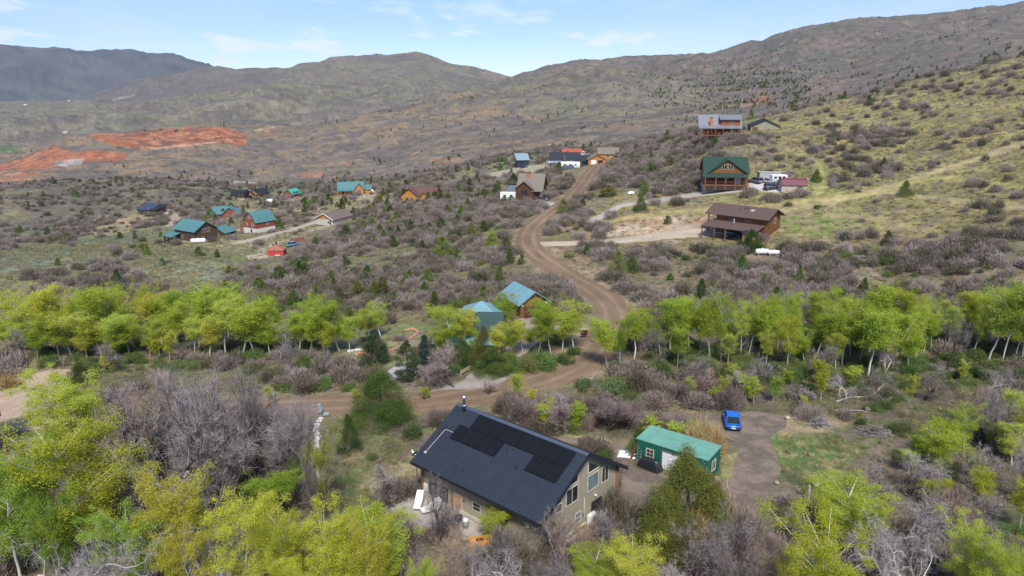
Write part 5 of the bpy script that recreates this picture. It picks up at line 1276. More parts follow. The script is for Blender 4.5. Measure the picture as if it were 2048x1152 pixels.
for a in (-2.5, 1.0, 4.5): window(e, SIDE('F', x0, x1, y0, y1), a, .5, 1.6, 1.7, darkpost)
window(e, SIDE('R', x0, x1, y0, y1), 0, 1, 1.2, 1.4, cream)
o = sheet_thing('yellow_slide', 'yellow and orange play slide below the crest house', 'slide', hit(1405, 290, 180), 0, (2.4, 1.4), paint('yellow_plastic', (.62,.36,.10), .5), 6, 1.6)
e = house('grey_green_house', 'grey-green gabled house half sunk behind the crest right of the timber house', 'house', 'FL', 1501, 262, -14, 10.5, 14, 250)

gable(e, -5.2, 5.2, -7, 7, -2, 1.9, 2.3, paint('grey_green_board', (.30,.28,.20), .85), shingle_k, .6, .6, 'y'); MB().cyl(-.5, -3, 4, 6.2, .2, n=8).build('flue', darkpost, e)
door(e, SIDE('F', -5.2, 5.2, -7, 7), -3.6, -.5, 2.0, 2.0, logm)

# group round the road end
e = house('navy_shed_roof_house', 'small navy house with pale slanted roof, leftmost by the road end', 'house', 'FC', 1046, 333, 8, 6.6, 7.5, 250)
gable(e, -3.3, 3.3, -3.7, 3.7, -1, 3.7, 2.6, navy, blue_metal, .5, .6, 'x', kind='shed'); 
door(e, SIDE('F', -3.3, 3.3, -3.7, 3.7), -.8, 0, 2.6, 2.3, paint('black_door', (.02,.02,.025), .4), None, 'garage_door'); window(e, SIDE('R', -3.3, 3.3, -3.7, 3.7), 0, 2, 1.2, 1.2, white)
vehicle('parked_car', 'dark suv parked in front of the small navy house', 1047, 336, -20, (.02,.02,.025), 'suv', 250)
e = house('black_roofed_house', 'long dark house with black metal roof and pale porch roof by the road end', 'house', 'FC', 1131, 333, -4, 15.5, 9, 250)
x0, x1, y0, y1 = -7.7, 6.8, -4.5, 4.5
gable(e, x0, x1, y0, y1, -1.5, 3.0, 3.4, navy, black_metal, .4, .5, 'x'); chimney(e, -.6, y0-.9, 0, 6.0, 1.4, 1.1, paint('dark_stone', (.10,.085,.08), .9, .3, 2))
MB().prism([(y0-3, 2.0), (y0-.4, 2.75), (y0-.4, 2.6), (y0-3, 1.85)][::-1], 'x', x0-1, x1-1).build('porch_roof', blue_metal, e)
posts(e, [(x0-.8+2.6*k, y0-2.8) for k in range(6)], -1.5, 1.9, post_m, .14); railing(e, [(x0-.8, y0-2.8), (x1-1.2, y0-2.8)], -.2, post_m)
for a in (-5, -2.6, 2.5): window(e, SIDE('F', x0, x1, y0, y1), a, .5, 1.4, 1.6, charcoal)
window(e, SIDE('R', x0, x1, y0, y1), 0, 3.3, 1.2, 1.2, white)
e = house('black_roofed_garage', 'low dark garage with black metal roof right of the long dark house', 'garage', 'FC', 1168, 331, -6, 9.0, 6, 250)
gable(e, -4.5, 4.5, -3, 3, -1, 2.2, 1.9, navy, black_metal, .4, .4, 'x'); door(e, SIDE('F', -4.5, 4.5, -3, 3), 0, 0, 2.6, 2.0, charcoal, None, 'garage_door')
trailer('travel_trailer', 'long white travel trailer in front of the black-roofed house by the road end', 1141, 337, -3, 8.8, 2.5, 3.1, 250, cat='caravan')
o = sheet_thing('covered_boat', 'dark grey covered boat next to the long white travel trailer', 'boat', hit(1136, 339, 250), 0, (6.5, 2.2), paint('grey_tarp', (.07,.08,.10), .6), 8, 2.0)
e = house('red_roofed_house', 'orange-red roofed house seen behind the black-roofed house', 'house', 'FC', 1143, 318, -8, 10, 9, 300)
gable(e, -5, 5, -4.5, 4.5, -2, 2.4, 2.6, logo, red_metal, .5, .5, 'x'); gable(e, -4.4, 0, -5.5, 0, 0, 2.4, 1.9, logo, red_metal, .4, .4, 'y', wname='gable_wall', rname='gable_roof')
trailer('small_trailer', 'small white trailer at the right side of the red-roofed house', 1165, 312, 0, 2.6, 2.0, 2.4, 300)
e = house('brown_roofed_house', 'orange timber house with brown roof at the very end of the dirt road', 'house', 'FC', 1216, 318, -6, 9.6, 8, 300)
gable(e, -4.8, 4.8, -4, 4, -2, 2.6, 2.6, logo, shingle_t, .5, .5, 'x'); window(e, SIDE('F', -4.8, 4.8, -4, 4), 0, .8, 1.3, 1.1, white)
e = house('orange_gabled_garage', 'orange gabled garage with taupe roof beside the top of the dirt road', 'garage', 'FC', 1194, 328, 4, 8.2, 6.5, 250)
gable(e, -4.1, 4.1, -3.2, 3.2, -1.5, 2.2, 2.0, logo, shingle_t, .5, .5, 'y'); door(e, SIDE('F', -4.1, 4.1, -3.2, 3.2), -1.6, -.2, 2.4, 2.0, white, None, 'garage_door'); door(e, SIDE('F', -4.1, 4.1, -3.2, 3.2), 1.6, -.2, 2.4, 2.0, darkpost, None, 'garage_door')

# dark brown gabled house with chimney, small garage, motorhome
e = house('taupe_roofed_house', 'dark brown house with steep taupe roof and orange brick chimney left of the dirt road', 'house', 'FR', 1084, 396, -14, 8.6, 7.8, 150)
x0, x1, y0, y1 = -4.3, 4.3, -3.9, 3.9; foundation(e, x0, x1, y0, y1)
gable(e, x0, x1, y0, y1, 0, 3.6, 4.2, logd, shingle_t, .5, .5, 'x')
gable(e, -4.6, 1.4, y0-2.2, 0, -.5, 3.4, 2.4, logd, shingle_t, .5, .7, 'y', wname='gable_wall', rname='gable_roof')
MB().prism([(y0-2.6, 2.6), (y0-.2, 3.4), (y0-.2, 3.25), (y0-2.6, 2.45)][::-1], 'x', 1.0, x1+.6).build('porch_roof', shingle_t, e); railing(e, [(1.6, y0-2.4), (x1+.3, y0-2.4), (x1+.3, y0)], .9, logd); posts(e, [(x1+.2, y0-2.3), (1.8, y0-2.3)], -.6, 2.6, logd, .12); MB().box(1.4, x1+.3, y0-2.4, y0-.05, .7, .9).build('deck', logd, e)
chimney(e, -1.1, -1.2, 4, 8.4, .9, .9, paint('orange_brick', (.42,.16,.08), .9)); window(e, SIDE('R', x0, x1, y0, y1), 0, 1.2, 1.1, 1.3, logr)
window(e, Matrix(((1,0,0,-1.6),(0,-1,0,y0-2.2),(0,0,1,0),(0,0,0,1))), 0, 1.2, 1.8, 1.5, logd)
e = house('slate_roofed_garage', 'low brown garage with slate-grey roof in front of the taupe-roofed house', 'garage', 'FC', 1036, 393, -10, 7.4, 5.4, 150)
gable(e, -3.7, 3.7, -2.7, 2.7, -.8, 2.0, 1.5, logr, paint('slate_shingle', (.12,.14,.165), .8, .15, 3), .4, .4, 'x'); 
for a in (-.8, .8): MB().cyl(a, -.6, 2.9, 3.5, .16, n=8).build('vent', white, e)
window(e, SIDE('R', -3.7, 3.7, -2.7, 2.7), 0, .7, 1.0, 1.0, cream)
trailer('motorhome', 'white motorhome parked before the slate-roofed garage', 1024, 401, -7, 8.4, 2.5, 3.0, 150, stripe=(.6,.6,.6), cat='motorhome')
vehicle('parked_car', 'black suv on the concrete drive under the taupe-roofed house', 1091, 400, 100, (.015,.015,.02), 'suv', 150)

# orange log house in the junipers
e = house('maroon_roofed_log_house', 'bright orange log house with maroon-brown roof among junipers on the hillside', 'house', 'FL', 801, 404, -16, 16, 9, 150)
x0, x1, y0, y1 = -7.5, 7.0, -4, 4; foundation(e, x0, x1, y0, y1)
gable(e, x0+2, x1, y0+1, y1, 0, 3.0, 3.1, logo, shingle_m, .6, .5, 'x'); gable(e, x0, x0+7.4, y0-.6, 1.5, 0, 3.0, 2.9, logo, shingle_m, .6, .6, 'y', wname='gable_wall', rname='gable_roof')
gable(e, x0+8.4, x0+12.4, y0-.2, 1.5, 0, 2.6, 1.6, logo, shingle_m, .4, .5, 'y', wname='entry_wall', rname='entry_roof')
for a, z_ in ((-3.8, 1), (-3.8+2.0, 1)): window(e, Matrix(((1,0,0,0),(0,-1,0,y0-.6),(0,0,1,0),(0,0,0,1))), a-1, z_, 1.0, 1.2, cream)
# green roofed log house
e = house('teal_roofed_porch_house', 'orange log house with bright teal-green roof and open porch on the pale knoll', 'house', 'FR', 733, 388, 10, 14.5, 8, 150); 
x0, x1, y0, y1 = -6.5, 5.5, -3.5, 3.5
gable(e, x0, x1, y0, y1, -.6, 2.7, 3.1, logo, teal_metal, .6, .6, 'x'); gable(e, 1.4, 6.0, y0-1.2, 1, -.6, 2.7, 2.6, logo, teal_metal, .5, .5, 'y', wname='gable_wall', rname='gable_roof')
gable(e, 5.5, 9.5, -1.5, 3.8, -.5, 2.2, 1.8, logo, teal_metal, .4, .4, 'x', wname='wing_wall', rname='wing_roof')
MB().prism([(y0-2.6, 2.05), (y0-.3, 2.6), (y0-.3, 2.45), (y0-2.6, 1.9)][::-1], 'x', x0-.8, 1.2).build('porch_roof', teal_metal, e)
posts(e, [(x0-.6+1.9*k, y0-2.4) for k in range(5)], -1, 2.0, logo, .13); MB().box(x0-.8, 1.2, y0-2.5, y0-.05, -.3, -.1).build('deck', logo, e)
chimney(e, -3.4, .4, 4, 7.2, 1.2, .9, shingle_g); window(e, Matrix(((1,0,0,3.7),(0,-1,0,y0-1.2),(0,0,1,0),(0,0,0,1))), 0, .8, 1.4, 1.4, cream)
for a in (-4.2, -1.6): window(e, SIDE('F', x0, x1, y0, y1), a+.5, .5, 1.3, 1.4, darkpost)
o = sheet_thing('white_vehicle_cover', 'white covered car by the right wall of the knoll house', 'cover', hit(741, 384, 150), 0, (3.4, 1.8), white, 9, 1.3)
# pale house with timber gable
e = house('grey_house_timber_gable', 'pale grey house with orange timber gable and long taupe roof beside the sandy drive', 'house', 'FL', 633, 452, -24, 7.6, 12, 150); 
x0, x1, y0, y1 = -3.8, 3.8, -6, 6; gb = paint('grey_green_board', (.30,.28,.20), .85); pal = paint('pale_grey_board', (.46,.44,.38), .85)
foundation(e, x0, x1, y0, y1, .6, mat=paint('dark_stone', (.10,.085,.08), .9, .3, 2)); gable(e, x0, x1, y0, y1, 0, 2.9, 1.9, pal, paint('dusty_brown_shingle', (.17,.125,.11), .9, .2, 3), .5, .5, 'y')
MB().prism([(x0+.05, 2.9), (x1-.05, 2.9), (0, 4.75)], 'y', y0-.06, y0-.01).build('gable_panel', logo, e)
tr_ = MB(); tr_.tube([(x0-.5, y0-.55, 2.75), (0, y0-.55, 4.95)], .12, 4); tr_.tube([(x1+.5, y0-.55, 2.75), (0, y0-.55, 4.95)], .12, 4); tr_.build('gable_trim', white, e)
window(e, SIDE('F', x0, x1, y0, y1), 1.9, 1.2, 1.0, 1.1, white); MB().box(2.6, 3.0, y0-.15, y0, 0, 2.9).build('pilaster', logd, e)

# teal group on the left
e = house('dark_brown_teal_house', 'large dark brown house with teal metal roof and dark porch, left of the barn', 'house', 'FC', 372, 484, -33, 12.5, 9, 150); 
x0, x1, y0, y1 = -6.2, 5.4, -4.4, 4.4; db = striped('dark_brown_board', (.105,.06,.045), .25, 'Z', .4)
foundation(e, x0, x1, y0, y1, .4, mat=stone); gable(e, x0, x1, y0, y1, 0, 4.3, 2.7, db, teal_metal, .6, .6, 'x')
MB().box(x0-1.6, x0+3.4, y0-3.4, y0-.05, .2, .4).build('deck', darkpost, e); MB().prism([(y0-3.8, 2.1), (y0-.1, 2.95), (y0-.1, 2.8), (y0-3.8, 1.95)][::-1], 'x', x0-2.0, x0+3.6).build('porch_roof', teal_metal, e)
posts(e, [(x0-1.4, y0-3.2), (x0+.9, y0-3.2), (x0+3.2, y0-3.2)], -2, 2.1, darkpost, .16); railing(e, [(x0-1.5, y0-.1), (x0-1.5, y0-3.3), (x0+3.3, y0-3.3)], .4, darkpost)
for a in (1.0, -.6): window(e, SIDE('R', x0, x1, y0, y1), a, 3.4, 1.0, 1.3, cream)
window(e, SIDE('R', x0, x1, y0, y1), -1.5, 1.0, .9, 1.0, cream); window(e, SIDE('F', x0, x1, y0, y1), -1.5, 1.2, 1.0, 1.0, cream); window(e, SIDE('F', x0, x1, y0, y1), 3.0, 1.2, .8, 1.2, db)
e = house('teal_roofed_outbuilding', 'low dark brown outbuilding with teal roof between the dark house and a juniper', 'outbuilding', 'FL', 417, 474, -18, 7.2, 6.5, 150); 
gable(e, -3.6, 3.6, -3.2, 3.2, -1, 1.9, 1.9, db, teal_metal, .4, .4, 'y'); window(e, SIDE('F', -3.6, 3.6, -3.2, 3.2), -.4, .5, .7, .9, cream); window(e, SIDE('F', -3.6, 3.6, -3.2, 3.2), .6, .5, .7, .9, cream)
e = house('red_barn_house', 'red-brown barn-roofed house with teal gambrel roof on a white stone basement', 'house', 'FR', 514, 466, -34, 7.0, 8.0, 150); 
x0, x1, y0, y1 = -3.6, 3.6, -4.2, 4.2
MB().box(x0-.04, x1+.04, y0-.04, y1+.04, -3.0, 1.5).build('basement_wall', paint('white_stone', (.62,.60,.55), .9, .15, 2), e)
gable(e, x0, x1, y0, y1, 1.5, 3.9, 3.4, logr, teal_metal, .4, .2, 'y', kind='gambrel')
MS_ = SIDE('F', x0, x1, y0, y1); window(e, MS_, 0, 5.0, .9, 1.0, white); window(e, MS_, -1.6, 2.4, .9, .8, white); window(e, MS_, 1.6, 2.4, .9, .8, white); door(e, MS_, .7, .0, 1.0, 1.1, paint('maroon_door', (.2,.03,.03), .6))
window(e, SIDE('R', x0, x1, y0, y1), .8, 2.6, .8, .9, white); MB().box(x0-2.0, x0-.02, y0, y1-2, 1.4, 1.6).build('balcony', logr, e); railing(e, [(x0, y0), (x0-1.9, y0), (x0-1.9, y1-2)], 1.6, logr); posts(e, [(x0-1.8, y0+.1), (x0-1.8, y1-2.2)], -1.5, 3.8, logr, .1)
MB().prism([(x0-2.2, 3.7), (x0, 4.0), (x0, 3.88), (x0-2.2, 3.58)][::-1], 'y', y0, y1-2).build('porch_roof', teal_metal, e)
e = house('wide_teal_roofed_house', 'sprawling orange-brown house with wide teal hipped roof behind a large juniper', 'house', 'FC', 446, 437, 14, 17, 9.5, 150); 
x0, x1, y0, y1 = -8.5, 8.0, -4.5, 4.5
gable(e, x0, x1, y0, y1, -.8, 2.5, 2.9, logr, teal_metal, .6, .6, 'x', kind='hip'); gable(e, -.2, 7.4, y0-2.2, 1, -.8, 2.5, 3.1, logr, teal_metal, .5, .7, 'y', wname='gable_wall', rname='gable_roof')
for a in (2.4, 4.6): window(e, Matrix(((1,0,0,0),(0,-1,0,y0-2.2),(0,0,1,0),(0,0,0,1))), a, .6, 1.1, 1.4, white)
MB().prism([(-1.3, 3.4), (1.3, 3.4), (0, 4.9)], 'y', -3.2, -.5).build('dormer', darkpost, e)
for a in (-6, -3): window(e, SIDE('F', x0, x1, y0, y1), a, .5, 1.0, 1.2, white)
# two houses further back
e = house('dark_house_stone_base', 'dark brown house with black roof and deck on a pale stone base, far left group', 'house', 'FC', 476, 398, -4, 11.5, 8, 300)
MB().box(-5.0, 5.0, -4.05, 4, -3, .4).build('basement_wall', paint('pale_stone_wall', (.45,.40,.32), .9, .15, 2), e)
gable(e, -5, 5, -4, 4, .4, 2.6, 3.0, logd, shingle_k, .4, .5, 'x'); MB().box(-6.2, -.5, -6.4, -4.06, .5, .7).build('deck', darkpost, e); railing(e, [(-6.2, -6.4), (-.5, -6.4)], .7, white); posts(e, [(-6, -6.2), (-3.4, -6.2), (-.8, -6.2)], -3, .6, darkpost, .15)
MB().box(.0, 4.4, -4.3, -1, 2.6, 4.2).build('dormer_wall', logd, e); MB().prism([(-4.9, 4.1), (0, 5.5), (0, 5.65), (-4.9, 4.25)][::-1], 'x', -.4, 4.8).build('dormer_roof', shingle_k, e)
for a in (1.0, 3.4): window(e, Matrix(((1,0,0,0),(0,-1,0,-4.3),(0,0,1,0),(0,0,0,1))), a, 3.0, .8, .8, cream)
for a in (-3.0, .5, 3): window(e, SIDE('F', -5, 5, -4, 4), a, 1.0, 1.0, 1.0, cream)
MB().box(-7.5, 6.5, -9, -8.7, -4, -1.2).build('retaining_wall', paint('pale_pink_stone', (.55,.44,.36), .9, .15, 2), e)
e = house('tan_gabled_house', 'tan house with broad gable, dark garage doors and black roof, right of dark house', 'house', 'FC', 508, 397, -24, 10, 10, 300); 
tb = striped('tan_log_wall', (.36,.22,.10), .3, 'Z', .4); MB().box(-5.05, 5.05, -5.05, 5, -3.4, .1).build('basement_wall', paint('white_stone', (.62,.60,.55), .9, .15, 2), e)
gable(e, -5, 5, -5, 5, 0.1, 3.1, 3.0, tb, shingle_k, .5, .6, 'y'); gable(e, -5.0, 1.2, -6.2, -4, -.6, 2.7, 2.0, tb, shingle_k, .4, .4, 'y', wname='gable_wall', rname='gable_roof')
door(e, Matrix(((1,0,0,-1.9),(0,-1,0,-6.2),(0,0,1,0),(0,0,0,1))), 0, 0, 3.6, 2.0, charcoal, None, 'garage_door'); door(e, SIDE('F', -5, 5, -5, 5), 3.2, 0, 2.0, 2.8, charcoal, None, 'garage_door')
o = sheet_thing('white_camper_cover', 'white covered camper between the tan gabled house and the small green-roofed cabin', 'camper', hit(540, 403, 300), -.2, (5.0, 2.0), white, 12, 1.5)
e = house('green_roofed_cabin', 'small red-brown cabin with bright green metal roof and dormers, farthest of the left group', 'cabin', 'FC', 577, 396, -28, 7.4, 7.5, 300); 
gable(e, -3.7, 3.7, -3.8, 3.8, -2, 3.0, 2.6, logr, bright_teal, .5, .6, 'y'); 
for k in range(3): MB().box(3.0, 3.9, -2.6+2.0*k, -1.6+2.0*k, 3.0, 4.0).build('dormer', darkpost, e)
for a in (-1.5, 1.5): window(e, SIDE('F', -3.7, 3.7, -3.8, 3.8), a, 1.4, .8, .9, white)
door(e, SIDE('F', -3.7, 3.7, -3.8, 3.8), 0, -1.6, 2.6, 1.9, darkpost, None, 'garage_door')
e = house('black_modern_house', 'low black-roofed modern house with tall window at the mouth of the left gully', 'house', 'FC', 292, 430, -20, 12.5, 8.5, 300); 
dwl = paint('dark_umber_board', (.10,.075,.06), .85); gable(e, -6, 3.2, -4.2, 4.2, -1.2, 3.0, 2.2, dwl, striped('blue_black_metal', (.05,.065,.10), .45, 'X', .2, rough=.45, spec=.5), .4, .5, 'x', kind='shed')
gable(e, 2.6, 6.6, -3.8, 4.2, -1.2, 3.2, 1.4, dwl, shingle_k, .8, .5, 'x', kind='shed', wname='wing_wall', rname='wing_roof')
window(e, Matrix(((1,0,0,0),(0,-1,0,-4.2),(0,0,1,0),(0,0,0,1))), 2.2, 0, 1.2, 3.4, white); window(e, SIDE('F', -6, 3.2, -4.2, 4.2), -1.5, .8, 1.6, 1.2, charcoal)
# red shed with stovepipe
e = house('red_shed', 'small red shed with domed orange roof and black stovepipe on the sandy slope', 'shed', 'FC', 551, 511, 4, 4.6, 4.0, 150); rp = paint('barn_red', (.46,.06,.045), .7)
gable(e, -2.3, 2.3, -2, 2, -1, 1.5, 1.1, rp, paint('rusty_orange_roof', (.33,.13,.08), .8, .35, 1.5), .15, .15, 'x', .1, kind='hip'); MB().lathe([(.14, 2.0), (.14, 3.2), (.3, 3.25), (.3, 3.6), (.05, 3.75)], 10).build('stove_pipe', charcoal, e)
door(e, SIDE('F', -2.3, 2.3, -2, 2), .6, -.8, 1.4, 1.0, white)
tank('white propane tank by the dark brown teal-roofed house', 397, 487, 8, 5.0, .75, 150)
tank('white propane tank lying in the brush right of the dirt road', 1262, 391, 20, 2.4, .5, 150)
tank('white propane tank below the brown log house, left of the pair', 1524, 510, 0, 3.2, .62, 100); tank('white propane tank below the brown log house, right of the pair', 1547, 511, -4, 2.8, .5, 100)
tank('white tank beside the teal garage yard in the aspens', 1137, 652, 30, 2.6, .55, 60)
for (px, py, c_, lab) in ((586, 492, (.12,.35,.40), 'pale turquoise wrecked car body on the sandy slope right of the red shed'),):
    vehicle('derelict_car', lab, px, py, 60, c_, 'sedan', 150)
o = sheet_thing('scrap_heap', 'heap of rusty scrap above the turquoise car body', 'scrap heap', hit(596, 483, 150), .4, (5, 3), paint('rust', (.16,.07,.04), .9, .4, 3), 15, 1.2)
o = sheet_thing('orange_tarp', 'orange tarp lying left of the red barn-roofed house', 'tarp', hit(474, 461, 150), .4, (3, 2), paint('orange_tarp', (.65,.22,.12), .7), 16, .5)
e = house('far_shelter', 'tiny white shelter standing alone in the far left valley', 'shelter', 'FC', 130, 267, 0, 9, 5, 1200); gable(e, -4.5, 4.5, -2.5, 2.5, -2, 2.8, .8, pal, white, .5, .5, 'x', kind='shed')
for (px, py, w_, lab) in ((50, 211, 16, 'white farm building on the valley floor, left of the pair'), (137, 203, 16, 'white farm building on the valley floor, right of the pair')):
    e = house('valley_building', lab, 'farm building', 'FC', px, py, 0, w_, 14, 3000); gable(e, -w_/2, w_/2, -6, 6, -4, 4, 2, pal, white, 1, 1, 'x')
# quarry machines
for (px, py, lab) in ((352, 263, 'dark digger on the upper red quarry terrace'), (437, 275, 'tan hauler on the lower red quarry road')):
    p = hit(px, py, 900); e = empty('quarry_machine', p, rnd.uniform(0, 3)); e.scale = (.6, .6, .6); tag(e, lab, 'digger'); m_ = paint('machine_dark', (.07,.06,.05), .6) if 'dark' in lab else paint('peach_board', (.55,.36,.19), .85)
    MB().box(-4, 4, -1.7, 1.7, .8, 3.4).build('body', m_, e, bevel=.2); MB().box(0, 2.6, -1.5, 1.5, 3.4, 5.2).build('cab', carglass, e); MB().box(-4.4, 4.4, -1.9, 1.9, 0, 1.0).build('tracks', tyre, e)
    MB().tube([(3, 0, 3.4), (7, 0, 6.5), (10, 0, 2)], .4, 6).build('arm', m_, e)

# small things near the road
e = empty('mailbox', hit(1168, 676, 60), .3); tag(e, 'dark red mailbox board at the mouth of the gravel yard', 'mailbox')
MB().box(-.55, .55, -.2, .2, .55, 1.3).build('box', paint('dark_red_board', (.07,.018,.018), .7), e, bevel=.03); MB().cyl(0, 0, -.2, .6, .07).build('post', darkpost, e)
e = empty('utility_pedestal', hit(640, 829, 40), .3); tag(e, 'blue-grey utility pedestal beside the dirt road', 'utility box')
MB().box(-.3, .3, -.25, .25, .3, 1.2).build('cabinet', paint('cabinet_blue', (.22,.30,.40), .5), e, bevel=.04); MB().lathe([(.2, 1.2), (.3, 1.25), (.22, 1.45), (.02, 1.5)], 10).build('cap', steel, e); MB().cyl(0, 0, -.2, .3, .1).build('post', steel, e)
o = MB().box(-.35, .35, -.3, .3, -.1, .22).build('valve_box', paint('box_green_grey', (.3,.33,.28), .7), bevel=.03); o.location = hit(653, 829, 40); tag(o, 'low grey valve box right of the blue-grey utility pedestal', 'valve box')
sp = smooth_line([hit(a, b, 40) for a, b in ((641, 838), (634, 850), (631, 862), (636, 874), (631, 886), (634, 895))], .7)
for i, p_ in enumerate(sp):
    b = MB(); b.lathe([(.05, 0), (.38, .02), (.36, .1), (.05, .12)], 9); rs = random.Random(i); b.v = [(v[0]*rs.uniform(.9, 1.25), v[1]*rs.uniform(.8, 1.2), v[2]) for v in b.v]
    o = b.build('stepping_stone', paint('pale_slab', (.62,.58,.52), .85, .15)); o.location = (p_[0], p_[1], float(H(p_[0], p_[1])) + .02); o.rotation_euler = (0, 0, rs.uniform(0, 6)); tag(o, 'pale flat stepping stone in the winding path below the utility pedestal', 'stepping stone', 'stepping stones of the winding path')
def edging(name, label, pix, mat, w_=.5, dmin=40):
    P = smooth_line([hit(a, b, dmin) for a, b in pix], .5); b = MB(); rs = random.Random(len(pix))
    b.tube([Vector((p_[0], p_[1], float(H(p_[0], p_[1])) + .02 + rs.uniform(0, .1))) for p_ in P], [w_/2 * rs.uniform(.5, 1.2) for _ in P], 7); o = b.build(name, mat); tag(o, label, 'edging'); return o
pk = paint('salmon_stone', (.50,.24,.17), .9, .3, 3)
edging('stone_edging', 'salmon stone edging curving round the top of the cut lawn', [(808, 661), (825, 660), (836, 664), (828, 672), (820, 678)], pk, .55, 60)
edging('stone_edging', 'salmon stone edging between the big juniper and the dark pine', [(800, 692), (788, 698), (778, 704), (768, 712)], pk, .5, 60)
edging('stone_edging', 'salmon stone edging at the left foot of the round juniper', [(732, 706), (722, 710), (712, 709)], pk, .9, 60)
edging('stone_edging', 'white stone border left of the round juniper', [(695, 704), (706, 702), (722, 700), (730, 702)], paint('white_stone', (.62,.60,.55), .9, .15, 2), .6, 60)
edging('drain_edging', 'pale foundation drain curb along the gable foot of the tan house', [(1238, 1012), (1200, 1040), (1150, 1075), (1100, 1112)], paint('tan_rubble', (.36,.26,.17), .95, .3, 4), .5, 40)
def rail_fence(label, pix, dmin=60):
    P = [hit(a, b, dmin) for a, b in pix]; e = empty('rail_fence', P[0], 0); tag(e, label, 'fence')
    for i, p_ in enumerate(P): q = p_ - P[0]; MB().cyl(q.x, q.y, q.z-.2, q.z+.75, .08).build('post', paint('weathered_rail', (.45,.36,.24), .85), e)
    for i in range(len(P) - 1):
        a, b = P[i] - P[0], P[i+1] - P[0]
        for zz_ in (.35, .65): MB().tube([a + Vector((0,0,zz_)), b + Vector((0,0,zz_+.03))], .07, 6).build('rail', paint('weathered_rail', (.45,.36,.24), .85), e)
rail_fence('low weathered rail fence between the aspens and the dirt road bend', [(1052, 741), (1071, 737), (1090, 729)])
rail_fence('low weathered rail fence at the left edge of the concrete turnout', [(922, 752), (938, 742), (960, 733)])
# fallen wood
def log_(label, pix, r0=.12, dmin=40, mat=M_grey, name='fallen_log'):
    P = smooth_line([hit(a, b, dmin) for a, b in pix], 1.0); b = MB(); n = len(P)
    b.tube([Vector((p_[0], p_[1], float(H(p_[0], p_[1])) + .12 + .12*math.sin(i*.9))) for i, p_ in enumerate(P)], [r0*(1-.6*i/n) for i in range(n)], 6)
    o = b.build(name, mat); tag(o, label, 'log'); return o
log_('long pale fallen branch on the dark slash heap left of the blue car', [(1398, 807), (1420, 804), (1436, 809), (1444, 817)], .14)
log_('bleached fallen log right of the gravel loop, upper one', [(1672, 806), (1700, 798), (1740, 792), (1770, 770)], .14)
log_('bleached fallen log right of the gravel loop, lower one', [(1670, 823), (1700, 824), (1735, 824)], .12)
log_('pale leaning dead trunk under the right aspen row', [(1765, 735), (1790, 715), (1798, 704)], .13)
log_('crooked pale branch on the verge below the road bend', [(1160, 765), (1170, 758), (1178, 762), (1190, 748)], .12)
def slash(label, px, py, wpx, n, seed, dmin=40, mat=M_dark, hh=1.0):
    p = hit(px, py, dmin); w_ = wpx * p.y / FPX; rs = np.random.default_rng(seed)
    c = rs.normal(size=(n, 3)) * np.array([w_*.28, w_*.13, 0]); d = rs.normal(size=(n, 3)) * np.array([1, .8, .15]); d /= np.linalg.norm(d, axis=1)[:, None]; ln = rs.uniform(.5, 2.0, n)
    c[:, 2] = rs.uniform(0, 1, n) ** 1.5 * hh * np.exp(-(c[:, 0]/(w_*.35))**2); sg = [(c[i] - d[i]*ln[i]/2, c[i] + d[i]*ln[i]/2, .035, .02) for i in range(n)]
    V, F = seg_tubes(sg, 4); o = link('slash_pile', two_mat('slash_pile', [(V, F)], [mat]), None, p); tag(o, label, 'brush pile'); return o
slash('dark heap of cut branches left behind the blue car', 1400, 812, 95, 320, 1)
slash('big heap of grey cut branches on the straw slope right of the maroon shed', 1688, 362, 44, 500, 2, 100, M_twig, 3.0)
slash('tangle of grey cut branches beside the gravel loop', 1640, 850, 40, 160, 3, mat=M_grey)
slash('low tangle of dead branches on the right bank', 1750, 868, 80, 220, 4, mat=M_grey)
slash('heap of dead branches under the rightmost aspens', 1860, 745, 110, 260, 5, mat=M_grey)
slash('heap of dead branches under the tall aspens in mid row', 1560, 745, 70, 160, 6, mat=M_grey)
for i, (px, py, s, lab) in enumerate(((1575, 838, 0.8, 'pale rock at the top right rim of the gravel loop'), (1735, 820, 0.9, 'pale rock at the end of the fallen logs'), (1632, 973, .9, 'white rock beside the broken stump'), (1553, 968, .7, 'tan rock on the bank right of the gravel loop'))):
    rock('rock', lab, hit(px, py, 40), s * .8, rockm if i else paint('pale_rock', (.45,.38,.28), .9), i + 20)
e = MB().tube([(0,0,-.1),(.05,.02,.9),(0,.0,1.9)], [.16,.13,.09], 8).build('broken_stump', M_white); e.location = hit(1615, 1006, 40); tag(e, 'pale broken stump with torn top on the right bank', 'stump')

# ------------------------------------------------------------------ named trees
_T = ['', 'first', 'second', 'third', 'fourth', 'fifth', 'sixth', 'seventh', 'eighth', 'ninth']
ORD = ['leftmost', 'second', 'third', 'fourth', 'fifth', 'sixth', 'seventh', 'eighth', 'ninth', 'tenth', 'eleventh', 'twelfth', 'thirteenth', 'fourteenth', 'fifteenth', 'sixteenth', 'seventeenth', 'eighteenth', 'nineteenth', 'twentieth', 'twenty-first', 'twenty-second', 'twenty-third', 'twenty-fourth', 'twenty-fifth', 'twenty-sixth', 'twenty-seventh', 'twenty-eighth', 'twenty-ninth', 'thirtieth', 'thirty-first', 'thirty-second', 'thirty-third', 'thirty-fourth', 'thirty-fifth', 'thirty-sixth', 'thirty-seventh', 'thirty-eighth', 'thirty-ninth', 'fortieth'] + ['forty-' + w_ for w_ in _T[1:]] + ['fiftieth'] + ['fifty-' + w_ for w_ in _T[1:]] + ['sixtieth'] + ['sixty-' + w_ for w_ in _T[1:]]
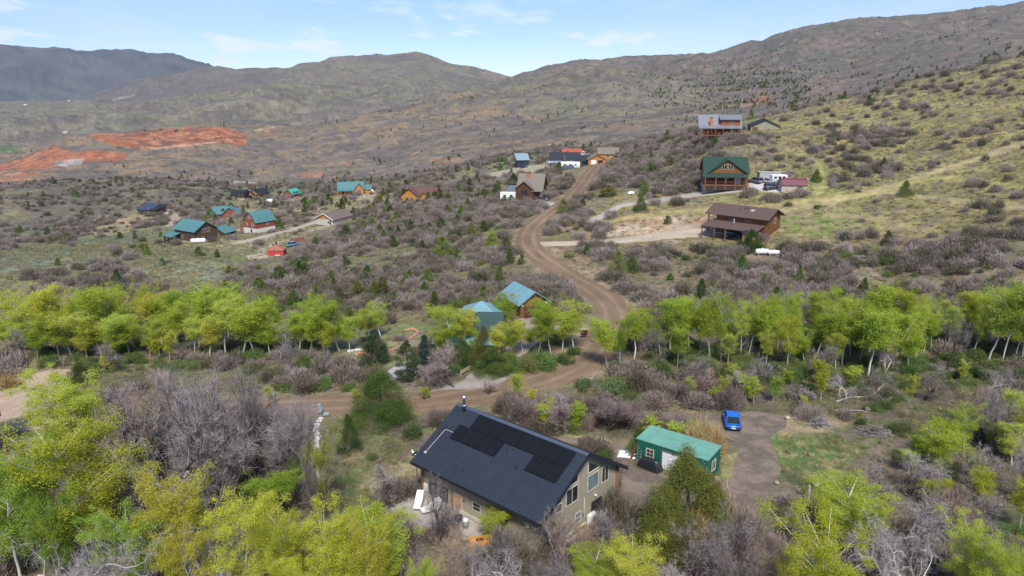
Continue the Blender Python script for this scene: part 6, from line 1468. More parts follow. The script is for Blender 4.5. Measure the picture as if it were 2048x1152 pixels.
def tintof(c):
    return {'g': (.86, .94, .9), 'n': (.96, .97, .95), 'y': (1.10, 1.0, .85), 'd': (.95, .88, 1.1), 'o': (1.08, .90, .9), 'G': (.66, .80, .85)}[c]
cname = {'g': 'fresh green', 'n': 'lime green', 'y': 'yellow-green', 'd': 'thinly leafed', 'o': 'golden green', 'G': 'deep green'}
def row(lst, where, group, protos, cat='aspen', name='aspen_tree', dmin=30, wref=.4):
    wf = .92 if protos is ASPEN_HI else .94 if 'left aspen grove' in where else .78
    lst = sorted(lst, key=lambda t: t[0])
    for i, (px, pb, pt_, w, c) in enumerate(lst):
        big = 'tall' if pb - pt_ > 110 else ('small' if pb - pt_ < 60 else 'medium')
        o_ = ORD[i] if i < len(ORD) else 'far'
        lab = '%s %s aspen, %s %s' % (big, cname[c], o_ if o_ == 'leftmost' else o_ + ' from left', where)
        t = tintof(c); j = rnd.uniform(.92, 1.06)
        place_tree(name, protos[rnd.randrange(len(protos))], px, pb, pt_, w * wf, lab, cat, group, tuple(q*j for q in t), dmin, wref)
row([(1215,735,625,54,'n'),(1240,735,628,40,'g'),(1268,718,617,58,'n'),(1341,706,583,62,'g'),(1378,704,581,58,'g'),(1354,735,645,48,'g'),(1419,722,594,46,'n'),(1442,722,585,50,'g'),
 (1498,706,585,56,'n'),(1465,700,640,40,'g'),(1543,720,602,52,'g'),(1568,702,579,44,'g'),(1576,737,621,50,'y'),(1620,704,569,36,'n'),(1649,706,567,38,'n'),(1631,722,612,52,'g'),(1655,715,602,54,'g'),(1684,731,620,58,'n'),
 (1718,725,606,70,'g'),(1738,704,573,64,'g'),(1767,696,556,60,'n'),(1700,700,595,50,'g'),(1735,755,612,74,'g'),(1813,702,569,60,'y'),(1819,743,619,64,'g'),(1846,706,622,44,'g'),(1862,702,594,44,'g'),(1877,666,590,28,'n'),
 (1929,688,569,46,'y'),(1953,692,575,60,'n'),(1978,718,561,76,'g'),(2003,728,559,72,'g'),(2030,716,561,60,'g'),(2046,732,565,56,'g'),(2075,725,556,70,'g'),(1790,710,640,45,'g'),(1610,730,655,44,'g'),(1358,700,590,44,'n'),(1400,705,600,40,'g'),(1480,712,600,42,'n'),(1520,706,596,44,'g'),(1555,712,590,40,'n'),(1590,700,585,40,'g'),(1665,700,580,44,'n'),(1700,712,590,46,'n'),(1752,712,585,50,'g'),(1780,700,580,44,'n'),(1832,716,600,44,'n'),(1320,712,640,40,'g'),(1895,700,600,34,'g'),(1945,712,600,44,'n'),(1990,700,570,50,'n'),(1455,730,660,34,'d'),(1530,735,660,34,'d'),(1670,745,660,40,'d'),(1775,740,650,40,'d')],
 'in the row right of the road bend', 'aspens in the row right of the road bend', ASPEN)
row([(1641,801,710,34,'y'),(1817,807,741,22,'y'),(1699,772,728,32,'n'),(1382,803,751,26,'d'),(1444,807,751,24,'d'),(1424,806,770,24,'n'),(1508,809,749,46,'n'),(1465,782,720,28,'d'),(1575,770,735,24,'n'),(1608,815,790,16,'n'),(1923,765,715,22,'d'),(1545,805,745,30,'G')],
 'of those between tall row and gravel loop', 'young aspens between the tall row and the gravel loop', SAPLING + ASPEN[:1])
row([(1863,945,840,82,'n'),(1902,932,829,62,'n'),(1927,915,809,54,'g'),(1816,945,892,44,'n'),(1879,958,902,36,'n'),(2024,930,843,62,'n'),(2016,878,805,46,'y'),(2012,845,776,44,'n'),(1963,1014,926,46,'y'),(2038,1060,933,56,'y'),(1949,955,896,48,'n'),(1851,1010,954,44,'n'),(1896,985,956,22,'y'),(1838,925,862,40,'g'),(1930,800,775,22,'n'),(1990,900,850,34,'g')],
 'of the aspen clump on the right bank', 'aspens in the clump on the right bank', ASPEN)
row([(1690,1105,968,124,'n'),(1631,1290,1033,160,'y'),(1930,1200,1036,92,'n'),(1970,1260,1078,90,'n'),(2030,1235,1094,66,'n'),(1282,1240,1084,112,'y'),(1192,1215,1104,84,'n'),(1735,1090,1000,60,'n'),(1590,1260,1110,80,'o')],
 'along the bottom right edge', 'near aspens along the bottom edge', ASPEN_HI)
row([(172,1150,855,205,'y'),(42,1160,902,150,'G'),(150,925,742,150,'n'),(196,905,745,70,'n'),(353,1180,955,126,'o'),(490,1225,988,126,'y'),(588,1230,1012,108,'y'),(652,1260,1034,122,'y'),(522,1045,932,96,'G'),(643,1045,885,60,'d'),(780,1230,1034,110,'n'),(740,1260,1048,80,'o'),(688,1130,1005,50,'g'),(427,1150,990,50,'y'),(255,1210,1010,120,'G'),(120,1180,985,90,'G'),(400,1240,1060,90,'o'),(560,1270,1100,90,'y'),(700,1290,1100,90,'y'),(12,1090,930,90,'n'),(840,1290,1120,60,'n')],
 'in the bottom left grove', 'near aspens in the bottom left grove', ASPEN_HI)
row([(981,1086,1014,66,'n')], 'beside the patio of the tan house', None, ASPEN_HI)
row([(62,694,578,62,'n'),(109,694,583,48,'g'),(133,700,561,70,'y'),(161,694,574,44,'g'),(221,704,556,84,'n'),(266,700,590,44,'n'),(289,694,568,46,'d'),(325,694,568,60,'o'),(354,694,572,60,'g'),(398,694,567,74,'g'),(428,694,569,54,'g'),(457,694,571,54,'g'),(517,694,586,54,'g'),(552,694,589,48,'g'),
 (487,690,575,50,'g'),(192,700,585,50,'n'),(90,690,600,50,'g'),(240,690,575,50,'n')],
 'in the back of the left aspen grove', 'aspens at the back of the left grove', ASPEN)
row([(41,706,637,38,'g'),(4,706,634,24,'n'),(118,712,619,46,'n'),(145,714,614,66,'n'),(206,718,611,80,'n'),(260,712,611,62,'g'),(319,712,625,38,'n'),(360,712,595,48,'n'),(390,714,632,40,'n'),(449,714,596,66,'n'),(484,716,605,66,'n'),(575,706,633,46,'g'),(508,712,614,50,'g'),(300,715,640,40,'g'),(420,720,640,36,'y'),(175,722,650,40,'y'),(340,724,660,30,'y'),(540,712,640,40,'g'),
 (624,700,593,46,'g'),(679,702,595,56,'g'),(650,704,610,46,'g'),(761,676,604,38,'g'),(620,706,632,32,'n'),(738,672,632,28,'g'),(600,706,620,34,'g'),(720,690,615,30,'d'),(655,716,640,26,'y'),(700,705,625,36,'g'),(75,722,650,40,'g'),(230,724,660,34,'n')],
 'in the front of the left aspen grove', 'aspens at the front of the left grove', ASPEN)
row([(903,706,604,74,'n'),(925,700,612,46,'y'),(1017,668,586,48,'g'),(1024,715,642,44,'n'),(1075,715,612,54,'n'),(1102,712,594,52,'g'),(1147,705,604,66,'n'),(990,700,640,36,'d'),(1034,806,740,32,'n'),(885,712,650,44,'n'),(948,720,660,34,'n'),(1000,720,655,34,'y'),(1045,705,640,36,'y'),(1125,700,620,44,'n'),(1060,700,650,36,'g')],
 'around the teal-roofed log house', 'aspens around the teal-roofed log house', ASPEN)
row([(1300,888,832,40,'n'),(1352,880,838,42,'g'),(1378,872,838,30,'g')], 'between the green shed and the gravel loop', 'young aspens behind the green shed', SAPLING)
row([(855,800,772,22,'y'),(712,800,778,18,'n'),(1062,806,778,20,'y'),(1090,858,800,30,'n'),(1152,866,800,34,'g'),(1105,845,795,22,'n'),(210,745,700,26,'y'),(315,720,670,26,'y'),(540,800,770,18,'n')], 'beside the dirt road', 'small aspens beside the dirt road', SAPLING)

# bare trees
def bares(lst, protos, desc, where, group, cat='bare tree', name='bare_tree', tints=((1,1,1),), wref=.75, dmin=30):
    for i, (px, pb, pt_, w) in enumerate(sorted(lst, key=lambda t: t[0])):
        o_ = ORD[i]; lab = '%s, %s %s' % (desc, o_ if o_ == 'leftmost' else o_ + ' from left', where)
        place_tree(name, protos[i % len(protos)], px, pb, pt_, w, lab, cat, group, rnd.choice(tints), dmin, wref)
bares([(337,965,757,150),(376,950,749,110),(300,930,770,110),(275,980,800,90)], BBROWN + BARE[:2], 'brownish leafless tree', 'in the upper left thicket', 'brownish leafless trees in the upper left thicket')
bares([(463,1030,722,170),(430,960,735,110),(529,1010,778,130),(495,990,745,110),(580,1030,790,110),(550,960,800,80),(410,1010,790,110),(600,960,820,70),(450,1060,850,120),(370,1050,850,110)], BARE, 'tall grey leafless tree', 'in the left thicket', 'tall grey leafless trees in the left thicket')
bares([(278,1165,968,210),(320,1230,1010,200),(232,1200,1040,120),(420,1230,1060,120),(60,1215,1068,110),(455,1150,1000,90),(190,1260,1090,110),(530,1180,1060,70)], TWIST, 'twisted bleached leafless tree', 'at bottom left', 'twisted bleached trees along the bottom left')
bares([(1060,1200,1098,96),(1000,1230,1110,90),(950,1240,1100,80),(880,1250,1090,90),(1100,1210,1120,70)], TWIST, 'curly bleached leafless tree', 'below the corner of the tan house', 'curly bleached trees below the tan house')
bares([(1060,1130,1018,90),(876,1100,958,66),(912,1160,1075,66),(950,1180,1090,70),(1020,1180,1060,84),(790,1110,1000,70),(905,1200,1085,90),(1130,1160,1040,80),(1208,1130,1008,64),(1165,1200,1080,70),(1232,1150,1018,64),(1090,1240,1120,80),(780,1010,930,60),(640,1080,900,50)], BARE + BBROWN, 'slender grey leafless tree', 'in front of the tan house', 'slender leafless trees in front of the tan house')
bares([(1812,1140,988,160),(1835,1100,985,100),(1770,1160,1040,90),(1975,1140,1060,60),(1880,1220,1090,110)], TWIST, 'pale tangled leafless tree', 'on the lower right slope', 'pale tangled trees on the lower right slope')
bares([(1824,985,905,70),(1425,1140,985,90),(1395,1200,1060,100),(1510,1200,1090,80),(1560,1200,1090,80),(1480,1250,1110,100),(1340,1230,1110,90),(2000,900,770,70),(2035,1010,880,70),(1980,1000,905,70),(1950,870,780,60),(1780,1010,930,60),(1740,1160,1060,80),(1900,1080,1000,80),(2010,1110,1010,90),(1590,1110,1030,60)], BARE + BBROWN, 'brown-grey leafless tree', 'on the right and lower right bank', 'brown-grey leafless trees on the right bank')
bares([(1597,700,574,50),(1890,745,620,40),(1330,690,620,50),(1480,700,640,50),(1905,690,610,50),(1770,745,650,50),(1650,770,690,50),(1300,730,650,40),(1530,790,720,50),(1400,780,715,50),(1350,800,745,44),(1480,790,735,44),(1690,800,745,50),(1770,810,745,56),(1850,800,735,56),(1960,790,735,60),(2020,790,730,60),(1600,800,760,40)], BARE + TWIST[:2], 'grey leafless tree', 'under the right aspen row', 'grey leafless trees among the right aspens')
bares([(1130,862,790,60),(1215,862,785,80),(1250,860,790,50),(1060,852,790,50),(1180,862,795,50),(910,776,700,60),(885,776,715,50),(860,780,725,44),(975,790,760,24)], BARE, 'pinkish grey leafless tree', 'beside the dirt road', 'pinkish grey leafless trees beside the dirt road', tints=((1.15,1.0,1.0),))
bares([(285,700,610,60),(180,715,650,50),(250,740,680,50),(560,720,640,46),(50,720,650,40),(600,750,690,50),(640,760,700,46),(1215,690,630,40)], BARE + TWIST[:1], 'grey leafless tree', 'inside the left aspen grove', 'grey leafless trees in the left grove')

# conifers and bigger bushes one can point to
def con(px, pb, pt_, w, lab, m_=None, nm='juniper_tree', cat='juniper', tint=(1,1,1), dmin=30, wref=.72, group=None):
    return place_tree(nm, (CONTRUNK, m_ or JUN_HI[rnd.randrange(2)]), px, pb, pt_, w, lab, cat, group, tint, dmin, wref)
con(1368, 1090, 886, 150, 'large olive juniper standing in front of the green shed', tint=(1.25,1.05,.8)); con(1330, 1100, 950, 90, 'left lower half of the juniper pair before the green shed', tint=(1.15,1.05,.8)); con(1415, 1080, 940, 90, 'right lower juniper of the pair before the green shed', tint=(1.3,1.02,.75))
con(762, 838, 738, 108, 'big broad juniper beside the dirt road left of the tan house', tint=(1.0,1.12,.8)); con(700, 905, 822, 42, 'dark narrow juniper below the big broad one', tint=(.7,.75,.8))
con(165, 765, 722, 56, 'dark rounded juniper at the end of the sand lot', tint=(.55,.55,.6)); con(750, 728, 666, 50, 'dark round juniper on the cut lawn', PINE[1], tint=(1.1,1.15,1.0), wref=.72)
con(816, 760, 674, 44, 'dark pine tree standing over the small concrete pad', PINE[0], 'pine_tree', 'pine', wref=.6); con(850, 736, 664, 34, 'blue-grey spruce between the dark pine and the log house', SPRUCE[0], 'spruce_tree', 'spruce', wref=.6)
con(880, 722, 678, 32, 'dark small juniper at the left end of the teal log house', tint=(.6,.65,.6)); con(966, 740, 645, 44, 'pointed brown-green juniper before the teal steep roof', tint=(.9,.75,.8)); con(985, 748, 690, 60, 'dense juniper under the porch roof of the teal log house', tint=(.8,.9,.8))
con(940, 735, 690, 44, 'dark juniper left of the pointed one', tint=(.8,.95,.8)); con(1020, 745, 700, 50, 'dark juniper at the right end of the teal steep roof', tint=(.8,.95,.8)); con(925, 725, 672, 40, 'dark juniper at the left corner of the teal porch roof', tint=(.75,.85,.75)); con(1105, 640, 605, 30, 'dark juniper right of the teal garage', tint=(.8,.75,.8)); con(870, 632, 578, 30, 'tall green juniper above the lawn left of the log house')
con(610, 752, 706, 46, 'green juniper in the middle left scrub'); con(1225, 700, 650, 18, 'narrow dark juniper inside the aspens by the road'); con(1235, 545, 498, 32, 'green juniper standing right of the road on the brush slope'); con(1500, 500, 456, 44, 'dark green juniper at the corner of the brown log house', tint=(.8,.95,.7), dmin=100)
con(1128, 424, 395, 26, 'green juniper on the roadside below the taupe-roofed house', dmin=100); con(1281, 422, 391, 26, 'dark juniper where the gravel drive leaves the slope', tint=(.7,.75,.9), dmin=100); con(1632, 364, 336, 18, 'small dark conifer right of the maroon-roofed shed', dmin=100); con(1599, 386, 370, 20, 'dark juniper at the near corner of the maroon-roofed shed', dmin=100)
con(1810, 392, 358, 26, 'green juniper alone on the straw slope', dmin=100); con(1396, 292, 278, 14, 'small juniper at the left foot of the crest timber house', dmin=180); con(1357, 292, 280, 16, 'small round juniper left of the crest timber house', dmin=180)
con(285, 506, 483, 28, 'round juniper on the open sage meadow', dmin=100); con(398, 512, 491, 20, 'small juniper below the dark brown teal-roofed house', dmin=100); con(458, 468, 446, 20, 'dark juniper between the outbuilding and the barn-roofed house', dmin=100); con(421, 442, 414, 26, 'large juniper before the sprawling teal roof', dmin=100)
con(694, 480, 447, 30, 'green juniper on the dark brush slope, left of two', dmin=100); con(822, 464, 436, 22, 'green juniper on the dark brush slope, right of two', dmin=100); con(984, 500, 462, 32, 'pale green juniper high on the middle slope', dmin=100, tint=(1.2,1.3,.8)); con(885, 515, 470, 40, 'bright green double juniper on the middle slope', dmin=100, tint=(1.3,1.4,.8))
for i, (px, pb, pt_, w) in enumerate(sorted([(870,398,380,20),(808,394,376,18),(812,372,358,12),(895,400,386,16),(938,392,372,20),(968,392,376,18),(992,388,366,16),(1027,370,345,20),(1216,392,370,30),(1165,412,396,12),(1040,404,388,14),(1022,404,390,14),(760,404,388,14),(740,428,408,14),(780,430,410,16),(815,410,396,10),(836,412,398,12),(586,538,520,20),(611,548,523,26),(641,560,545,18),(690,530,508,16),(735,555,528,22),(750,592,562,28),(665,570,538,32),(820,566,538,26),(588,614,578,22),(640,640,600,26),(700,650,612,28),(518,588,552,34),(560,560,530,30),(480,560,540,22),(960,565,545,20),(1010,430,412,12),(790,610,580,18),(1280,350,335,22),(1300,345,325,14),(1335,448,430,14),(1775,490,458,20),(1555,560,530,14),(1690,480,462,16),(460,545,530,16),(116,530,514,12),(212,540,524,12),(125,575,550,0),(780,470,452,16),(845,500,478,14),(900,480,462,14),(715,590,560,24),(680,600,575,20),(1340,560,545,14),(1070,600,585,18)])):
    if w == 0: continue
    con(px, pb, pt_, w, 'scattered green juniper on the hillside brush', JUN[i % 5], 'juniper_tree', 'juniper', (rnd.uniform(.85,1.3), rnd.uniform(.95,1.3), .9), 100, .72, 'junipers scattered over the middle hillside')
def bush(px, pb, w, hm, lab, m_, nm='oak_brush', cat='bush', tint=(1,1,1), dmin=30, wref=1.9, group=None): return place_bush(nm, m_, px, pb, w, hm, lab, cat, group, tint, dmin, wref)
bush(1228, 788, 92, 2.6, 'broad dark green willow clump at the foot of the aspens by the road', SHRUB[0], 'willow_clump', tint=(.8,.9,1.0), wref=2.0)
bush(1402, 905, 84, 3.0, 'yellow-tan leafless willow between the green shed and the blue car', WILLOW[0], 'willow_bush', 'willow'); bush(1424, 900, 50, 2.5, 'pale tan willow edge closest to the gravel loop', WILLOW[1], 'willow_bush', 'willow', (1.0,.9,.9))
bush(1440, 1075, 100, 3.4, 'brown leafless bush at the right foot of the shed junipers', BROWNB[0]); bush(1395, 1110, 90, 3.2, 'orange-brown leafless bush in front of the shed junipers', BROWNB[1], tint=(1.3,1.05,.85))
bush(20, 775, 54, 1.8, 'tan rounded bush at the left end of the sand lot', WILLOW[0], tint=(.8,.75,.8))
for i, (px, pb, w, hm, k) in enumerate([(1000,740,60,2.4,0),(1050,745,70,2.6,1),(1095,738,70,2.2,2),(1125,728,60,1.8,3),(960,745,60,2.2,1),(1075,730,60,2.4,2),(1150,712,40,1.6,0),(1265,912,34,2.4,1),(1278,895,30,2.6,2),(1105,862,40,1.6,3),(1145,868,36,1.6,0),(500,745,60,1.5,1),(300,765,50,1.4,2),(570,780,50,1.3,3),(650,770,40,1.4,0),(700,780,40,1.2,1)]):
    bush(px, pb, w, hm, 'leafy green shrub filling in below the trees near the road', SHRUB[k], 'green_shrub', 'shrub', (rnd.uniform(.8,1.1), rnd.uniform(.9,1.2), .9), wref=2.0, group='leafy green shrubs near the road')

# ------------------------------------------------------------------ scattered plants: the nearest as individuals, the mass as one object per kind
PAVED = [ob for ob in COL.objects if ob.get('kind') == 'structure' and ob.name.split('.')[0] in ('gravel_driveway','sand_lot','concrete_driveway','gravel_yard','gravel_drive','sandy_drive','dirt_yard','dirt_drive','patio_slab','valley_road')]
GX0, GY0, GS = -420.0, 20.0, 0.7
BL = np.zeros((int(900/GS), int(900/GS)), bool)
def block(x, y, r=0.9):
    i = np.round((np.asarray(x) - GX0) / GS).astype(int); j = np.round((np.asarray(y) - GY0) / GS).astype(int); k = int(math.ceil(r / GS))
    for a in range(-k, k + 1):
        for b in range(-k, k + 1):
            if (a*a + b*b) * GS * GS <= r*r*1.3:
                ii = i + a; jj = j + b; ok = (ii >= 0) & (jj >= 0) & (ii < BL.shape[0]) & (jj < BL.shape[1]); BL[ii[ok], jj[ok]] = True
for ob in PAVED:
    n = len(ob.data.vertices); A = np.zeros(n*3, np.float32); ob.data.vertices.foreach_get('co', A); A = A.reshape(-1, 3); block(A[:, 0], A[:, 1], .9)
w3 = smooth_line([hit(*p) for p in ROAD_MAIN], .8); block(np.array([p[0] for p in w3]), np.array([p[1] for p in w3]), 4.4)
for (pts_, d0_, d1_, hw_, c__, op_) in TRACKS:
    if d1_ <= 460:
        w4 = smooth_line([hit(a_, b_, d0_) for a_, b_ in pts_], .8); block(np.array([q_[0] for q_ in w4]), np.array([q_[1] for q_ in w4]), 1.6)
for (x, y, r_) in PLACED:
    block(np.array([x]), np.array([y]), r_ * .8)
def blocked(x, y):
    i = np.clip(np.round((x - GX0) / GS).astype(int), 0, BL.shape[0]-1); j = np.clip(np.round((y - GY0) / GS).astype(int), 0, BL.shape[1]-1); return BL[i, j]
# density per 100 m2 : (polygon in the photograph, Dmin, Dmax, brush, sage, juniper*10, green shrub)
DENS = [
 ([(-900,300),(2900,100),(2900,1500),(-900,1500)],0,700, 5, 6, .25, 0),
 ([(-900,470),(0,470),(300,440),(420,450),(600,500),(500,560),(300,575),(0,590),(-900,600)],150,460, .25, 22, .12, 0),
 ([(0,455),(300,418),(430,428),(420,440),(200,462),(0,500),(-400,520),(-400,470)],200,560, 13, 6, .1, 0),
 ([(0,560),(110,545),(240,520),(300,570),(60,600)],150,300, 4, 14, .2, 0),
 ([(430,395),(760,380),(800,400),(600,440),(430,440)],300,700, 1.2, 8, .6, 0),
 ([(400,485),(640,440),(700,430),(700,440),(560,530),(470,520)],150,460, .4, 9, .3, 0),
 ([(440,560),(560,520),(640,480),(700,436),(830,400),(1010,385),(1085,400),(1110,410),(1060,440),(1035,480),(1060,520),(1150,570),(1225,630),(1050,640),(850,640),(640,640),(430,620)],112,460, 23, 5, 1.0, 1.2),
 ([(640,505),(760,495),(850,480),(790,540),(700,550),(620,530)],150,400, 2.5, 22, .6, 0),
 ([(850,455),(1000,440),(1030,470),(900,520)],150,400, 8, 12, .8, 1),
 ([(760,330),(1180,300),(1200,330),(1060,350),(960,380),(860,372),(740,368)],300,700, 4, 14, .3, 0),
 ([(490,522),(555,480),(600,466),(690,428),(728,436),(645,482),(592,506),(560,548)],150,460, .3, 1, 0, 0),
 ([(1180,300),(1540,228),(1700,190),(2048,90),(2900,-150),(2900,560),(1900,490),(1700,500),(1500,420),(1200,480),(1130,420),(1210,330)],112,560, 1.1, 16, .04, 0),
 ([(1600,300),(1760,250),(1850,320),(1780,350),(1640,330)],112,560, 5, 8, .05, 0),
 ([(1180,300),(1400,262),(1540,280),(1420,340),(1400,385),(1240,410),(1130,420),(1210,330)],150,560, 22, 5, .25, 1),
 ([(1400,385),(1560,392),(1700,400),(1640,420),(1420,412),(1240,430)],150,400, 8, 5, .1, 1.5),
 ([(1120,440),(1240,412),(1240,440),(1180,470),(1110,470)],112,400, 12, 4, .2, 2),
 ([(1150,490),(1240,440),(1430,412),(1560,420),(1740,435),(1720,480),(1560,500),(1380,500)],112,400, .3, 1.2, 0, 0),
 ([(1080,455),(1180,440),(1250,475),(1180,490),(1090,500)],112,400, 9, 3, .1, 1),
 ([(1120,520),(1160,492),(1300,500),(1500,512),(1700,480),(2048,440),(2900,400),(2900,640),(1240,655),(1230,600),(1150,555)],100,220, 24, 4, .5, 1.5),
 ([(1640,430),(1800,440),(2048,410),(2900,380),(2900,560),(1700,500)],112,260, 9, 9, .2, 0),
 ([(0,370),(300,362),(480,385),(330,420),(150,450),(0,500),(-900,520),(-900,370)],380,760, 2.2, 9, .12, 0),
 ([(1200,640),(2900,600),(2900,1400),(1200,1400)],40,118, 6.0, 5, 0, 3),
 ([(1240,640),(2900,600),(2900,770),(1560,780),(1280,760)],85,130, 2, 3, 0, 40),
 ([(-900,600),(640,600),(640,740),(-900,760)],85,160, 4, 5, 0, 30),
 ([(640,600),(1200,600),(1200,800),(640,820)],85,160, 6, 4, 0, 12),
 ([(660,690),(780,650),(900,635),(890,680),(800,735),(700,735)],80,170, .3, 2, 0, 0),
 ([(-900,740),(620,730),(640,1152),(700,1400),(-900,1400)],40,118, 11, 5, 0, 1.5),
 ([(620,800),(860,800),(880,980),(760,1010),(620,1010)],40,118, 1.5, 5, 0, .8),
 ([(690,830),(880,820),(920,810),(840,900),(720,900)],40,118, 14, 2, 0, 1),
 ([(930,800),(1120,800),(1280,800),(1270,860),(1180,868),(1080,862)],60,118, 17, 2, 0, 2),
 ([(720,1040),(900,1090),(1080,1130),(1250,1030),(1300,1100),(1400,1400),(500,1400)],40,90, 8, 3, 0, .8),
 ([(1545,865),(1640,860),(1760,890),(1700,950),(1600,960),(1540,980),(1550,930)],50,110, .3, .6, 0, 0),
 ([(1550,950),(1720,950),(1800,1050),(1480,1080),(1500,1030)],40,118, 5, 9, 0, .4),
]
DENS = [(*r_, 34 if r_[2] > 100 else 24) for r_ in DENS]
def sample(total_area_density, col, seed, dmax, dmin=48):
    rs = np.random.default_rng(seed); a0, a1 = R(-42), R(42); area = .5 * (dmax**2 - dmin**2) * (a1 - a0)
    n = int(area * total_area_density / 100); d = np.sqrt(rs.uniform(dmin**2, dmax**2, n)); a = rs.uniform(a0, a1, n); x = d*np.sin(a); y = d*np.cos(a); z = H(x, y)
    px, py = project(np.stack([x, y, z], -1)); val = np.zeros(n)
    for row_ in DENS:
        sdv = poly_sd(px, py, row_[0]); m_ = (sdv > rs.normal(size=n) * 3) & (d >= row_[1]) & (d <= row_[2]); val[m_] = row_[3 + col]
    if col == 2: val = val * .55
    if col == 4: val = np.clip(val, 0, 99)
    clump = sstep(.40, .56, fbm(x/15 + seed, y/15, 4, 31 + seed, .6)) * 2.3 + .06 if col in (0, 3) else 1.0
    keep = (rs.random(n) < np.clip(val * clump / total_area_density, 0, 1)) & ~((d < 640) & blocked(x, y)) & (px > -260) & (px < 2310) & (py < 1420)
    return x[keep], y[keep], z[keep], d[keep], px[keep], py[keep], rs
def scatter_stuff(name, label, cat, x, y, z, s, zs_, protos_obj, seed):
    rs = np.random.default_rng(seed); n = len(x); V = np.stack([x, y, z - .06], -1)
    me = bpy.data.meshes.new(name); me.vertices.add(n); me.vertices.foreach_set('co', V.astype(np.float32).ravel())
    a = me.attributes.new('scl', 'FLOAT_VECTOR', 'POINT'); a.data.foreach_set('vector', np.stack([s * rs.uniform(.75, 1.35, n), s * rs.uniform(.75, 1.35, n), zs_], -1).astype(np.float32).ravel())
    a = me.attributes.new('rot', 'FLOAT_VECTOR', 'POINT'); a.data.foreach_set('vector', np.stack([np.zeros(n), np.zeros(n), rs.uniform(0, 6.28, n)], -1).astype(np.float32).ravel())
    a = me.attributes.new('pick', 'INT', 'POINT'); a.data.foreach_set('value', rs.integers(0, len(protos_obj), n).astype(np.int32))
    o = link(name, me); tag(o, label, cat, kind='stuff')
    ng = bpy.data.node_groups.new(name, 'GeometryNodeTree'); ng.interface.new_socket('Geometry', in_out='INPUT', socket_type='NodeSocketGeometry'); ng.interface.new_socket('Geometry', in_out='OUTPUT', socket_type='NodeSocketGeometry')
    gi = ng.nodes.new('NodeGroupInput'); go = ng.nodes.new('NodeGroupOutput'); iop = ng.nodes.new('GeometryNodeInstanceOnPoints'); jn = ng.nodes.new('GeometryNodeGeometryToInstance')
    for po_ in reversed(protos_obj):
        oi = ng.nodes.new('GeometryNodeObjectInfo'); oi.inputs['Object'].default_value = po_; oi.inputs['As Instance'].default_value = False; oi.transform_space = 'ORIGINAL'
        ng.links.new(oi.outputs['Geometry'], jn.inputs[0])
    def at(nm, dt):
        q = ng.nodes.new('GeometryNodeInputNamedAttribute'); q.data_type = dt; q.inputs['Name'].default_value = nm; return [s_ for s_ in q.outputs if s_.name == 'Attribute' and s_.enabled][0]
    ng.links.new(gi.outputs[0], iop.inputs['Points']); ng.links.new(jn.outputs[0], iop.inputs['Instance']); iop.inputs['Pick Instance'].default_value = True
    ng.links.new(at('pick', 'INT'), iop.inputs['Instance Index']); ng.links.new(at('scl', 'FLOAT_VECTOR'), iop.inputs['Scale']); ng.links.new(at('rot', 'FLOAT_VECTOR'), iop.inputs['Rotation'])
    ng.links.new(iop.outputs[0], go.inputs[0]); md = o.modifiers.new('scatter', 'NODES'); md.node_group = ng; return o
def populate(col, dens, seed, dmax, name, cat, protos, size, hsize, label, group, stuff_name, stuff_label, nind, tintf, hi=None, hid=0, min_ind_px=0):
    x, y, z, d, px, py, rs = sample(dens, col, seed, dmax)
    n = len(x); s = rs.uniform(size[0], size[1], n); hz_ = s * rs.uniform(hsize[0], hsize[1], n)
    vis = (px > -20) & (px < 2068) & (py < 1190); score = np.where(vis, s / d, 0); order = np.argsort(-score); ind = order[:nind]; rest = order[nind:]
    firsts = {}
    for q, i in enumerate(ind):
        k = int(rs.integers(0, len(protos))); pr = protos[k]
        if hi is not None and d[i] < hid: pr = hi[q % len(hi)]
        o = link(name, pr, None, (float(x[i]), float(y[i]), float(z[i]) - .06)); o.scale = (float(s[i]), float(s[i]), float(hz_[i])); o.rotation_euler = (0, 0, float(rs.uniform(0, 6.28)))
        o.color = (*tintf(rs), 1); tag(o, label, cat, group)
        if pr in protos and k not in firsts: firsts[k] = o
    for k, pr in enumerate(protos):
        if k not in firsts and len(ind):
            o = firsts[k] = link(name, pr, None, (float(x[ind[-1-k]]), float(y[ind[-1-k]]), float(z[ind[-1-k]]))); o.scale = (1, 1, 1); tag(o, label, cat, group)
    if len(rest): scatter_stuff(stuff_name, stuff_label, cat, x[rest], y[rest], z[rest], s[rest], hz_[rest], [firsts[k] for k in sorted(firsts)], seed + 5)
    print(name, n)
def btint(r):
    b = r.uniform(.78, 1.12); return (b * r.uniform(.97, 1.06), b * r.uniform(.95, 1.0), b * r.uniform(.93, 1.03))
populate(0, 30, 3, 640, 'oak_brush', 'bush', BRUSH, (.8, 2.3), (.7, 1.2), 'leafless purple-grey oak brush bush', 'leafless oak brush bushes', 'oak_brush_thicket', 'leafless purple-grey oak brush covering the hillsides', 298,
         btint, BRUSH_HI, 92)
populate(1, 22, 4, 640, 'sagebrush', 'sagebrush', SAGE, (.38, .85), (.6, .9), 'low grey-green sagebrush', 'low grey-green sagebrush', 'sagebrush_cover', 'low grey-green sagebrush dotting the slopes', 40, lambda r: (r.uniform(.85, 1.1), r.uniform(.85, 1.05), .95))
populate(3, 40, 6, 330, 'green_shrub', 'shrub', SHRUB, (.8, 1.7), (.7, 1.2), 'low leafy green undergrowth shrub', 'leafy undergrowth shrubs', 'undergrowth', 'leafy green undergrowth below the trees', 120, lambda r: (r.uniform(.65, 1.0), r.uniform(.7, 1.0), .85))

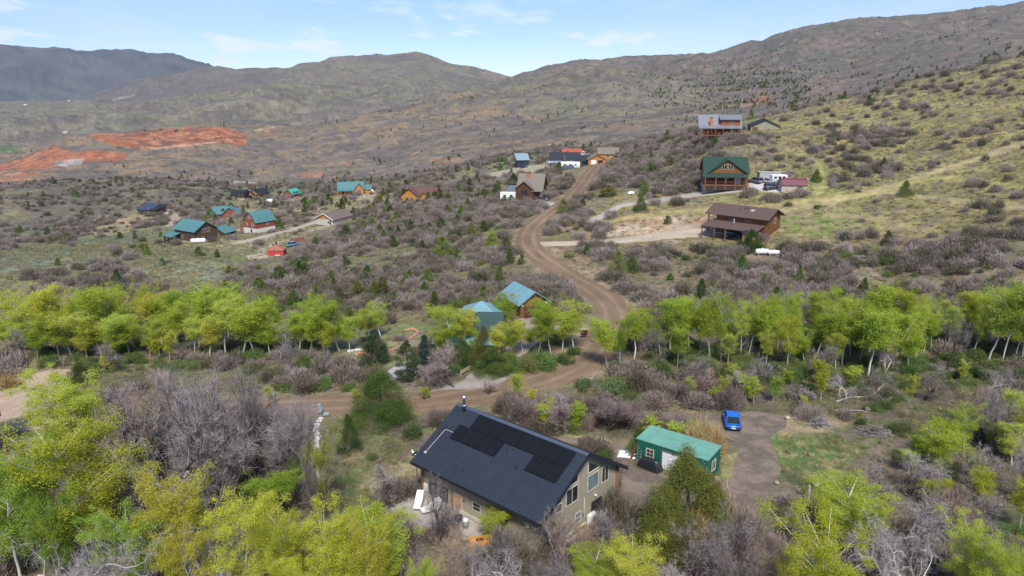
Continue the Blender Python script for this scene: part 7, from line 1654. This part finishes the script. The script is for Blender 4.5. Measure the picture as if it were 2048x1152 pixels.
populate(2, .6, 9, 640, 'juniper_tree', 'juniper', JUN, (2.2, 4.6), (.85, 1.2), 'green juniper', 'junipers scattered over the middle hillside', 'juniper_scatter', 'green junipers scattered through the brush', 150, lambda r: (r.uniform(.85, 1.25), r.uniform(.95, 1.3), .9))
populate(4, 34, 12, 300, 'grass_tuft', 'grass tuft', TUFT, (.6, 1.3), (.5, .9), 'straw coloured grass tuft in the open ground', 'grass tufts', 'grass_cover', 'straw coloured and green grass tufts over the open ground', 3, lambda r: (1, 1, 1))
def far_scatter():
    rs = np.random.default_rng(77); n = 60000; a = rs.uniform(R(-40), R(40), n); d = np.exp(rs.uniform(math.log(430), math.log(2300), n)); x = d*np.sin(a); y = d*np.cos(a); z = H(x, y); px, py = project(np.stack([x, y, z], -1))
    w = np.full(n, .004)
    for poly, v in (([(600,240),(1000,170),(1240,130),(1420,170),(1500,300),(1180,330),(900,330),(600,340)], .018), ([(1230,140),(1480,110),(1560,90),(1700,140),(1820,180),(1540,240),(1400,260),(1300,200)], .16), ([(1540,90),(2048,20),(2048,110),(1700,200),(1560,190)], .05), ([(1380,120),(1620,150),(1600,215),(1450,225),(1360,190)], .30), ([(0,360),(600,330),(600,380),(0,380)], .03), ([(600,340),(1200,290),(1180,330),(640,385)], .05)):
        w[poly_sd(px, py, poly) > rs.normal(size=n) * 6] = v
    w *= np.clip(d / 900, .3, 1.4) ** 1.0 * (.2 + 1.9 * sstep(.45, .62, fbm(x/60, y/60, 4, 66)))
    k = (rs.random(n) < w * .9) & (PXs(px, py)); x, y, z, d = x[k], y[k], z[k], d[k]; m = len(x); s = rs.uniform(1.8, 4.2, m)
    first = None; order = np.argsort(d); objs = []
    for q in range(3):
        i = order[q * 5]; o = link('juniper_tree', JUNFAR[q], None, (float(x[i]), float(y[i]), float(z[i]) - .1)); sc = float(s[i]); o.scale = (sc, sc, sc); tag(o, 'tiny dark juniper on the far slope behind the houses', 'juniper', 'tiny junipers on the far slopes'); objs.append(o)
    scatter_stuff('juniper_woodland', 'scattered dark junipers dotting the far hills', 'juniper', x, y, z, s, s * .95, objs, 78); print('far', m)
def PXs(px, py): return (px > -200) & (px < 2250)
far_scatter()

# ------------------------------------------------------------------ labels for look-alike plants: look, then the landmark they stand by
MARK = [(1462,838,'the blue car'),(1350,905,'the green shed'),(1000,800,'the far roof edge of the tan house'),(900,1040,'the patio of the tan house'),(1160,1060,'the gable of the tan house'),(640,826,'the utility pedestal'),(60,800,'the sand lot'),(750,700,'the round dark juniper'),(960,640,'the teal log house'),(1040,610,'the teal garage'),(1168,668,'the dark red mailbox'),(980,760,'the concrete turnout'),(1500,440,'the brown log house'),(1460,345,'the green-roofed log house'),(1588,370,'the maroon-roofed shed'),(1445,255,'the crest timber house'),(1060,370,'the taupe-roofed house'),(1140,325,'the black-roofed house'),(835,395,'the orange log house'),(710,380,'the knoll porch house'),(655,440,'the grey gabled house'),(511,450,'the red barn house'),(375,465,'the dark teal-roofed house'),(295,420,'the black modern house'),(552,502,'the red shed'),(480,388,'the stone-based house'),(1240,560,'the lower road curve'),(1055,475,'the upper road curve'),(1550,880,'the gravel loop'),(1600,910,'the bright grass patch'),(1800,850,'the right aspen clump'),(1700,1000,'the big lower right aspen'),(1700,650,'the right aspen row'),(300,640,'the left aspen grove'),(450,850,'the leafless thicket'),(200,950,'the bottom left grove'),(1230,760,'the willow clump'),(1810,380,'the lone slope juniper'),(1688,355,'the cut-branch heap'),(1537,505,'the white tank pair'),(760,800,'the big broad juniper'),(1370,980,'the shed junipers'),(285,495,'the round meadow juniper'),(694,470,'the left slope juniper'),(984,480,'the pale green slope juniper')]
NICE = {'oak_brush': 'leafless oak brush', 'sagebrush': 'grey-green sagebrush', 'green_shrub': 'leafy green shrub', 'juniper_tree': 'hillside juniper'}
groups_ = {}
for o in [o for o in COL.objects if o.parent is None and o.get('group') in ('leafless oak brush bushes', 'low grey-green sagebrush', 'leafy undergrowth shrubs', 'junipers scattered over the middle hillside', 'leafy green shrubs near the road')]:
    groups_.setdefault(o['group'], []).append(o)
for g, obs_ in groups_.items():
    big_ = sorted(q.scale[2] * q.scale[0] for q in obs_); lo_, hi_ = big_[len(big_)//3], big_[2*len(big_)//3]; bins = {}
    for o in obs_:
        px, py = project(np.array(o.location)); mk = min(MARK, key=lambda t: (t[0]-px)**2 + ((t[1]-py)*1.5)**2); ddx, ddy = px - mk[0], py - mk[1]
        rel = ('right of' if ddx > 0 else 'left of') if abs(ddx) > abs(ddy) * 1.2 else ('below' if ddy > 0 else 'above')
        v = o.scale[2] * o.scale[0]; sz = 'small' if v < lo_ else 'big' if v > hi_ else 'middling'; c = o.color; ti = 'brighter' if c[1] > .97 else 'darker' if c[1] < .85 else 'dull'
        bins.setdefault('%s %s %s %s %s' % (sz, ti, NICE[o.name.split('.')[0]], rel, mk[2]), []).append((float(px), o))
    for lab, it in bins.items():
        it.sort(key=lambda t: t[0])
        for i, (_, o) in enumerate(it):
            o['label'] = lab if len(it) == 1 else lab + (', leftmost one' if i == 0 else ', %s from left' % ORD[i])
st_ = sorted([o for o in COL.objects if o.name.startswith('stepping_stone')], key=lambda o: -o.location.y)
for i, o in enumerate(st_): o['label'] = 'pale flat stepping stone, %s from the road end of the winding path' % ('first' if i == 0 else ORD[i])

# ------------------------------------------------------------------ air
hb = MB().box(-16000, 16000, -300, 15500, -420, 1300)
hm = bpy.data.materials.new('haze_air'); hm.use_nodes = True; t = hm.node_tree
for n_ in list(t.nodes): t.nodes.remove(n_)
out = N(t, 'ShaderNodeOutputMaterial'); pvn = N(t, 'ShaderNodeVolumePrincipled'); pvn.inputs['Color'].default_value = (.80, .88, 1, 1); pvn.inputs['Density'].default_value = 3.4e-5; pvn.inputs['Anisotropy'].default_value = .2
L(t, pvn.outputs[0], out.inputs['Volume']); hz_o = hb.build('haze', hm); tag(hz_o, 'thin blue haze in the air of the valley', 'haze', kind='stuff')

seen_ = {}
for o in [o for o in COL.objects if o.parent is None and o.get('label')]:
    w_ = o['label'].split()
    if len(w_) > 16:
        o['label'] = o['label'].replace('the far roof edge of the tan house', 'the far roof edge').replace(', leftmost one', ', leftmost').replace('the big lower right aspen', 'the lower right aspen').replace('the pale green slope juniper', 'the pale slope juniper').replace('the bright grass patch', 'the grass patch').replace('the lower road curve', 'the lower curve').replace('the upper road curve', 'the upper curve')
    if o.get('group') and o['group'] in groups_ or o.name.startswith('green_shrub'):
        k = seen_.get(o['label'], 0); seen_[o['label']] = k + 1
        if k: o['label'] = o['label'].replace('leafy green shrub', 'leafy roadside shrub' if k == 1 else 'leafy verge shrub')

for nm_, txt_, noun_ in (('grass_tuft', 'grass tufts', 'straw coloured grass tuft'), ('juniper_tree', 'tiny junipers on the far slopes', 'tiny dark far-slope juniper')):
    for o in [o for o in COL.objects if o.get('group') == txt_]:
        px, py = project(np.array(o.location)); mk = sorted(MARK, key=lambda t: (t[0]-px)**2 + ((t[1]-py)*1.5)**2)[0]
        o['label'] = '%s %s %s' % (noun_, 'above' if py < mk[1] else 'below', mk[2])
for txt_ in ('grass tufts', 'tiny junipers on the far slopes'):
    q_ = sorted([o for o in COL.objects if o.get('group') == txt_], key=lambda o: o.location.x)
    for i, o in enumerate(q_):
        if sum(p_['label'] == o['label'] for p_ in q_) > 1: o['label'] = o['label'] + ', ' + ('leftmost' if i == 0 else ORD[i] + ' from left')
